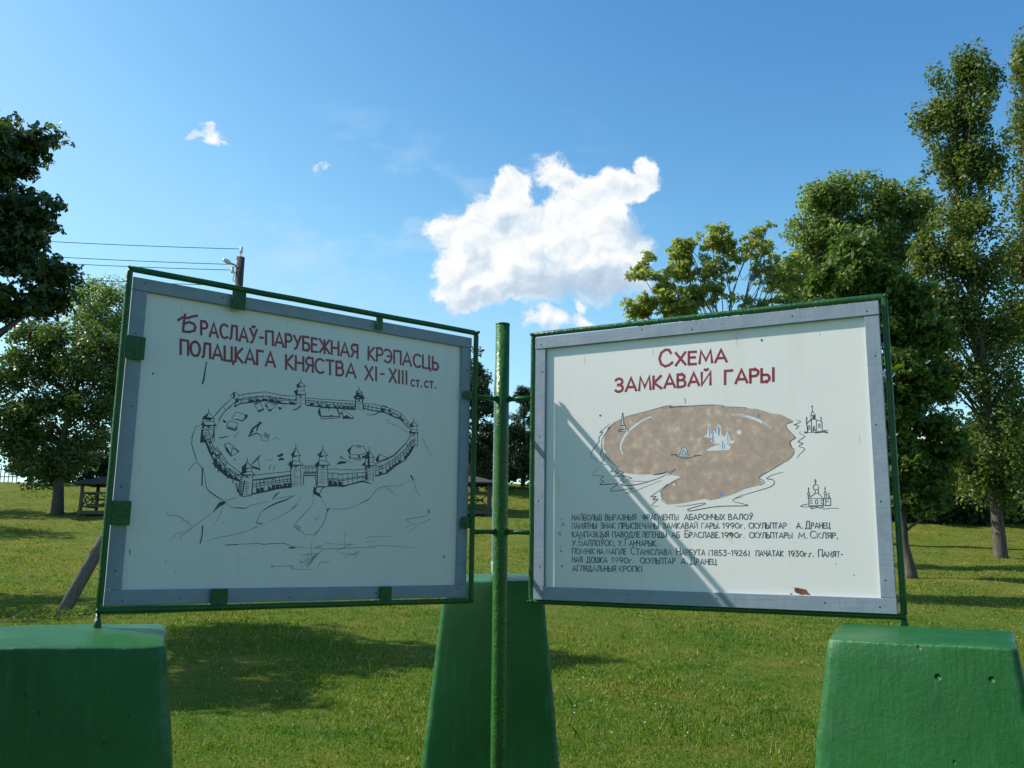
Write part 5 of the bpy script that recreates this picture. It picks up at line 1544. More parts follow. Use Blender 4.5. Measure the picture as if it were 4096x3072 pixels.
s0 text caption_line.1 3.8 1233,1775 1223,1754 1220,1753
s0 text caption_line.1 3.8 1236,1753 1239,1756 1241,1775 1250,1775 1250,1753
s0 text caption_line.1 3.8 1255,1775 1254,1753 1260,1753 1260,1753 1263,1754 1264,1755 1265,1758 1265,1760 1265,1763 1263,1764 1261,1765 1255,1765
s0 text caption_line.1 3.8 1270,1753 1271,1775 1284,1775 1283,1753
s0 text caption_line.1 3.8 1288,1775 1301,1775
s0 text caption_line.1 3.8 1294,1775 1293,1753
s0 text caption_line.1 3.8 1304,1753 1313,1775 1320,1753
s0 text caption_line.1 3.8 1307,1760 1318,1760
s0 textfaint caption_line.1 3.8 1324,1753 1325,1775 1331,1775 1331,1775 1333,1774 1335,1773 1336,1770 1336,1768 1335,1766 1333,1764 1330,1763 1325,1763
s0 text caption_line.1 3.8 1375,1753 1384,1775 1391,1753
s0 text caption_line.1 3.8 1378,1760 1389,1760
s0 text caption_line.1 3.7 1398,1753 1398,1755
s0 text caption_line.1 3.7 1413,1753 1417,1781 1427,1781 1426,1753
s0 text caption_line.1 3.7 1410,1749 1410,1753 1429,1753 1429,1749
s0 text caption_line.1 3.7 1433,1753 1434,1775 1439,1775 1439,1775 1441,1774 1443,1773 1444,1770 1443,1768 1442,1766 1441,1764 1439,1764 1433,1764
s0 text caption_line.1 3.7 1447,1754 1455,1775 1461,1754
s0 text caption_line.1 3.7 1450,1760 1459,1760
s0 text caption_line.1 3.7 1465,1754 1466,1775
s0 text caption_line.1 3.7 1476,1753 1477,1775
s0 text caption_line.1 3.7 1465,1764 1477,1764
s0 text caption_line.1 3.7 1490,1774 1481,1774 1480,1753 1489,1753
s0 text caption_line.1 3.7 1480,1764 1488,1764
s0 text caption_line.1 3.7 1494,1775 1493,1754 1506,1754 1505,1750
s0 text caption_line.1 3.7 1503,1754 1504,1775
s0 text caption_line.2 4 380,1714 380,1738
s0 text caption_line.2 4 392,1738 381,1725 393,1714
s0 text caption_line.2 4 398,1714 406,1738 414,1714
s0 text caption_line.2 4 400,1721 412,1721
s0 text caption_line.2 4 419,1713 421,1737 428,1718 435,1737 438,1713
s0 text caption_line.2 4 442,1714 442,1738 456,1738 456,1714
s0 textfaint caption_line.2 4 460,1714 469,1738 477,1714
s0 textfaint caption_line.2 4 463,1721 474,1721
s0 text caption_line.2 4 482,1735 484,1737 487,1738 490,1736 492,1734 492,1730 491,1728 488,1726 485,1726
s0 text caption_line.2 4 485,1727 487,1727 491,1726 493,1723 493,1719 491,1716 488,1714 484,1715 481,1717
s0 text caption_line.2 4 499,1714 499,1732
s0 text caption_line.2 4 499,1736 499,1738
s0 textfaint caption_line.2 4 505,1738 505,1714 520,1714 520,1710
s0 textfaint caption_line.2 4 518,1714 518,1738
s0 text caption_line.2 4 525,1738 525,1714 531,1714 531,1714 533,1715 535,1716 536,1719 536,1722 535,1724 533,1726 531,1727 525,1727
s0 text caption_line.2 4 542,1713 542,1737
s0 text caption_line.2 4 558,1714 558,1738 552,1738 552,1738 550,1737 548,1735 547,1733 547,1730 548,1728 550,1726 552,1725 558,1725
s0 text caption_line.2 4 552,1725 546,1713
s0 text caption_line.2 4 577,1714 577,1737 591,1737 590,1714
s0 text caption_line.2 4 595,1714 604,1737 612,1714
s0 text caption_line.2 4 598,1721 609,1721
s0 text caption_line.2 4 616,1714 617,1737 622,1737 622,1737 625,1736 627,1734 627,1732 627,1729 625,1727 622,1726 616,1726
s0 text caption_line.2 4 622,1726 623,1726 626,1726 628,1723 629,1720 628,1717 626,1715 623,1714 616,1714
s0 text caption_line.2 3.9 642,1738 639,1737 636,1734 634,1731 634,1726 634,1722 636,1718 639,1715 642,1714 645,1715 648,1718 650,1722 650,1726 650,1730 648,1734 645,1737 642,1738
s0 text caption_line.2 3.9 657,1714 660,1737 669,1737 668,1714
s0 text caption_line.2 3.9 655,1710 655,1714 672,1714 672,1710
s0 text caption_line.2 3.9 676,1714 678,1716 681,1737 690,1737 690,1714
s0 text caption_line.2 3.9 706,1737 695,1737 695,1714 705,1714
s0 text caption_line.2 3.9 695,1726 704,1726
s0 text caption_line.2 3.9 716,1714 718,1716 721,1737 729,1737 729,1714
s0 text caption_line.2 3.9 743,1737 734,1737 733,1714 743,1714
s0 text caption_line.2 3.9 734,1726 742,1726
s0 text caption_line.2 3.9 748,1714 748,1737 758,1737
s0 text caption_line.2 3.9 772,1737 762,1737 762,1714 771,1714
s0 text caption_line.2 3.9 762,1726 770,1726
s0 text caption_line.2 3.9 776,1714 776,1737
s0 text caption_line.2 3.9 788,1714 788,1737
s0 text caption_line.2 3.9 776,1726 788,1726
s0 text caption_line.2 3.9 795,1714 797,1737 805,1737 805,1714
s0 text caption_line.2 3.9 792,1710 792,1714 808,1714 807,1710
s0 text caption_line.2 3.9 812,1737 812,1714 817,1714 817,1714 819,1715 821,1717 822,1719 822,1722 821,1724 819,1726 817,1727 812,1727
s0 text caption_line.2 3.9 827,1714 827,1737
s0 text caption_line.2 3.9 850,1714 859,1736 868,1714
s0 text caption_line.2 3.9 853,1721 865,1721
s0 text caption_line.2 3.9 885,1737 873,1737 872,1714 880,1714 880,1714 882,1715 884,1716 885,1719 885,1721 884,1724 882,1726 880,1726 873,1726
s0 text caption_line.2 3.9 924,1743 909,1743 909,1714 918,1714 918,1714 921,1715 923,1717 925,1720 925,1724 924,1727 921,1729 918,1730 909,1730
s0 text caption_line.2 3.9 930,1714 930,1737 936,1737 936,1737 939,1736 941,1735 942,1732 942,1730 940,1727 938,1726 936,1725 930,1725
s0 textfaint caption_line.2 3.9 946,1714 955,1737 963,1714
s0 textfaint caption_line.2 3.9 949,1721 960,1721
s0 text caption_line.2 3.8 982,1734 979,1736 976,1737 973,1736 970,1733 968,1730 967,1725 968,1721 970,1718 972,1715 975,1714 979,1715 981,1717
s0 text caption_line.2 3.8 986,1714 989,1716 991,1737 1000,1737 1000,1714
s0 text caption_line.2 3.8 1005,1714 1013,1737 1021,1714
s0 text caption_line.2 3.8 1008,1720 1018,1720
s0 text caption_line.2 3.8 1025,1714 1026,1736 1032,1736 1032,1736 1034,1735 1036,1733 1036,1731 1036,1728 1034,1726 1031,1726 1026,1726
s0 text caption_line.2 3.8 1031,1726 1032,1726 1035,1725 1037,1723 1037,1720 1037,1717 1035,1715 1032,1714 1025,1714
s0 text caption_line.2 3.8 1053,1737 1043,1737 1042,1714 1052,1714
s0 text caption_line.2 3.8 1043,1726 1051,1726
s0 text caption_line.2 3.8 1059,1714 1059,1716
s0 text caption_line.2 3.8 1068,1732 1073,1736 1073,1714
s0 text caption_line.2 3.8 1096,1729 1094,1733 1091,1735 1087,1736 1084,1734 1081,1731 1081,1728 1083,1724 1087,1723 1091,1723 1094,1726 1096,1729 1095,1725 1089,1714
s0 text caption_line.2 3.8 1116,1729 1115,1733 1112,1735 1108,1736 1104,1734 1102,1731 1102,1727 1104,1724 1108,1723 1112,1723 1115,1726 1116,1729 1116,1725 1110,1714
s0 text caption_line.2 3.8 1131,1735 1127,1734 1124,1731 1122,1727 1122,1722 1124,1718 1127,1715 1130,1714 1134,1715 1137,1718 1139,1722 1139,1727 1137,1731 1135,1734 1131,1735
s0 text caption_line.2 3.8 1144,1714 1145,1728 1153,1728
s0 text caption_line.2 3.8 1161,1714 1161,1715
s0 text caption_line.2 3.8 1199,1733 1196,1736 1193,1736 1190,1735 1187,1733 1185,1729 1185,1725 1185,1721 1187,1718 1189,1715 1192,1714 1195,1715 1198,1717
s0 text caption_line.2 3.8 1203,1714 1204,1736
s0 text caption_line.2 3.8 1215,1736 1204,1725 1215,1714
s0 text caption_line.2 3.8 1220,1736 1227,1723
s0 text caption_line.2 3.8 1233,1736 1224,1716 1221,1714
s0 text caption_line.2 3.8 1237,1714 1239,1716 1242,1736 1251,1736 1250,1714
s0 text caption_line.2 3.8 1256,1736 1255,1714 1261,1714 1261,1714 1263,1715 1265,1716 1266,1719 1266,1721 1265,1724 1264,1725 1262,1726 1256,1726
s0 text caption_line.2 3.8 1271,1714 1271,1736 1284,1736 1283,1714
s0 text caption_line.2 3.8 1289,1735 1301,1735
s0 text caption_line.2 3.8 1295,1736 1294,1714
s0 text caption_line.2 3.8 1305,1714 1314,1736 1321,1714
s0 text caption_line.2 3.8 1308,1720 1318,1720
s0 text caption_line.2 3.8 1325,1714 1326,1735 1331,1735 1331,1735 1334,1735 1335,1733 1336,1731 1336,1729 1335,1726 1333,1725 1331,1724 1325,1724
s0 textfaint caption_line.2 3.8 1341,1736 1340,1714 1346,1714 1346,1714 1348,1715 1350,1717 1351,1719 1351,1721 1350,1724 1349,1725 1347,1726 1341,1726
s0 textfaint caption_line.2 3.8 1356,1714 1357,1735
s0 text caption_line.2 3.7 1382,1714 1386,1736 1394,1719 1404,1736 1406,1714
s0 text caption_line.2 3.7 1414,1714 1414,1715
s0 text caption_line.2 3.7 1449,1739 1445,1741 1440,1742 1436,1741 1432,1738 1429,1733 1428,1728 1429,1723 1431,1719 1435,1716 1439,1714 1444,1715 1448,1718
s0 textfaint caption_line.2 3.7 1454,1714 1455,1735
s0 textfaint caption_line.2 3.7 1468,1735 1455,1724 1468,1714
s0 text caption_line.2 3.7 1473,1714 1475,1717 1479,1736 1489,1736 1488,1714
s0 text caption_line.2 3.7 1507,1714 1508,1735 1501,1735 1501,1735 1498,1735 1496,1733 1495,1731 1495,1728 1496,1726 1498,1725 1501,1724 1507,1724
s0 text caption_line.2 3.7 1500,1724 1494,1714
s0 text caption_line.2 3.7 1512,1714 1513,1735 1519,1735 1519,1735 1522,1734 1524,1733 1525,1731 1525,1728 1524,1726 1521,1724 1519,1724 1512,1724
s0 text caption_line.2 3.7 1532,1715 1530,1711
s0 text caption_line.3 4 382,1699 389,1685
s0 text caption_line.3 4 396,1699 387,1676 383,1675
s0 text caption_line.3 4 403,1675 403,1677
s0 textfaint caption_line.3 4 430,1707 414,1707 414,1676 423,1676 423,1676 426,1676 429,1679 431,1682 431,1686 429,1689 426,1692 423,1692 414,1692
s0 text caption_line.3 4 436,1676 445,1699 454,1676
s0 text caption_line.3 4 439,1682 451,1682
s0 text caption_line.3 4 459,1676 461,1678 463,1700 473,1700 473,1676
s0 text caption_line.3 4 478,1676 481,1678 483,1700 493,1700 493,1676
s0 text caption_line.3 4 507,1699 504,1698 501,1696 499,1692 498,1687 499,1683 501,1679 504,1676 507,1675 510,1676 513,1679 515,1683 516,1687 515,1692 513,1696 510,1698 507,1699
s0 text caption_line.3 4 521,1700 528,1686
s0 text caption_line.3 4 535,1700 525,1677 522,1676
s0 text caption_line.3 4 525,1704 528,1702 531,1705
s0 text caption_line.3 4 554,1697 551,1699 548,1700 545,1699 542,1696 540,1693 539,1688 540,1684 542,1680 545,1677 548,1676 551,1677 554,1679
s0 text caption_line.3 4 559,1676 559,1699
s0 text caption_line.3 4 572,1700 560,1688 572,1677
s0 textfaint caption_line.3 4 579,1676 579,1694
s0 textfaint caption_line.3 4 579,1698 579,1700
s0 text caption_line.3 4 587,1678 585,1673
s0 text caption_line.3 4 605,1700 612,1687
s0 text caption_line.3 4 619,1700 610,1678 606,1676
s0 text caption_line.3 4 625,1677 625,1679
s0 text caption_line.3 3.9 637,1677 637,1707 651,1707
s0 text caption_line.3 3.9 655,1676 664,1700 671,1676
s0 text caption_line.3 3.9 658,1684 669,1684
s0 text caption_line.3 3.9 676,1676 676,1699
s0 text caption_line.3 3.9 689,1676 689,1700
s0 text caption_line.3 3.9 676,1689 689,1689
s0 text caption_line.3 3.9 693,1700 693,1691 696,1688 704,1688
s0 text caption_line.3 3.9 705,1700 704,1677
s0 text caption_line.3 3.9 709,1677 717,1700 725,1677
s0 text caption_line.3 3.9 711,1684 722,1684
s0 text caption_line.3 3.9 729,1677 729,1700 735,1700 735,1700 737,1699 739,1698 740,1695 740,1693 739,1690 737,1688 735,1688 729,1688
s0 text caption_line.3 3.9 745,1700 745,1677 751,1677 751,1677 753,1678 755,1679 755,1682 756,1685 755,1687 753,1689 751,1690 745,1690
s0 text caption_line.3 3.9 761,1677 761,1700
s0 text caption_line.3 3.9 765,1677 766,1700
s0 text caption_line.3 3.9 777,1700 766,1688 777,1677
s0 text caption_line.3 3.9 783,1677 783,1679
s0 text caption_line.4 4 381,1639 381,1663 395,1663 395,1639
s0 text caption_line.4 4 410,1662 406,1661 403,1659 401,1655 401,1650 401,1646 403,1642 406,1639 410,1638 413,1639 416,1642 418,1646 419,1650 418,1655 416,1659 413,1661 410,1662
s0 textfaint caption_line.4 4 424,1639 426,1662 434,1643 441,1662 444,1639
s0 text caption_line.4 4 449,1639 449,1663
s0 text caption_line.4 4 464,1639 464,1662
s0 text caption_line.4 4 449,1651 464,1651
s0 textfaint caption_line.4 4 470,1639 470,1657
s0 textfaint caption_line.4 4 470,1661 470,1663
s0 text caption_line.4 4 477,1639 477,1662
s0 text caption_line.4 4 490,1663 477,1651 490,1639
s0 text caption_line.4 4 503,1639 503,1662
s0 text caption_line.4 4 514,1639 514,1662
s0 text caption_line.4 4 503,1652 514,1652
s0 text caption_line.4 4 518,1639 525,1663 532,1639
s0 text caption_line.4 4 520,1646 530,1646
s0 textfaint caption_line.4 4 547,1639 550,1663 556,1644 563,1663 565,1639
s0 text caption_line.4 4 570,1640 578,1663 586,1640
s0 text caption_line.4 4 573,1646 583,1646
s0 text caption_line.4 4 591,1639 591,1663 601,1663
s0 text caption_line.4 4 607,1639 607,1657
s0 text caption_line.4 4 607,1661 607,1662
s0 text caption_line.4 4 613,1640 615,1642 618,1663 626,1663 626,1640
s0 text caption_line.4 3.9 641,1663 631,1663 631,1640 641,1640
s0 text caption_line.4 3.9 631,1652 640,1652
s0 text caption_line.4 3.9 683,1666 679,1669 674,1669 670,1668 666,1665 664,1660 663,1654 664,1649 666,1644 670,1641 674,1639 678,1640 682,1643
s0 text caption_line.4 3.9 688,1663 702,1663
s0 text caption_line.4 3.9 695,1663 695,1640
s0 text caption_line.4 3.9 706,1640 715,1663 723,1640
s0 text caption_line.4 3.9 709,1646 721,1646
s0 text caption_line.4 3.9 728,1639 729,1662
s0 text caption_line.4 3.9 742,1640 742,1663
s0 text caption_line.4 3.9 728,1652 742,1652
s0 textfaint caption_line.4 3.9 748,1639 748,1657
s0 textfaint caption_line.4 3.9 748,1660 748,1662
s0 text caption_line.4 3.9 769,1660 766,1662 763,1663 760,1662 757,1659 755,1656 754,1652 755,1647 757,1644 759,1641 763,1640 766,1641 769,1643
s0 text caption_line.4 3.9 774,1640 776,1642 779,1663 789,1663 788,1640
s0 text caption_line.4 3.9 793,1640 802,1663 810,1640
s0 text caption_line.4 3.9 796,1647 807,1647
s0 text caption_line.4 3.9 815,1640 815,1662 821,1662 821,1662 824,1662 825,1660 826,1657 825,1655 823,1653 821,1652 815,1652
s0 text caption_line.4 3.9 821,1652 822,1652 824,1651 827,1649 827,1646 826,1643 824,1641 821,1640 815,1640
s0 textfaint caption_line.4 3.9 832,1640 841,1663 849,1640
s0 textfaint caption_line.4 3.9 835,1646 846,1646
s0 text caption_line.4 3.9 870,1640 870,1670
s0 text caption_line.4 3.9 887,1640 887,1669
s0 text caption_line.4 3.9 870,1655 887,1655
s0 text caption_line.4 3.9 891,1640 900,1662 907,1640
s0 text caption_line.4 3.9 894,1647 905,1647
s0 textfaint caption_line.4 3.9 912,1640 912,1663 918,1663 918,1663 921,1662 922,1660 924,1658 923,1656 922,1653 920,1652 918,1651 912,1651
s0 text caption_line.4 3.9 940,1663 928,1663 928,1640 935,1640 935,1640 937,1641 939,1643 940,1645 940,1648 939,1650 937,1652 935,1652 928,1652
s0 text caption_line.4 3.9 945,1662 952,1649
s0 text caption_line.4 3.8 958,1662 949,1641 946,1640
s0 text caption_line.4 3.8 962,1663 975,1663
s0 text caption_line.4 3.8 969,1662 968,1640
s0 text caption_line.4 3.8 979,1640 988,1663 995,1641
s0 text caption_line.4 3.8 982,1647 993,1647
s0 textfaint caption_line.4 3.8 1014,1662 1013,1659 1012,1655 1011,1650 1011,1646 1012,1642 1013,1638
s0 text caption_line.4 3.8 1022,1659 1027,1663 1027,1641
s0 text caption_line.4 3.8 1041,1652 1044,1653 1046,1655 1047,1658 1045,1660 1043,1662 1040,1662 1037,1660 1036,1658 1036,1655 1038,1653 1041,1652
s0 text caption_line.4 3.8 1041,1652 1037,1651 1035,1649 1034,1645 1036,1642 1039,1641 1043,1641 1046,1642 1048,1645 1047,1649 1045,1651 1041,1652
s0 text caption_line.4 3.8 1066,1662 1056,1662 1054,1652 1056,1653 1061,1653 1064,1651 1066,1647 1065,1643 1061,1641 1057,1640 1053,1642
s0 text caption_line.4 3.8 1073,1662 1085,1662 1078,1654 1079,1653 1083,1652 1085,1649 1085,1645 1083,1642 1079,1640 1075,1641 1072,1643
s0 textfaint caption_line.4 3.8 1093,1650 1101,1650
s0 text caption_line.4 3.8 1108,1658 1112,1663 1112,1641
s0 text caption_line.4 3.8 1133,1656 1132,1659 1129,1662 1125,1662 1122,1661 1120,1658 1120,1654 1122,1651 1125,1649 1129,1650 1132,1652 1133,1656 1132,1651 1127,1640
s0 text caption_line.4 3.8 1139,1659 1141,1661 1144,1662 1147,1662 1150,1661 1151,1658 1151,1655 1138,1641 1151,1641
s0 text caption_line.4 3.8 1168,1663 1159,1652 1158,1650 1157,1647 1158,1644 1160,1642 1163,1641 1166,1642 1169,1644 1170,1647 1169,1650 1167,1652 1164,1653 1160,1652 1158,1650
s0 text caption_line.4 3.8 1179,1662 1180,1659 1181,1655 1181,1651 1180,1646 1179,1642 1178,1639
s0 text caption_line.4 3.8 1208,1641 1209,1662 1221,1662 1220,1641
s0 text caption_line.4 3.8 1224,1641 1232,1662 1238,1641
s0 text caption_line.4 3.8 1226,1648 1236,1648
s0 text caption_line.4 3.8 1243,1663 1242,1654 1244,1651 1252,1651
s0 text caption_line.4 3.8 1253,1663 1252,1641
s0 text caption_line.4 3.8 1256,1641 1264,1663 1270,1641
s0 text caption_line.4 3.8 1258,1647 1268,1647
s0 text caption_line.4 3.8 1275,1663 1286,1663
s0 text caption_line.4 3.8 1280,1663 1280,1641
s0 text caption_line.4 3.8 1289,1642 1297,1663 1303,1642
s0 text caption_line.4 3.8 1292,1647 1301,1647
s0 text caption_line.4 3.8 1307,1641 1308,1663
s0 text caption_line.4 3.8 1318,1662 1308,1651 1318,1641
s0 text caption_line.4 3.8 1339,1659 1343,1663 1342,1642
s0 text caption_line.4 3.8 1362,1656 1361,1660 1358,1662 1355,1663 1352,1661 1350,1658 1350,1654 1351,1651 1355,1650 1358,1650 1361,1653 1362,1656 1361,1652 1356,1641
s0 text caption_line.4 3.8 1368,1663 1378,1663 1372,1654 1373,1654 1376,1653 1378,1650 1378,1646 1376,1643 1373,1642 1369,1642 1366,1644
s0 text caption_line.4 3.7 1392,1662 1388,1661 1386,1658 1384,1654 1384,1650 1385,1646 1388,1643 1391,1642 1394,1643 1397,1646 1398,1650 1398,1654 1397,1658 1395,1661 1392,1662
s0 text caption_line.4 3.7 1403,1641 1403,1654 1410,1654
s0 text caption_line.4 3.7 1417,1641 1417,1643
s0 text caption_line.4 3.7 1422,1641 1422,1654 1429,1655
s0 text caption_line.4 3.7 1435,1641 1436,1643
s0 text caption_line.4 3.7 1456,1641 1457,1669 1472,1669 1470,1642
s0 text caption_line.4 3.7 1474,1641 1482,1662 1488,1641
s0 text caption_line.4 3.7 1477,1648 1486,1648
s0 text caption_line.4 3.7 1492,1641 1495,1662 1500,1645 1507,1662 1507,1641
s0 text caption_line.4 3.7 1521,1642 1522,1662 1517,1662 1517,1662 1515,1662 1513,1660 1512,1658 1512,1656 1513,1654 1515,1652 1517,1652 1522,1652
s0 text caption_line.4 3.7 1517,1652 1511,1642
s0 textfaint caption_line.4 3.7 1526,1662 1537,1662
s0 textfaint caption_line.4 3.7 1532,1663 1531,1642
s0 text caption_line.4 3.7 1542,1651 1547,1651
s0 text caption_line.5 4 381,1601 381,1625
s0 text caption_line.5 4 394,1601 393,1625
s0 text caption_line.5 4 381,1614 394,1614
s0 text caption_line.5 4 398,1601 406,1625 414,1601
s0 text caption_line.5 4 401,1609 411,1609
s0 text caption_line.5 4 430,1601 430,1625 424,1625 424,1625 421,1624 420,1623 418,1620 418,1617 420,1615 421,1613 424,1613 430,1613
s0 text caption_line.5 4 424,1613 418,1602
s0 text caption_line.5 4 454,1601 457,1625 466,1625 466,1601
s0 text caption_line.5 4 452,1598 452,1602 469,1602 469,1598
s0 text caption_line.5 4 482,1625 479,1624 476,1622 474,1618 474,1613 474,1609 476,1605 479,1602 482,1601 485,1602 488,1605 490,1609 490,1613 490,1618 488,1622 485,1624 482,1625
s0 text caption_line.5 4 495,1625 495,1602 512,1602 512,1625
s0 text caption_line.5 4 504,1601 504,1625
s0 text caption_line.5 4 517,1602 517,1625
s0 text caption_line.5 4 529,1625 517,1613 529,1602
s0 text caption_line.5 4 534,1602 542,1626 551,1602
s0 text caption_line.5 4 537,1609 548,1609
s0 text caption_line.5 4 572,1620 577,1625 577,1602
s0 textfaint caption_line.5 4 601,1618 600,1622 597,1624 593,1625 588,1623 586,1620 586,1616 588,1613 592,1611 597,1612 600,1614 601,1618 601,1613 595,1602
s0 text caption_line.5 4 624,1618 623,1622 619,1625 615,1625 611,1624 609,1620 609,1616 611,1613 615,1611 619,1612 623,1615 624,1618 624,1614 617,1602
s0 text caption_line.5 3.9 640,1625 636,1623 633,1620 631,1616 631,1611 632,1606 636,1603 640,1602 644,1603 647,1607 649,1611 649,1616 647,1620 644,1623 640,1625
s0 text caption_line.5 3.9 655,1602 655,1616 664,1616
s0 text caption_line.5 3.9 673,1602 673,1604
s0 text caption_line.5 3.9 721,1623 718,1625 715,1626 712,1625 709,1622 707,1618 706,1614 707,1610 709,1606 711,1604 714,1603 718,1603 721,1605
s0 text caption_line.5 3.9 726,1602 726,1625
s0 text caption_line.5 3.9 738,1625 726,1613 738,1602
s0 text caption_line.5 3.9 743,1625 750,1612
s0 text caption_line.5 3.9 757,1626 748,1604 744,1603
s0 text caption_line.5 3.9 761,1602 763,1604 766,1625 775,1625 775,1602
s0 text caption_line.5 3.9 780,1625 780,1602 786,1602 786,1602 788,1603 790,1605 791,1607 791,1610 790,1612 788,1614 786,1615 780,1615
s0 text caption_line.5 3.9 796,1602 796,1625 809,1625 809,1602
s0 text caption_line.5 3.9 814,1626 827,1626
s0 text caption_line.5 3.9 820,1625 820,1602
s0 text caption_line.5 3.9 831,1603 839,1625 847,1603
s0 text caption_line.5 3.9 834,1609 845,1609
s0 text caption_line.5 3.9 852,1602 852,1625 858,1625 858,1625 860,1624 862,1623 863,1620 863,1618 862,1615 860,1614 858,1613 852,1613
s0 text caption_line.5 3.9 889,1603 900,1625 909,1603
s0 text caption_line.5 3.9 893,1609 906,1609
s0 text caption_line.5 3.9 916,1603 916,1605
s0 text caption_line.5 3.9 933,1603 936,1632 948,1632 947,1603
s0 text caption_line.5 3.9 929,1598 929,1603 952,1603 951,1598
s0 text caption_line.5 3.8 956,1603 957,1625 963,1625 963,1625 965,1624 967,1623 968,1620 968,1618 967,1615 965,1614 962,1613 956,1613
s0 text caption_line.5 3.8 973,1603 982,1626 989,1603
s0 text caption_line.5 3.8 976,1609 987,1609
s0 text caption_line.5 3.8 994,1603 995,1625
s0 text caption_line.5 3.8 1007,1603 1008,1625
s0 text caption_line.5 3.8 994,1615 1008,1615
s0 text caption_line.5 3.8 1023,1625 1012,1625 1012,1603 1022,1603
s0 text caption_line.5 3.8 1012,1615 1021,1615
s0 text caption_line.5 3.8 1028,1625 1027,1603 1042,1603 1042,1599
s0 text caption_line.5 3.8 1040,1603 1040,1625
s0 text caption_line.6 4 382,1562 391,1586 400,1562
s0 text caption_line.6 4 385,1570 397,1570
s0 text caption_line.6 4 405,1562 405,1586 416,1586
s0 text caption_line.6 4 421,1563 423,1565 426,1586 435,1586 435,1563
s0 text caption_line.6 4 453,1563 453,1586 447,1586 447,1586 444,1585 442,1584 441,1581 441,1579 442,1576 444,1574 447,1574 453,1574
s0 text caption_line.6 4 447,1575 441,1563
s0 text caption_line.6 4 461,1563 463,1586 472,1586 472,1563
s0 text caption_line.6 4 458,1560 458,1563 476,1564 476,1560
s0 textfaint caption_line.6 4 480,1564 489,1587 498,1564
s0 textfaint caption_line.6 4 483,1570 495,1570
s0 text caption_line.6 4 502,1563 505,1566 507,1587 517,1587 516,1564
s0 textfaint caption_line.6 4 522,1588 522,1564 528,1564 528,1564 530,1565 532,1567 533,1569 533,1572 532,1575 530,1576 528,1577 522,1577
s0 text caption_line.6 4 538,1564 538,1588
s0 text caption_line.6 4 552,1564 552,1588
s0 text caption_line.6 4 538,1576 552,1576
s0 text caption_line.6 4 557,1588 556,1564 563,1564 563,1564 565,1565 567,1567 568,1569 568,1572 567,1575 565,1576 563,1577 557,1577
s0 text caption_line.6 4 574,1565 574,1588
s0 text caption_line.6 4 591,1564 591,1588 585,1588 585,1588 582,1587 580,1585 579,1583 579,1580 580,1578 582,1576 585,1575 591,1576
s0 text caption_line.6 4 584,1576 578,1565
s0 textfaint caption_line.6 4 607,1565 607,1588
s0 textfaint caption_line.6 4 621,1588 608,1576 622,1565
s0 text caption_line.6 4 627,1565 627,1588 634,1588 634,1588 637,1587 639,1586 641,1583 641,1581 639,1578 637,1577 634,1576 627,1576
s0 text caption_line.6 3.9 656,1589 652,1588 649,1585 647,1582 646,1577 647,1573 649,1569 652,1567 656,1566 659,1567 662,1569 664,1573 665,1577 665,1582 663,1586 660,1588 656,1589
s0 text caption_line.6 3.9 670,1565 671,1588 686,1589 686,1566
s0 text caption_line.6 3.9 691,1566 691,1589
s0 text caption_line.6 3.9 705,1589 692,1577 705,1566
s0 text caption_line.6 3.9 712,1566 712,1584
s0 text caption_line.6 3.9 712,1588 712,1589"""
def tri_fill(pts):
    from mathutils.geometry import tessellate_polygon
    return tessellate_polygon([[Vector((x, y, 0)) for x, y in pts]])
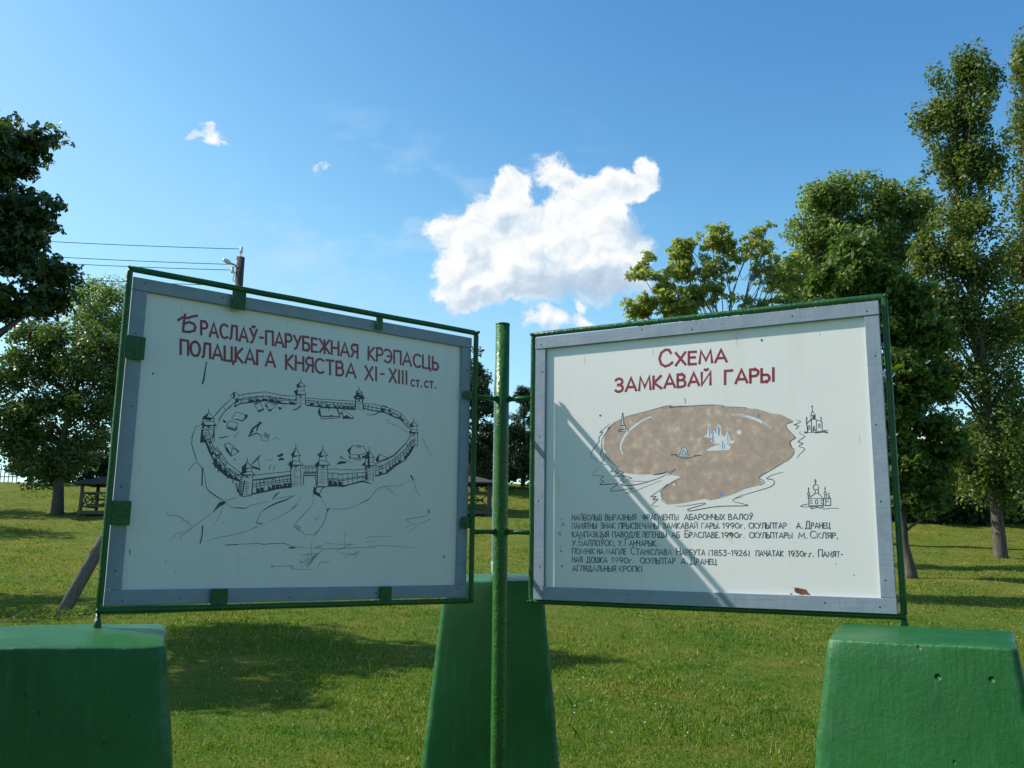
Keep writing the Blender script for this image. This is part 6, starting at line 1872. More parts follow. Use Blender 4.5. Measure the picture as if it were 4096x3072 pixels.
def art(data, d, n, off, parent):
    """painted strokes as thin ribbons of paint on the panel; coordinates in mm on the board: outward from the post, height"""
    B = {}
    layer = {}
    order = 0
    for line in data.strip().split('\n'):
        h, c, nm, wd, *ps = line.split(' ')
        pts = [tuple(float(q)/1000 for q in p.split(',')) for p in ps]; wd = float(wd)/1000; taper = h[1] == '1'
        key = nm
        if key not in B: B[key] = MB(); layer[key] = []
        if c not in layer[key]: layer[key].append(c)
        mi = layer[key].index(c); mbx = B[key]
        order += 1
        lift = {'brown': .00010, 'pale': .00018, 'blue': .00026, 'bluefaint': .00022, 'stain': .00012}.get(c, .00030) + (order % 37)*.000004
        w3 = lambda p: Q(d, n, p[0], p[1], off+lift)
        if h[0] == 'f':
            tr = tri_fill(pts)
            if tr: mbx.add([w3(p) for p in pts], tr, mi)
            continue
        # resample with a curve for smooth strokes
        P_ = [Vector(p) for p in pts]
        if len(P_) > 2 and c not in ('text', 'textfaint'):
            out = []
            for i in range(len(P_)-1):
                p0, p1, p2, p3 = P_[max(i-1, 0)], P_[i], P_[i+1], P_[min(i+2, len(P_)-1)]
                sharp = c == 'red' or not taper
                for s in ([0] if sharp else [0, .25, .5, .75]):
                    out.append(.5*((2*p1)+(p2-p0)*s+(2*p0-5*p1+4*p2-p3)*s*s+(3*p1-p0-3*p2+p3)*s**3))
            out.append(P_[-1]); P_ = out
        L_ = []; R_ = []; m_ = len(P_)
        for i, p in enumerate(P_):
            t0 = (P_[i]-P_[i-1]).normalized() if i > 0 else None
            t1 = (P_[i+1]-P_[i]).normalized() if i < m_-1 else None
            tt = ((t0 or t1)+(t1 or t0))
            if tt.length < .3: tt = t1 or t0
            tt = tt.normalized(); nn = Vector((-tt.y, tt.x))
            k = 1.0
            if taper: k = .35+.65*math.sin(math.pi*min(1, max(0, (i+.35)/(m_-.3))))
            elif c in ('ink', 'drip'): k = random.uniform(.75, 1.15)
            ref = t0 or t1; cs = max(.55, abs(tt.dot(ref)))
            hw = wd*.5*k/cs
            ext = Vector((0, 0))
            if c in ('red', 'text', 'textfaint'):
                if i == 0: ext = -tt*wd*.35
                if i == m_-1: ext = tt*wd*.35
            L_.append(p+ext+nn*hw); R_.append(p+ext-nn*hw)
        vs = [w3(p) for p in L_]+[w3(p) for p in R_]
        mbx.add(vs, [(i, i+1, m_+i+1, m_+i) for i in range(m_-1)], mi)
    for key, mbx in B.items():
        mbx.build(key.split('.')[0], [INK[c] for c in layer[key]], parent)
def rail(parent, d, n, u0, u1, z0, z1, o0, o1, nails, long_axis):
    mb = MB(); mb.box(Q(d, n, (u0+u1)/2, (z0+z1)/2, (o0+o1)/2), (d, UPV, n), (abs(u1-u0)/2, abs(z1-z0)/2, abs(o1-o0)/2))
    for f_ in nails:
        if long_axis == 'u': c_ = Q(d, n, u0+(u1-u0)*f_, z0+(z1-z0)*random.uniform(.25, .75), max(o0, o1))
        else: c_ = Q(d, n, u0+(u1-u0)*random.uniform(.3, .7), z0+(z1-z0)*f_, max(o0, o1))
        mb.tube([c_-n*.002, c_+n*.0012], .004, 8, mi=1)
    return mb.build('frame_rail', [M['wood'], M['dark']], parent, bevel=.0025)
def board(label, d, n, U0, U1, iu0, iu1, z0, z1, iz0, iz1, front, pan, group):
    t_ = thing('sign_board', label, 'sign board', Q(d, n, (U0+U1)/2, z0), group)
    g_ = .0012
    rail(t_, d, n, U0, U1, iz1, z1, front, pan-.002, (.02, .35, .5, .78, .97), 'u')
    rail(t_, d, n, U0, U1, z0, iz0, front, pan-.002, (.03, .3, .55, .83, .96), 'u')
    rail(t_, d, n, U0+.001, iu0, iz0+g_, iz1-g_, front-.0025, pan-.002, (.08, .35, .62, .9), 'z')
    rail(t_, d, n, iu1, U1-.001, iz0+g_, iz1-g_, front-.0025, pan-.002, (.06, .33, .6, .85), 'z')
    mb = MB(); mb.box(Q(d, n, (U0+U1)/2, (z0+z1)/2, pan-.007), (d, UPV, n), ((U1-U0)/2-.022, (z1-z0)/2-.022, .007))
    mb.build('panel', M['panel'], t_)
    return t_
bl = board('white board with a line drawing of a walled wooden fortress under red lettering', dL, nL, .181, 1.7535, .2345, 1.696, e-.2135, e+1.0075, e-.159, e+.9585, -.0125, -.029, 'painted boards on the pipe stand')
art(ART_L, dL, nL, -.029, bl)
br = board('white board with a brown hill plan, two church sketches and lines of dark captions', dR, nR, .192, 1.737, .245, 1.681, e-.219, e+1.009, e-.161, e+.952, .031, .0140, 'painted boards on the pipe stand')
art(ART_R, dR, nR, .0140, br)
bt = board('third board seen edge on as a thin pale strip behind the centre post', dT, nT, .192, 1.737, .245, 1.681, e-.219, e+1.009, e-.161, e+.952, .031, .0140, 'painted boards on the pipe stand')

# ------------------------------------------------------------------ concrete blocks
def block(label, corners, crown, taper, seed):
    """tapered pedestal with worn edges; corners of the top: front left, front right, back right, back left"""
    c4 = [Vector(c) for c in corners]; cen = sum(c4, Vector())/4
    ax = ((c4[1]-c4[0])+(c4[2]-c4[3])); ax.z = 0; hx = ax.length/4; ax.normalize()
    ay = Vector((-ax.y, ax.x, 0)); hy = ((c4[3]-c4[0]).length+(c4[2]-c4[1]).length)/4
    N = 24; base = -.25; er = .011
    mb = MB()
    def nz(a, b_, c_): return .5*math.sin(a*9+seed)+.4*math.sin(b_*11+seed*2+a*3)+.35*math.sin(c_*8+a*5)+.3*math.sin(a*27+b_*23+c_*19)+.25*math.sin(a*61+b_*57+c_*43+seed)
    def top(i, j): return (c4[0]*(1-i)*(1-j)+c4[1]*(1+i)*(1-j)+c4[2]*(1+i)*(1+j)+c4[3]*(1-i)*(1+j))/4
    def jig(p, amp):
        q = nz(p.x, p.y, p.z)*amp; d = p-cen; d.z = 0
        return p+d.normalized()*q+UPV*q*.5 if d.length > .05 else p
    per = []
    for k in range(N): per.append((-1+2*k/N, -1))
    for k in range(N): per.append((1, -1+2*k/N))
    for k in range(N): per.append((1-2*k/N, 1))
    for k in range(N): per.append((-1, 1-2*k/N))
    def rc(i, j, rr=.05):
        lim = 1-rr; ai, aj = abs(i), abs(j)
        if ai > lim and aj > lim:
            dx, dy = ai-lim, aj-lim; l = math.hypot(dx, dy); m_ = max(dx, dy)
            if l > 0: dx, dy = dx*m_/l, dy*m_/l
            return math.copysign(lim+dx, i), math.copysign(lim+dy, j)
        return i, j
    rings = []
    for k in range(27):
        t_ = k/26; ring = []
        for i, j in per:
            i, j = rc(i, j); p = top(i, j); z0 = p.z-er; z = base+(z0-base)*t_
            ring.append(jig(Vector((p.x, p.y, z))+(ax*i+ay*j)*(taper*(z0-z)), .0045))
        rings.append(ring)
    for a_ in (30, 60, 85):
        ring = []
        for i, j in per:
            i, j = rc(i, j); sh = er*(1-math.cos(R(a_))); p = top(i*(1-sh/hx), j*(1-sh/hy)); p.z += -er+er*math.sin(R(a_))
            ring.append(jig(p, .0055))
        rings.append(ring)
    for s in (.93, .85, .74, .6, .44, .28, .12):
        ring = []
        for i, j in per:
            i, j = rc(i, j); p = top(i*s, j*s); p.z += crown*(1-s**3)
            ring.append(jig(p, .004))
        rings.append(ring)
    n = len(per); vs = [p for r_ in rings for p in r_]; fs = []
    for i in range(len(rings)-1):
        for k in range(n): fs.append((i*n+k, i*n+(k+1) % n, (i+1)*n+(k+1) % n, (i+1)*n+k))
    fs.append(tuple((len(rings)-1)*n+k for k in range(n)))
    mb.add(vs, fs)
    o_ = mb.build('concrete_block', M['block'], None, smooth=True, origin=(cen.x, cen.y, 0))
    tag(o_, label, 'concrete block', 'green tapered concrete blocks under the sign stand')
    return o_
lf, lb = at(362, 1394, 3.03), at(359, 1347, 3.59); lv = Vector((-.936, -.353, 0))*.68
block('green concrete block under the fortress drawing board, shaded front and sunlit top', (lf+lv, lf, lb, lb+lv), .012, .118, 3)
r0, r1, r2, r3 = at(1784, 1378, 3.17), at(2199, 1402, 2.85), at(2190, 1364, 3.40), at(1818, 1346, 3.72)
block('bright green pitted concrete block under the hill plan board', (r0, r1, r2, r3), .010, .125, 8)
block('dark green concrete block standing directly behind the centre post', (at(960, 1256, 5.75), at(1174, 1254, 5.75), at(1160, 1239, 6.45), at(968, 1239, 6.45)), .004, .097, 14)

# ------------------------------------------------------------------ trees
rng = np.random.default_rng(7)
def leaves(centers, size, lobes=1, up=.35, droop=0.0, aspect=.62, out=None):
    """(N,3) leaf centres -> quads"""
    n = len(centers)
    nrm = rng.normal(size=(n, 3))
    if out is not None: nrm = nrm*.75+out*.9
    nrm[:, 2] += up
    nrm /= np.linalg.norm(nrm, axis=1)[:, None]
    a = rng.normal(size=(n, 3)); a[:, 2] -= droop
    a -= nrm*(a*nrm).sum(1)[:, None]; a /= np.linalg.norm(a, axis=1)[:, None]
    b_ = np.cross(nrm, a)
    s = size*rng.uniform(.6, 1.25, n)[:, None]
    V = []; F = []
    if lobes == 1:
        p0 = centers-a*s*.5; p1 = centers+b_*s*aspect*.5+a*s*.05+nrm*s*.07; p2 = centers+a*s*.5; p3 = centers-b_*s*aspect*.5+a*s*.05+nrm*s*.07
        V = np.stack([p0, p1, p2, p3], 1).reshape(-1, 3); F = np.arange(4*n).reshape(-1, 4)
    else:
        vs = []; 
        base = centers-a*s*.45
        for ang, ln in ((-1.0, .85), (0, 1.0), (1.0, .85)):
            dd = a*math.cos(ang)+b_*math.sin(ang); ee = -a*math.sin(ang)+b_*math.cos(ang)
            tip = base+dd*s*ln+nrm*s*rng.uniform(-.12, .05, n)[:, None]
            vs.append(np.stack([base, base+dd*s*ln*.55+ee*s*.24, tip, base+dd*s*ln*.55-ee*s*.24], 1))
        V = np.stack(vs, 1).reshape(-1, 3); F = np.arange(12*n).reshape(-1, 4)
    return V, F
def clump_points(c, r, n, flat=.75):
    d = rng.normal(size=(n, 3)); d /= np.linalg.norm(d, axis=1)[:, None]
    rad = rng.uniform(.15, 1, n)**.6
    return c+d*rad[:, None]*np.array([r, r, r*flat]), d
def branch(mb, a, b_, r0, r1, seg=5, wob=.12, n=6, sag=.0):
    a = Vector(a); b_ = Vector(b_); L_ = (b_-a).length
    pts = []
    off = Vector((random.uniform(-1, 1), random.uniform(-1, 1), random.uniform(-.3, .8)))*wob*L_
    for i in range(seg+1):
        t_ = i/seg
        pts.append(a.lerp(b_, t_)+off*math.sin(math.pi*t_)+Vector((random.uniform(-1, 1), random.uniform(-1, 1), random.uniform(-1, 1)))*wob*.12*L_*(0 < i < seg))
    mb.tube(pts, [r0+(r1-r0)*(i/seg) for i in range(seg+1)], n)
def tree(name, label, base, trunk_top, r_trunk, ells, leaf, size, n_leaf, n_clump, clump_r, lobes=1, group=None, bark='bark', lean=0, rag=.06, flat=.75, limbs=26, core=.35, droop=.2, cat='tree', up=.35, twigs=0):
    """ells: crown lobes (centre xyz, radii xyz, weight) in world metres"""
    bx, by, bz = base
    root = thing(name, label, cat, (bx, by, bz), group)
    cs = []; wts = np.array([e_[6] for e_ in ells], float); wts /= wts.sum()
    for k in range(n_clump):
        e_ = ells[rng.choice(len(ells), p=wts)]
        d = rng.normal(size=3); d /= np.linalg.norm(d)
        rr = rng.uniform(core, 1)**.7*(1.0+rng.normal()*rag)
        cs.append(np.array(e_[:3])+d*np.array(e_[3:6])*rr)
    cs = np.array(cs)
    per = n_leaf//n_clump; pts = []; outs = []
    for c in cs:
        r_ = clump_r*rng.uniform(.55, 1.3); m_ = max(6, int(per*(r_/clump_r)**2*rng.uniform(.7, 1.2)))
        p, d = clump_points(c, r_, m_, flat); pts.append(p); outs.append(d)
    pts = np.concatenate(pts); outs = np.concatenate(outs)
    V, F = leaves(pts, size, lobes, up, droop, out=outs)
    quick_mesh('crown', V, F, LEAF[leaf], root)
    mb = MB(); top = Vector(trunk_top); bv = Vector((bx, by, bz))
    n = 9; tp = []; tr = []
    for i in range(n):
        t_ = i/(n-1); p = bv.lerp(top, t_)+Vector((math.sin(t_*5+bx)*r_trunk*.7, math.cos(t_*4+by)*r_trunk*.7, 0))*(t_ > 0)
        if i == 0: p = p-UPV*.25
        tp.append(p); tr.append(r_trunk*((1.55 if i == 0 else 1.12 if i == 1 else 1.0)*(1-.78*t_)))
    tp.insert(1, bv+UPV*.15); tr.insert(1, r_trunk*1.22)
    mb.tube(tp, tr, 12, wob=.05)
    sel = rng.permutation(len(cs))[:limbs]
    for k in sel:
        c = Vector(cs[k]); zf = min(.95, max(.18, (c.z-bz-.35*abs(c.x-bx))/max(.1, top.z-bz)*.8))
        a = bv.lerp(top, zf); br_ = r_trunk*(1-.75*zf)*.42
        branch(mb, a, c, br_, max(.012, br_*.18), wob=.10)
        for q in range(twigs):
            c2 = Vector(cs[rng.integers(len(cs))]); 
            if (c2-c).length < 1.6: branch(mb, a.lerp(c, .6), c2, br_*.4, .01, 3, .08, 5)
    mb.build('trunk', M[bark], root, smooth=True)
    return root
def EL(px, py, rx, ry, Y, wt=1.0, depth=None, dy=0):
    """a crown lobe seen at (px,py) with half sizes in px of the 2212 wide view, at depth Y"""
    c = at(px, py, Y+dy); k = Y/1971
    return (c.x, c.y, c.z, rx*k, depth if depth else (rx+ry)/2*k, ry*k, wt)
def base_at(px, Y):
    x = bearing(px, 1150).x*Y
    return (x, Y, gz(x, Y))

# near maple, trunk outside the frame on the left
Y0 = 13.5
bx = base_at(-330, Y0)
tree('maple_tree', 'dark shaded maple whose near branches hang in from the left edge', bx, (bx[0]+.2, Y0, 9.2), .24,
     [EL(-60, 300, 130, 120, Y0, 1.6), EL(20, 330, 60, 70, Y0, .8), EL(88, 300, 34, 22, Y0, .35), EL(5, 440, 95, 70, Y0, 1.2), EL(70, 470, 38, 60, Y0, .5), EL(-60, 520, 130, 110, Y0, 1.6), EL(50, 545, 45, 40, Y0, .5),
      EL(110, 610, 48, 42, Y0, .7), EL(20, 650, 50, 40, Y0, .5), EL(90, 660, 40, 35, Y0, .35), EL(-230, 380, 200, 200, Y0, 2.6, 1.6), EL(-420, 330, 180, 200, Y0, 2.2, 1.8), EL(-120, 640, 90, 50, Y0, .6),
      EL(-330, 420, 150, 120, Y0, 1.8, 1.0, 1.9), EL(-500, 450, 170, 120, Y0, 1.6, .8, -2.4), EL(-640, 380, 150, 150, Y0, 1.6, .9, -2.6), EL(-560, 600, 150, 90, Y0, 1.0, .8, -1.6)],
     'maple', .115, 24000, 430, .36, lobes=3, limbs=70, flat=.36, droop=.9, up=.35, rag=.14, core=.25)
# broad tree with its trunk on the slope
Y1 = 46
b1 = base_at(119, Y1)
tree('broadleaf_tree', 'broad green tree with a short dark trunk on the slope beside the left gazebo', b1, (b1[0]+.4, Y1, b1[2]+8.5), .25,
     [EL(150, 770, 115, 80, Y1, 2.2), EL(60, 800, 75, 75, Y1, 1.3), EL(215, 830, 60, 110, Y1, 1.6), EL(30, 900, 75, 60, Y1, 1.0), EL(130, 900, 110, 70, Y1, 1.8), EL(118, 1010, 58, 42, Y1, 1.3), EL(40, 960, 50, 40, Y1, .7), EL(180, 960, 70, 50, Y1, .8), EL(230, 740, 50, 50, Y1, .7), EL(90, 730, 60, 35, Y1, .6), EL(-40, 830, 80, 70, Y1, .9)],
     'lime', .20, 42000, 380, .66, limbs=34, rag=.16, core=.25)
Y2 = 54
b2 = base_at(235, Y2)
tree('broadleaf_tree', 'paler tree whose rounded top rises behind the fortress board corner', b2, (b2[0]-.3, Y2, b2[2]+11), .38,
     [EL(205, 650, 65, 50, Y2, 1.2), EL(260, 670, 50, 55, Y2, .9), EL(215, 740, 80, 60, Y2, 1.2), EL(310, 720, 70, 70, Y2, 1.0), EL(290, 850, 90, 80, Y2, 1.0)], 'silver', .20, 18000, 140, .8)
Y3 = 60
b3 = base_at(52, Y3)
tree('pine_tree', 'small grey-green bushy pine on the ridge beside the white fence', b3, (b3[0], Y3, b3[2]+3.6), .12,
     [EL(50, 985, 30, 30, Y3, 1), EL(60, 950, 26, 26, Y3, .7), EL(85, 1005, 25, 25, Y3, .6), EL(40, 1015, 26, 16, Y3, .6)], 'pine', .24, 4200, 60, .45)
# trees in the gap between the boards
Y4 = 58
b4 = base_at(1022, Y4)
tree('broadleaf_tree', 'dark leafy tree seen between the fortress board and the centre post', b4, (b4[0], Y4, b4[2]+8), .28,
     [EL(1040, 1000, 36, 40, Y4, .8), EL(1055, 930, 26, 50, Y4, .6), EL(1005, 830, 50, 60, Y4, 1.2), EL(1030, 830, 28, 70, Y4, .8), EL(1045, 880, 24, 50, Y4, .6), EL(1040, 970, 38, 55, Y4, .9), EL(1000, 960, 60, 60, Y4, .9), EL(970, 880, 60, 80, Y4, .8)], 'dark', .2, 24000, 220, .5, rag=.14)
Y5 = 61
b5 = base_at(1128, Y5)
def pine(label, base, H, pxs, Y, seedn):
    root = thing('pine_tree', label, 'tree', base); bx_, by_, bz_ = base
    mb = MB(); mb.tube([(bx_, by_, bz_-.3), (bx_+.1, by_, bz_+H*.5), (bx_-.15, by_, bz_+H)], [.16, .10, .02], 8)
    pts = []
    for k in range(80):
        f_ = rng.uniform(.05, 1); z = bz_+H*f_; L_ = (1.05-f_)*H*.30+.25; an = rng.uniform(0, 6.28)
        a = Vector((bx_+.1*math.sin(f_*3), by_, z-.2)); b_ = a+Vector((math.cos(an)*L_, math.sin(an)*L_, L_*.45))
        mb.tube([a, a.lerp(b_, .5)+UPV*-.06, b_], [.03, .02, .008], 5)
        for q in range(5):
            c = a.lerp(b_, rng.uniform(.5, 1.05)); p, d = clump_points(np.array(c), .34, 34, .8); pts.append(p)
    pts = np.concatenate(pts); V, F = leaves(pts, .26, 1, .9, -.3, .16)
    quick_mesh('crown', V, F, LEAF['pine'], root); mb.build('trunk', M['bark'], root, smooth=True)
pine('sparse pine with upright tips seen right of the centre post', b5, 6.7, None, Y5, 1)
b5b = base_at(1165, Y5+1)
pine('second dark pine mostly hidden behind the left edge of the hill plan board', b5b, 5.2, None, Y5, 2)
b5c = base_at(1092, 60)
tree('bush', 'low dark bush at the foot of the pines on the ridge', b5c, (b5c[0], 60, b5c[2]+1.5), .08, [EL(1100, 1005, 30, 45, 60, 1), EL(1060, 1010, 35, 34, 60, .8), EL(1135, 1015, 28, 32, 60, .8), EL(1110, 950, 20, 40, 60, .5)], 'dark', .2, 7500, 90, .5, cat='bush', limbs=12)
# thicket along the ridge behind the gazebos
for px, py, rx, ry, Y, lab in ((175, 990, 60, 48, 64, 'dark bushes on the ridge behind the broad tree trunk'), (262, 975, 60, 62, 65, 'dark bushes on the ridge behind the left gazebo'), (985, 985, 60, 60, 66, 'dark bushes on the ridge behind the right gazebo'), (1180, 985, 60, 55, 66, 'dark bushes on the ridge behind the left edge of the hill plan board')):
    bb = base_at(px, Y)
    tree('bush', lab, bb, (bb[0], Y, bb[2]+1.6), .08, [EL(px, py, rx, ry, Y, 1), EL(px-rx*.6, py+ry*.4, rx*.6, ry*.6, Y, .6), EL(px+rx*.6, py+ry*.4, rx*.6, ry*.6, Y, .6)], 'dark', .22, 7000, 80, .6, cat='bush', limbs=10, rag=.14)
# trees on the right
Y6 = 30
b6 = base_at(1575, Y6)
tree('maple_tree', 'thin yellow-green maple with bare twigs showing above the hill plan board', b6, (b6[0]+.1, Y6, b6[2]+7.2), .16,
     [EL(1480, 545, 34, 30, Y6, .5), EL(1500, 630, 45, 30, Y6, .5), EL(1440, 650, 50, 35, Y6, .6), EL(1560, 640, 50, 30, Y6, .25), EL(1630, 660, 40, 30, Y6, .4), EL(1720, 580, 30, 40, Y6, .4), EL(1390, 580, 34, 40, Y6, .55), EL(1385, 660, 45, 40, Y6, .8), EL(1450, 600, 50, 40, Y6, .8), EL(1470, 670, 60, 40, Y6, .7), EL(1540, 520, 46, 36, Y6, .8), EL(1530, 590, 55, 40, Y6, .7), EL(1580, 560, 40, 50, Y6, .6), EL(1640, 530, 45, 55, Y6, .9), EL(1660, 600, 45, 50, Y6, .8), EL(1690, 655, 45, 40, Y6, .6), EL(1420, 740, 70, 50, Y6, .7), EL(1500, 800, 90, 60, Y6, .9), EL(1630, 780, 90, 60, Y6, .9), EL(1560, 880, 90, 60, Y6, .8)],
     'yellow', .15, 12800, 430, .24, lobes=3, bark='twig', limbs=55, flat=.7, droop=.6, core=.15, twigs=2)
Y7 = 38
b7 = base_at(1850, Y7)
tree('broadleaf_tree', 'tall rounded grey-green tree behind the hill plan board', b7, (b7[0], Y7, b7[2]+12), .34,
     [EL(1790, 430, 62, 45, Y7, 1.1), EL(1860, 440, 75, 60, Y7, 1.2), EL(1950, 440, 70, 55, Y7, 1.1), EL(1760, 510, 62, 60, Y7, 1.1), EL(1850, 530, 90, 80, Y7, 1.5), EL(1960, 520, 70, 70, Y7, 1.2), EL(1730, 600, 50, 60, Y7, .8), EL(1800, 640, 90, 70, Y7, 1.0), EL(1920, 640, 90, 80, Y7, 1.0)],
     'silver', .18, 44000, 420, .54, limbs=40, rag=.12)
Y8 = 25
b8 = base_at(1962, Y8)
tree('maple_tree', 'dark green maple with a slim trunk just right of the hill plan board', b8, (b8[0]-.2, Y8, b8[2]+7), .125,
     [EL(1850, 560, 40, 55, Y8, .9), EL(1800, 610, 60, 45, Y8, .8), EL(1900, 620, 70, 60, Y8, 1.2), EL(1960, 640, 55, 55, Y8, .9), EL(1870, 700, 110, 55, Y8, 1.2), EL(1990, 720, 65, 50, Y8, 1.0), EL(1940, 810, 95, 60, Y8, 1.3), EL(2010, 830, 50, 60, Y8, .7), EL(1960, 900, 75, 45, Y8, .8), EL(1960, 1000, 80, 55, Y8, 1.3), EL(1990, 1070, 62, 42, Y8, 1.0), EL(1950, 1060, 40, 40, Y8, .5), EL(2040, 950, 50, 60, Y8, .8), EL(1860, 850, 80, 80, Y8, 1.0)],
     'green', .150, 27000, 360, .40, lobes=3, limbs=50, flat=.55, droop=.5, up=.6)
Y9 = 34
b9 = base_at(2158, Y9)
tree('poplar_tree', 'tall slender poplar with a thick pale-lit trunk on the right', b9, (b9[0]-.6, Y9, b9[2]+17.5), .20,
     [EL(2000, 560, 32, 60, Y9, .6), EL(2005, 650, 40, 50, Y9, .7), EL(2020, 730, 45, 50, Y9, .7), EL(2040, 810, 50, 50, Y9, .7), EL(2010, 270, 26, 50, Y9, .4), EL(2025, 165, 16, 30, Y9, .2), EL(2085, 165, 34, 70, Y9, .9), EL(2145, 170, 20, 65, Y9, .4), EL(2040, 250, 42, 55, Y9, .8), EL(2090, 260, 55, 70, Y9, 1.0), EL(2060, 350, 60, 60, Y9, 1.0), EL(2110, 370, 60, 80, Y9, 1.0), EL(2090, 470, 75, 60, Y9, 1.1), EL(2060, 560, 65, 60, Y9, 1.0), EL(2130, 590, 75, 70, Y9, 1.1), EL(2070, 680, 70, 60, Y9, 1.0), EL(2150, 720, 80, 60, Y9, 1.0), EL(2100, 800, 90, 60, Y9, .9), EL(2170, 870, 80, 70, Y9, 1.0), EL(2130, 950, 95, 60, Y9, 1.0), EL(2170, 1040, 85, 55, Y9, 1.3), EL(2110, 1010, 60, 60, Y9, .9), EL(2170, 960, 60, 70, Y9, .8)],
     'poplar', .165, 62000, 820, .36, limbs=60, flat=1.8, droop=.1, core=.15, rag=.26)
Y10 = 36
b10 = base_at(2300, Y10)
tree('poplar_tree', 'second poplar cut off by the right edge of the view', b10, (b10[0], Y10, b10[2]+19.5), .3,
     [EL(2215, 140, 38, 70, Y10, .9), EL(2250, 200, 50, 110, Y10, 1.2), EL(2215, 260, 38, 70, Y10, .8), EL(2240, 380, 60, 90, Y10, 1.2), EL(2215, 450, 40, 60, Y10, .6), EL(2260, 550, 80, 90, Y10, 1.2), EL(2230, 680, 60, 70, Y10, 1.0), EL(2270, 800, 90, 100, Y10, 1.2), EL(2260, 960, 90, 90, Y10, 1.2), EL(2330, 400, 70, 200, Y10, 1.5), EL(2190, 720, 50, 60, Y10, .8), EL(2200, 560, 40, 60, Y10, .7)],
     'poplar', .165, 42000, 560, .38, limbs=50, flat=1.8, droop=.1, rag=.22, core=.15)
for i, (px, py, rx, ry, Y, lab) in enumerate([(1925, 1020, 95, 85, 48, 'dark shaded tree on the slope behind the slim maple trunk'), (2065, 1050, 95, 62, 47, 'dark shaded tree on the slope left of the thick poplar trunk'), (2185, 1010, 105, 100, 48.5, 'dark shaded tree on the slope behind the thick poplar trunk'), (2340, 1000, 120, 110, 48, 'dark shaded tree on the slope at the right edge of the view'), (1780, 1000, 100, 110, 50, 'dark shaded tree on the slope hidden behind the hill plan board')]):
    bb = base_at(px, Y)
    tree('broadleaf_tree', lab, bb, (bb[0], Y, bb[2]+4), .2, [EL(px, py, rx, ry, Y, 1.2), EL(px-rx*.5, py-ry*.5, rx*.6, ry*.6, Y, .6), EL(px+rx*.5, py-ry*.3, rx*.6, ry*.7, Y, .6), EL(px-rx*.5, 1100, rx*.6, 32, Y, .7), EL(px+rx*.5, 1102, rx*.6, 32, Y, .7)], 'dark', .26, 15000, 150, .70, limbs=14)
# a tree standing outside the view on the left: its shadow crosses the lawn
bo = (-16.3, 17.8, gz(-16.3, 17.8))
to_ = tree('broadleaf_tree', 'tree standing left of the view whose shadow falls on the near lawn', bo, (bo[0], bo[1], bo[2]+7), .25, [(bo[0], bo[1], bo[2]+6.5, 2.0, 1.6, 2.4, 1), (bo[0]+.7, bo[1]+.5, bo[2]+5, 1.6, 1.4, 1.4, .7)], 'lime', .2, 6000, 90, .6, limbs=20)

# unseen trees added behind the viewpoint to block sky light on stand and blocks
def copy_tree(o, loc, rz, sc, label):
    c = o.copy(); col.objects.link(c); c.location = loc; c.rotation_euler.z = rz; c.scale = (sc, sc, sc); c['label'] = label
    for ch in [k for k in bpy.data.objects if k.parent == o]:
        k = ch.copy(); col.objects.link(k); k.parent = c; k.matrix_parent_inverse = ch.matrix_parent_inverse.copy()
    return c
bq = (-3.5, -14.0, gz(-3.5, -14.0))
tq = tree('broadleaf_tree', 'large unseen sky-blocking tree added behind the viewpoint, straight back from the left block', bq, (bq[0], bq[1], bq[2]+8), .35,
     [(bq[0], bq[1], bq[2]+6.5, 3.8, 3.2, 4.0, 2), (bq[0]+1.5, bq[1], bq[2]+3.2, 3.0, 2.6, 2.4, 1), (bq[0]-1.8, bq[1]+.5, bq[2]+3.4, 3.0, 2.6, 2.4, 1)], 'dark', .34, 9000, 130, 1.0, limbs=24, group='unseen sky-blocking trees added behind the viewpoint')
copy_tree(to_, (-28.8, 39, gz(-28.8, 39)), 2.0, 1.1, 'tree standing left of the view whose shadow falls on the upper lawn')
copy_tree(to_, (-32.5, 46.5, gz(-32.5, 46.5)), .7, 1.15, 'tree standing left of the view whose shadow falls under the broad tree')
copy_tree(to_, (-37.0, 44.8, gz(-37, 44.8)), 4.1, 1.2, 'farthest left tree outside the view, beyond the broad tree')
ht = base_at(915, 50)
tree('broadleaf_tree', 'leafy tree hidden behind the fortress board that shades the right gazebo', ht, (ht[0], ht[1], ht[2]+6), .2, [EL(900, 860, 60, 60, 50, 1), EL(950, 900, 55, 60, 50, 1), EL(890, 950, 60, 50, 50, .8), EL(960, 960, 40, 40, 50, .6), EL(900, 1040, 60, 40, 50, .9), EL(965, 1050, 42, 36, 50, .8), EL(770, 900, 80, 90, 50, 1.0)], 'lime', .2, 14000, 170, .6, limbs=16)
hb = base_at(1590, 20.5)
tree('broadleaf_tree', 'small leafy tree standing hidden behind the hill plan board', hb, (hb[0], hb[1], hb[2]+3.6), .12, [EL(1540, 850, 80, 80, 20.5, 1, .9), EL(1640, 870, 80, 80, 20.5, 1, 1.2), EL(1590, 1000, 120, 80, 20.5, 1, 1.3), EL(1730, 930, 60, 70, 20.5, .8, .9), EL(1480, 960, 60, 70, 20.5, .6, .8)], 'lime', .15, 9000, 150, .45, limbs=20)
copy_tree(tq, (5.5, -15, gz(5.5, -15)), 1.3, 1.1, 'large unseen sky-blocking tree added behind the viewpoint, straight back from the right block')
copy_tree(tq, (15.5, -10.5, gz(15.5, -10.5)), 2.6, 1.0, 'large unseen sky-blocking tree added behind and to the right of the viewpoint')

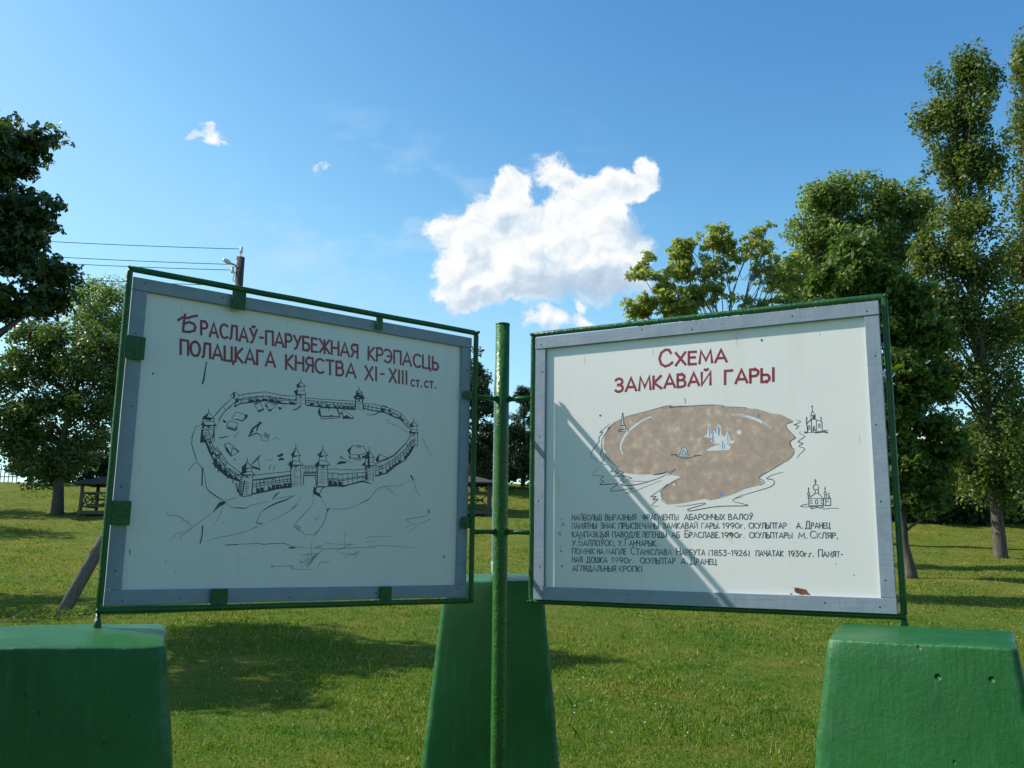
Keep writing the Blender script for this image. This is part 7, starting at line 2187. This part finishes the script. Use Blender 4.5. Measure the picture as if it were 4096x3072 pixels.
# ------------------------------------------------------------------ utility pole, its cables
yp = 20.0
pt = at(520, 556, yp); pb = Vector((pt.x-.05, yp, gz(pt.x, yp)))
up_ = thing('utility_pole', 'weathered wooden utility pole with a lamp arm, rising behind the fortress board', 'utility pole', pb)
mb = MB(); mb.tube([pb-UPV*.3, pb.lerp(pt, .5), pt], [.125, .11, .092], 16); mb.build('pole_shaft', M['creo'], up_, smooth=True)
ft = at(122, 1328, 15.4); ft.z = gz(ft.x, ft.y)-.15
dd = at(506, 668, yp)
mb = MB(); mb.tube([ft, ft.lerp(dd, .5), dd+Vector((0, -.1, 0))], [.108, .10, .088], 14); mb.build('brace_pole', M['pole'], up_, smooth=True)
def insul(p):
    mb = MB(); mb.tube([p-UPV*.02, p+UPV*.03, p+UPV*.05, p+UPV*.11, p+UPV*.14], [.03, .045, .03, .04, .015], 10); return mb.build('insulator', M['porcelain'], up_, smooth=True)
att = []
mb = MB(); mb.tube([pt-UPV*.05, pt+UPV*.14], .012, 8); mb.build('top_pin', M['steel'], up_)
i0 = pt+UPV*.12; insul(i0); att.append(i0+UPV*.08)
for (px, py) in ((511, 576), (502, 588), (508, 622)):
    p = at(px, py, yp-.1); mb = MB(); mb.tube([Vector((pt.x, yp-.05, p.z)), p], .010, 8); mb.build('insulator_hook', M['steel'], up_); insul(p); att.append(p+UPV*.05)
la = at(510, 574, yp-.15); lb = at(497, 568, yp-.3); lc = at(483, 560, yp-.45)
mb = MB(); mb.tube([la, lb], .022, 8); arm = mb.build('lamp_arm', M['steel'], up_, smooth=True)
mb = MB(); mb.tube([lb, lb.lerp(lc, .3), lc], [.03, .055, .04], 10); mb.build('lamp_head', M['lamp'], arm, smooth=True)
mb = MB(); mb.tube([at(506, 590, yp-.12), at(503, 605, yp-.12), at(508, 612, yp-.12), at(505, 625, yp-.12)], .008, 6); mb.tube([at(523, 572, yp-.12), at(524, 600, yp-.12)], .008, 6); mb.build('loose_wire', M['wire'], up_)
WL_ = ['topmost thin cable running left from the utility pole', 'second cable from the top running left from the utility pole', 'third cable from the top running left from the utility pole', 'lowest cable running left from the utility pole behind the board']
for lab, a, (px, py), in zip(WL_, att, ((-600, 470), (-600, 500), (-600, 515), (-600, 545))):
    b_ = at(px, py, 18.5); pts = []
    for i in range(21):
        t_ = i/20; p = a.lerp(b_, t_); p.z -= .10*4*t_*(1-t_); pts.append(p)
    mb = MB(); mb.tube(pts, .0075, 6); tag(mb.build('power_cable', M['wire'], None), lab, 'cable', 'cables on the utility pole')

# ------------------------------------------------------------------ pavilions and fence on the slope
def gazebo(label, px, Y, w_, h_):
    x, y, z = base_at(px, Y); root = thing('gazebo', label, 'gazebo', (x, y, z), 'wooden gazebos on the slope')
    for i in (-1, 1):
        for j in (-1, 1):
            mb = MB(); mb.tube([(x+i*w_, y+j*w_, z-.4), (x+i*w_, y+j*w_, z+h_)], .09, 8); mb.build('corner_post', M['oldwood'], root, smooth=True)
    mb = MB(); r_ = w_+.42; ze = z+h_-.12
    mb.add([(x-r_, y-r_, ze), (x+r_, y-r_, ze), (x+r_, y+r_, ze), (x-r_, y+r_, ze), (x, y, ze+.42), (x-r_, y-r_, ze+.07), (x+r_, y-r_, ze+.07), (x+r_, y+r_, ze+.07), (x-r_, y+r_, ze+.07), (x, y, ze+.50)],
           [(0, 1, 4)[::-1], (1, 2, 4)[::-1], (2, 3, 4)[::-1], (3, 0, 4)[::-1], (5, 6, 9), (6, 7, 9), (7, 8, 9), (8, 5, 9), (0, 1, 6, 5), (1, 2, 7, 6), (2, 3, 8, 7), (3, 0, 5, 8)]); mb.build('roof', M['roof'], root)
    for (ax_, ay_, dx, dy) in ((0, -1, 1, 0), (-1, 0, 0, 1), (1, 0, 0, 1)):
        mb = MB(); c = Vector((x+ax_*w_, y+ay_*w_, 0)); d = Vector((dx, dy, 0))
        for zz in (.35, 1.0): mb.tube([c-d*w_+UPV*(z+zz), c+d*w_+UPV*(z+zz)], .045, 6)
        for k in range(2):
            a = c+d*(w_*(k-1)); b_ = c+d*(w_*k)
            mb.tube([a+UPV*(z+.35), b_+UPV*(z+1)], .03, 6); mb.tube([a+UPV*(z+1), b_+UPV*(z+.35)], .03, 6)
        mb.build('railing', M['oldwood'], root)
    mb = MB(); mb.box((x, y, z+.72), ((1, 0, 0), (0, 1, 0), UPV), (.6, .4, .03)); mb.tube([(x, y, z-.3), (x, y, z+.7)], .08, 8); mb.build('table', M['oldwood'], root)
    mb = MB(); mb.box((x, y, z+.06), ((1, 0, 0), (0, 1, 0), UPV), (w_+.1, w_+.1, .09)); mb.build('floor', M['oldwood'], root)
    for s in (-1, 1):
        mb = MB(); mb.box((x, y+s*(w_-.3), z+.45), ((1, 0, 0), (0, 1, 0), UPV), (w_-.2, .18, .03)); mb.build('bench', M['oldwood'], root)
gazebo('dark wooden gazebo under the broad tree, partly behind the left board edge', 224, 45.5, .86, 1.52)
gazebo('dark wooden gazebo seen in the gap between the left board and the centre post', 1018, 47.5, .90, 1.62)
xf, yf, zf = base_at(-8, 62.5)
fr_ = thing('picket_fence', 'short run of pale picket fence on the ridge at the left edge', 'fence', (xf, yf, zf))
x0_, x1_ = xf-5.5, base_at(24, 62.5)[0]
for zz in (.45, .95):
    mb = MB(); mb.box(((x0_+x1_)/2, yf, zf+zz), ((1, 0, 0), (0, 1, 0), UPV), ((x1_-x0_)/2, .025, .04)); mb.build('fence_rail', M['fence'], fr_)
k = 0; xx = x0_+.05
while xx < x1_:
    mb = MB(); mb.box((xx, yf-.04, gz(xx, yf)+.6), ((1, 0, 0), (0, 1, 0), UPV), (.04, .012, .62)); mb.build('picket', M['fence'], fr_); xx += .28

# ------------------------------------------------------------------ lawn grass, flowers and weeds
def scatter(n, d0, d1, half_ang, p=1.0):
    """points in a fan, equal numbers per octave of distance when p = 1"""
    u = rng.uniform(0, 1, n); d = d0*(d1/d0)**(u**p); a = rng.uniform(-half_ang, half_ang, n)
    return d*np.sin(a), d*np.cos(a), d
def blades(name, n, per, d0, d1, h0, h1, wd, material, spread=.05, label=None, half=R(41), mask=None, p=1.0):
    x, y, d = scatter(n, d0, d1, half, p)
    if mask is not None:
        k = mask(x, y); x, y, d = x[k], y[k], d[k]
    n = len(x); x = np.repeat(x, per)+rng.normal(0, spread, n*per); y = np.repeat(y, per)+rng.normal(0, spread, n*per); d = np.repeat(d, per)
    z = ground_z(x, y)-.01
    pat = .75+.45*hash_noise(x*2.3, y*2.1)
    h = rng.uniform(h0, h1, n*per)*pat*(1+d/60); an = rng.uniform(0, 2*math.pi, n*per); ln = rng.uniform(.1, .9, n*per)*h
    la_ = rng.uniform(0, 2*math.pi, n*per); w_ = wd*(1+d/14)*rng.uniform(.7, 1.3, n*per)
    bx_ = np.cos(an)*w_; by_ = np.sin(an)*w_; tx = np.cos(la_)*ln; ty = np.sin(la_)*ln
    base = np.stack([x, y, z], -1)
    A = base+np.stack([bx_, by_, 0*z], -1); B_ = base-np.stack([bx_, by_, 0*z], -1)
    M2 = base+np.stack([tx*.4-bx_*.6, ty*.4-by_*.6, h*.62], -1); M1 = base+np.stack([tx*.4+bx_*.6, ty*.4+by_*.6, h*.62], -1)
    T_ = base+np.stack([tx, ty, h], -1)
    V = np.stack([B_, A, M1, M2, T_], 1).reshape(-1, 3); k5 = np.arange(n*per)*5
    F = np.stack([k5, k5+1, k5+2, k5+4, k5+3], -1)
    return quick_mesh(name, V, F, material)
gr = blades('grass', 62000, 8, 6.2, 64, .018, .052, .0036, GRASS, p=.85); tag(gr, 'short green and straw coloured grass covering the lawn', 'grass', kind='stuff')
tall = blades('tall_grass', 3400, 5, 7.5, 16.5, .06, .17, .0026, GRASS, spread=.07, mask=lambda x, y: (hash_noise(x*1.3, y*3)+np.where(np.abs(y-13.6) < 1.0, .35, -.25)+rng.normal(0, .3, len(x))) > .25)
tag(tall, 'longer seeding grass along the edge of the mown lawn', 'grass', kind='stuff')
n = 1500; x, y, d = scatter(n, 8.2, 30, R(40)); cl_ = hash_noise(x*.9+3, y*.9) > -.15; x, y, d = x[cl_], y[cl_], d[cl_]
c = np.stack([x, y, ground_z(x, y)+rng.uniform(.04, .075, len(x))], -1); pts = (c[:, None, :]+rng.normal(0, .008, (len(x), 3, 3))).reshape(-1, 3)
V, F = leaves(pts, .0115, 1, 1.5, 0, .9); fl = quick_mesh('clover_flowers', V, F, M['petal']); tag(fl, 'tiny white clover heads dotted over the lawn', 'flowers', kind='stuff')
wd_ = []
for k in range(60):
    px_ = ft.x+rng.normal(0.1, .45); py_ = ft.y+rng.normal(-.15, .3); p, d = clump_points(np.array([px_, py_, gz(px_, py_)+.08]), .12, 16, .9); wd_.append(p)
V, F = leaves(np.concatenate(wd_), .055, 1, .5, 0, .4); weeds = quick_mesh('weed_clump', V, F, LEAF['green']); tag(weeds, 'clump of green weeds round the foot of the brace pole', 'weeds')
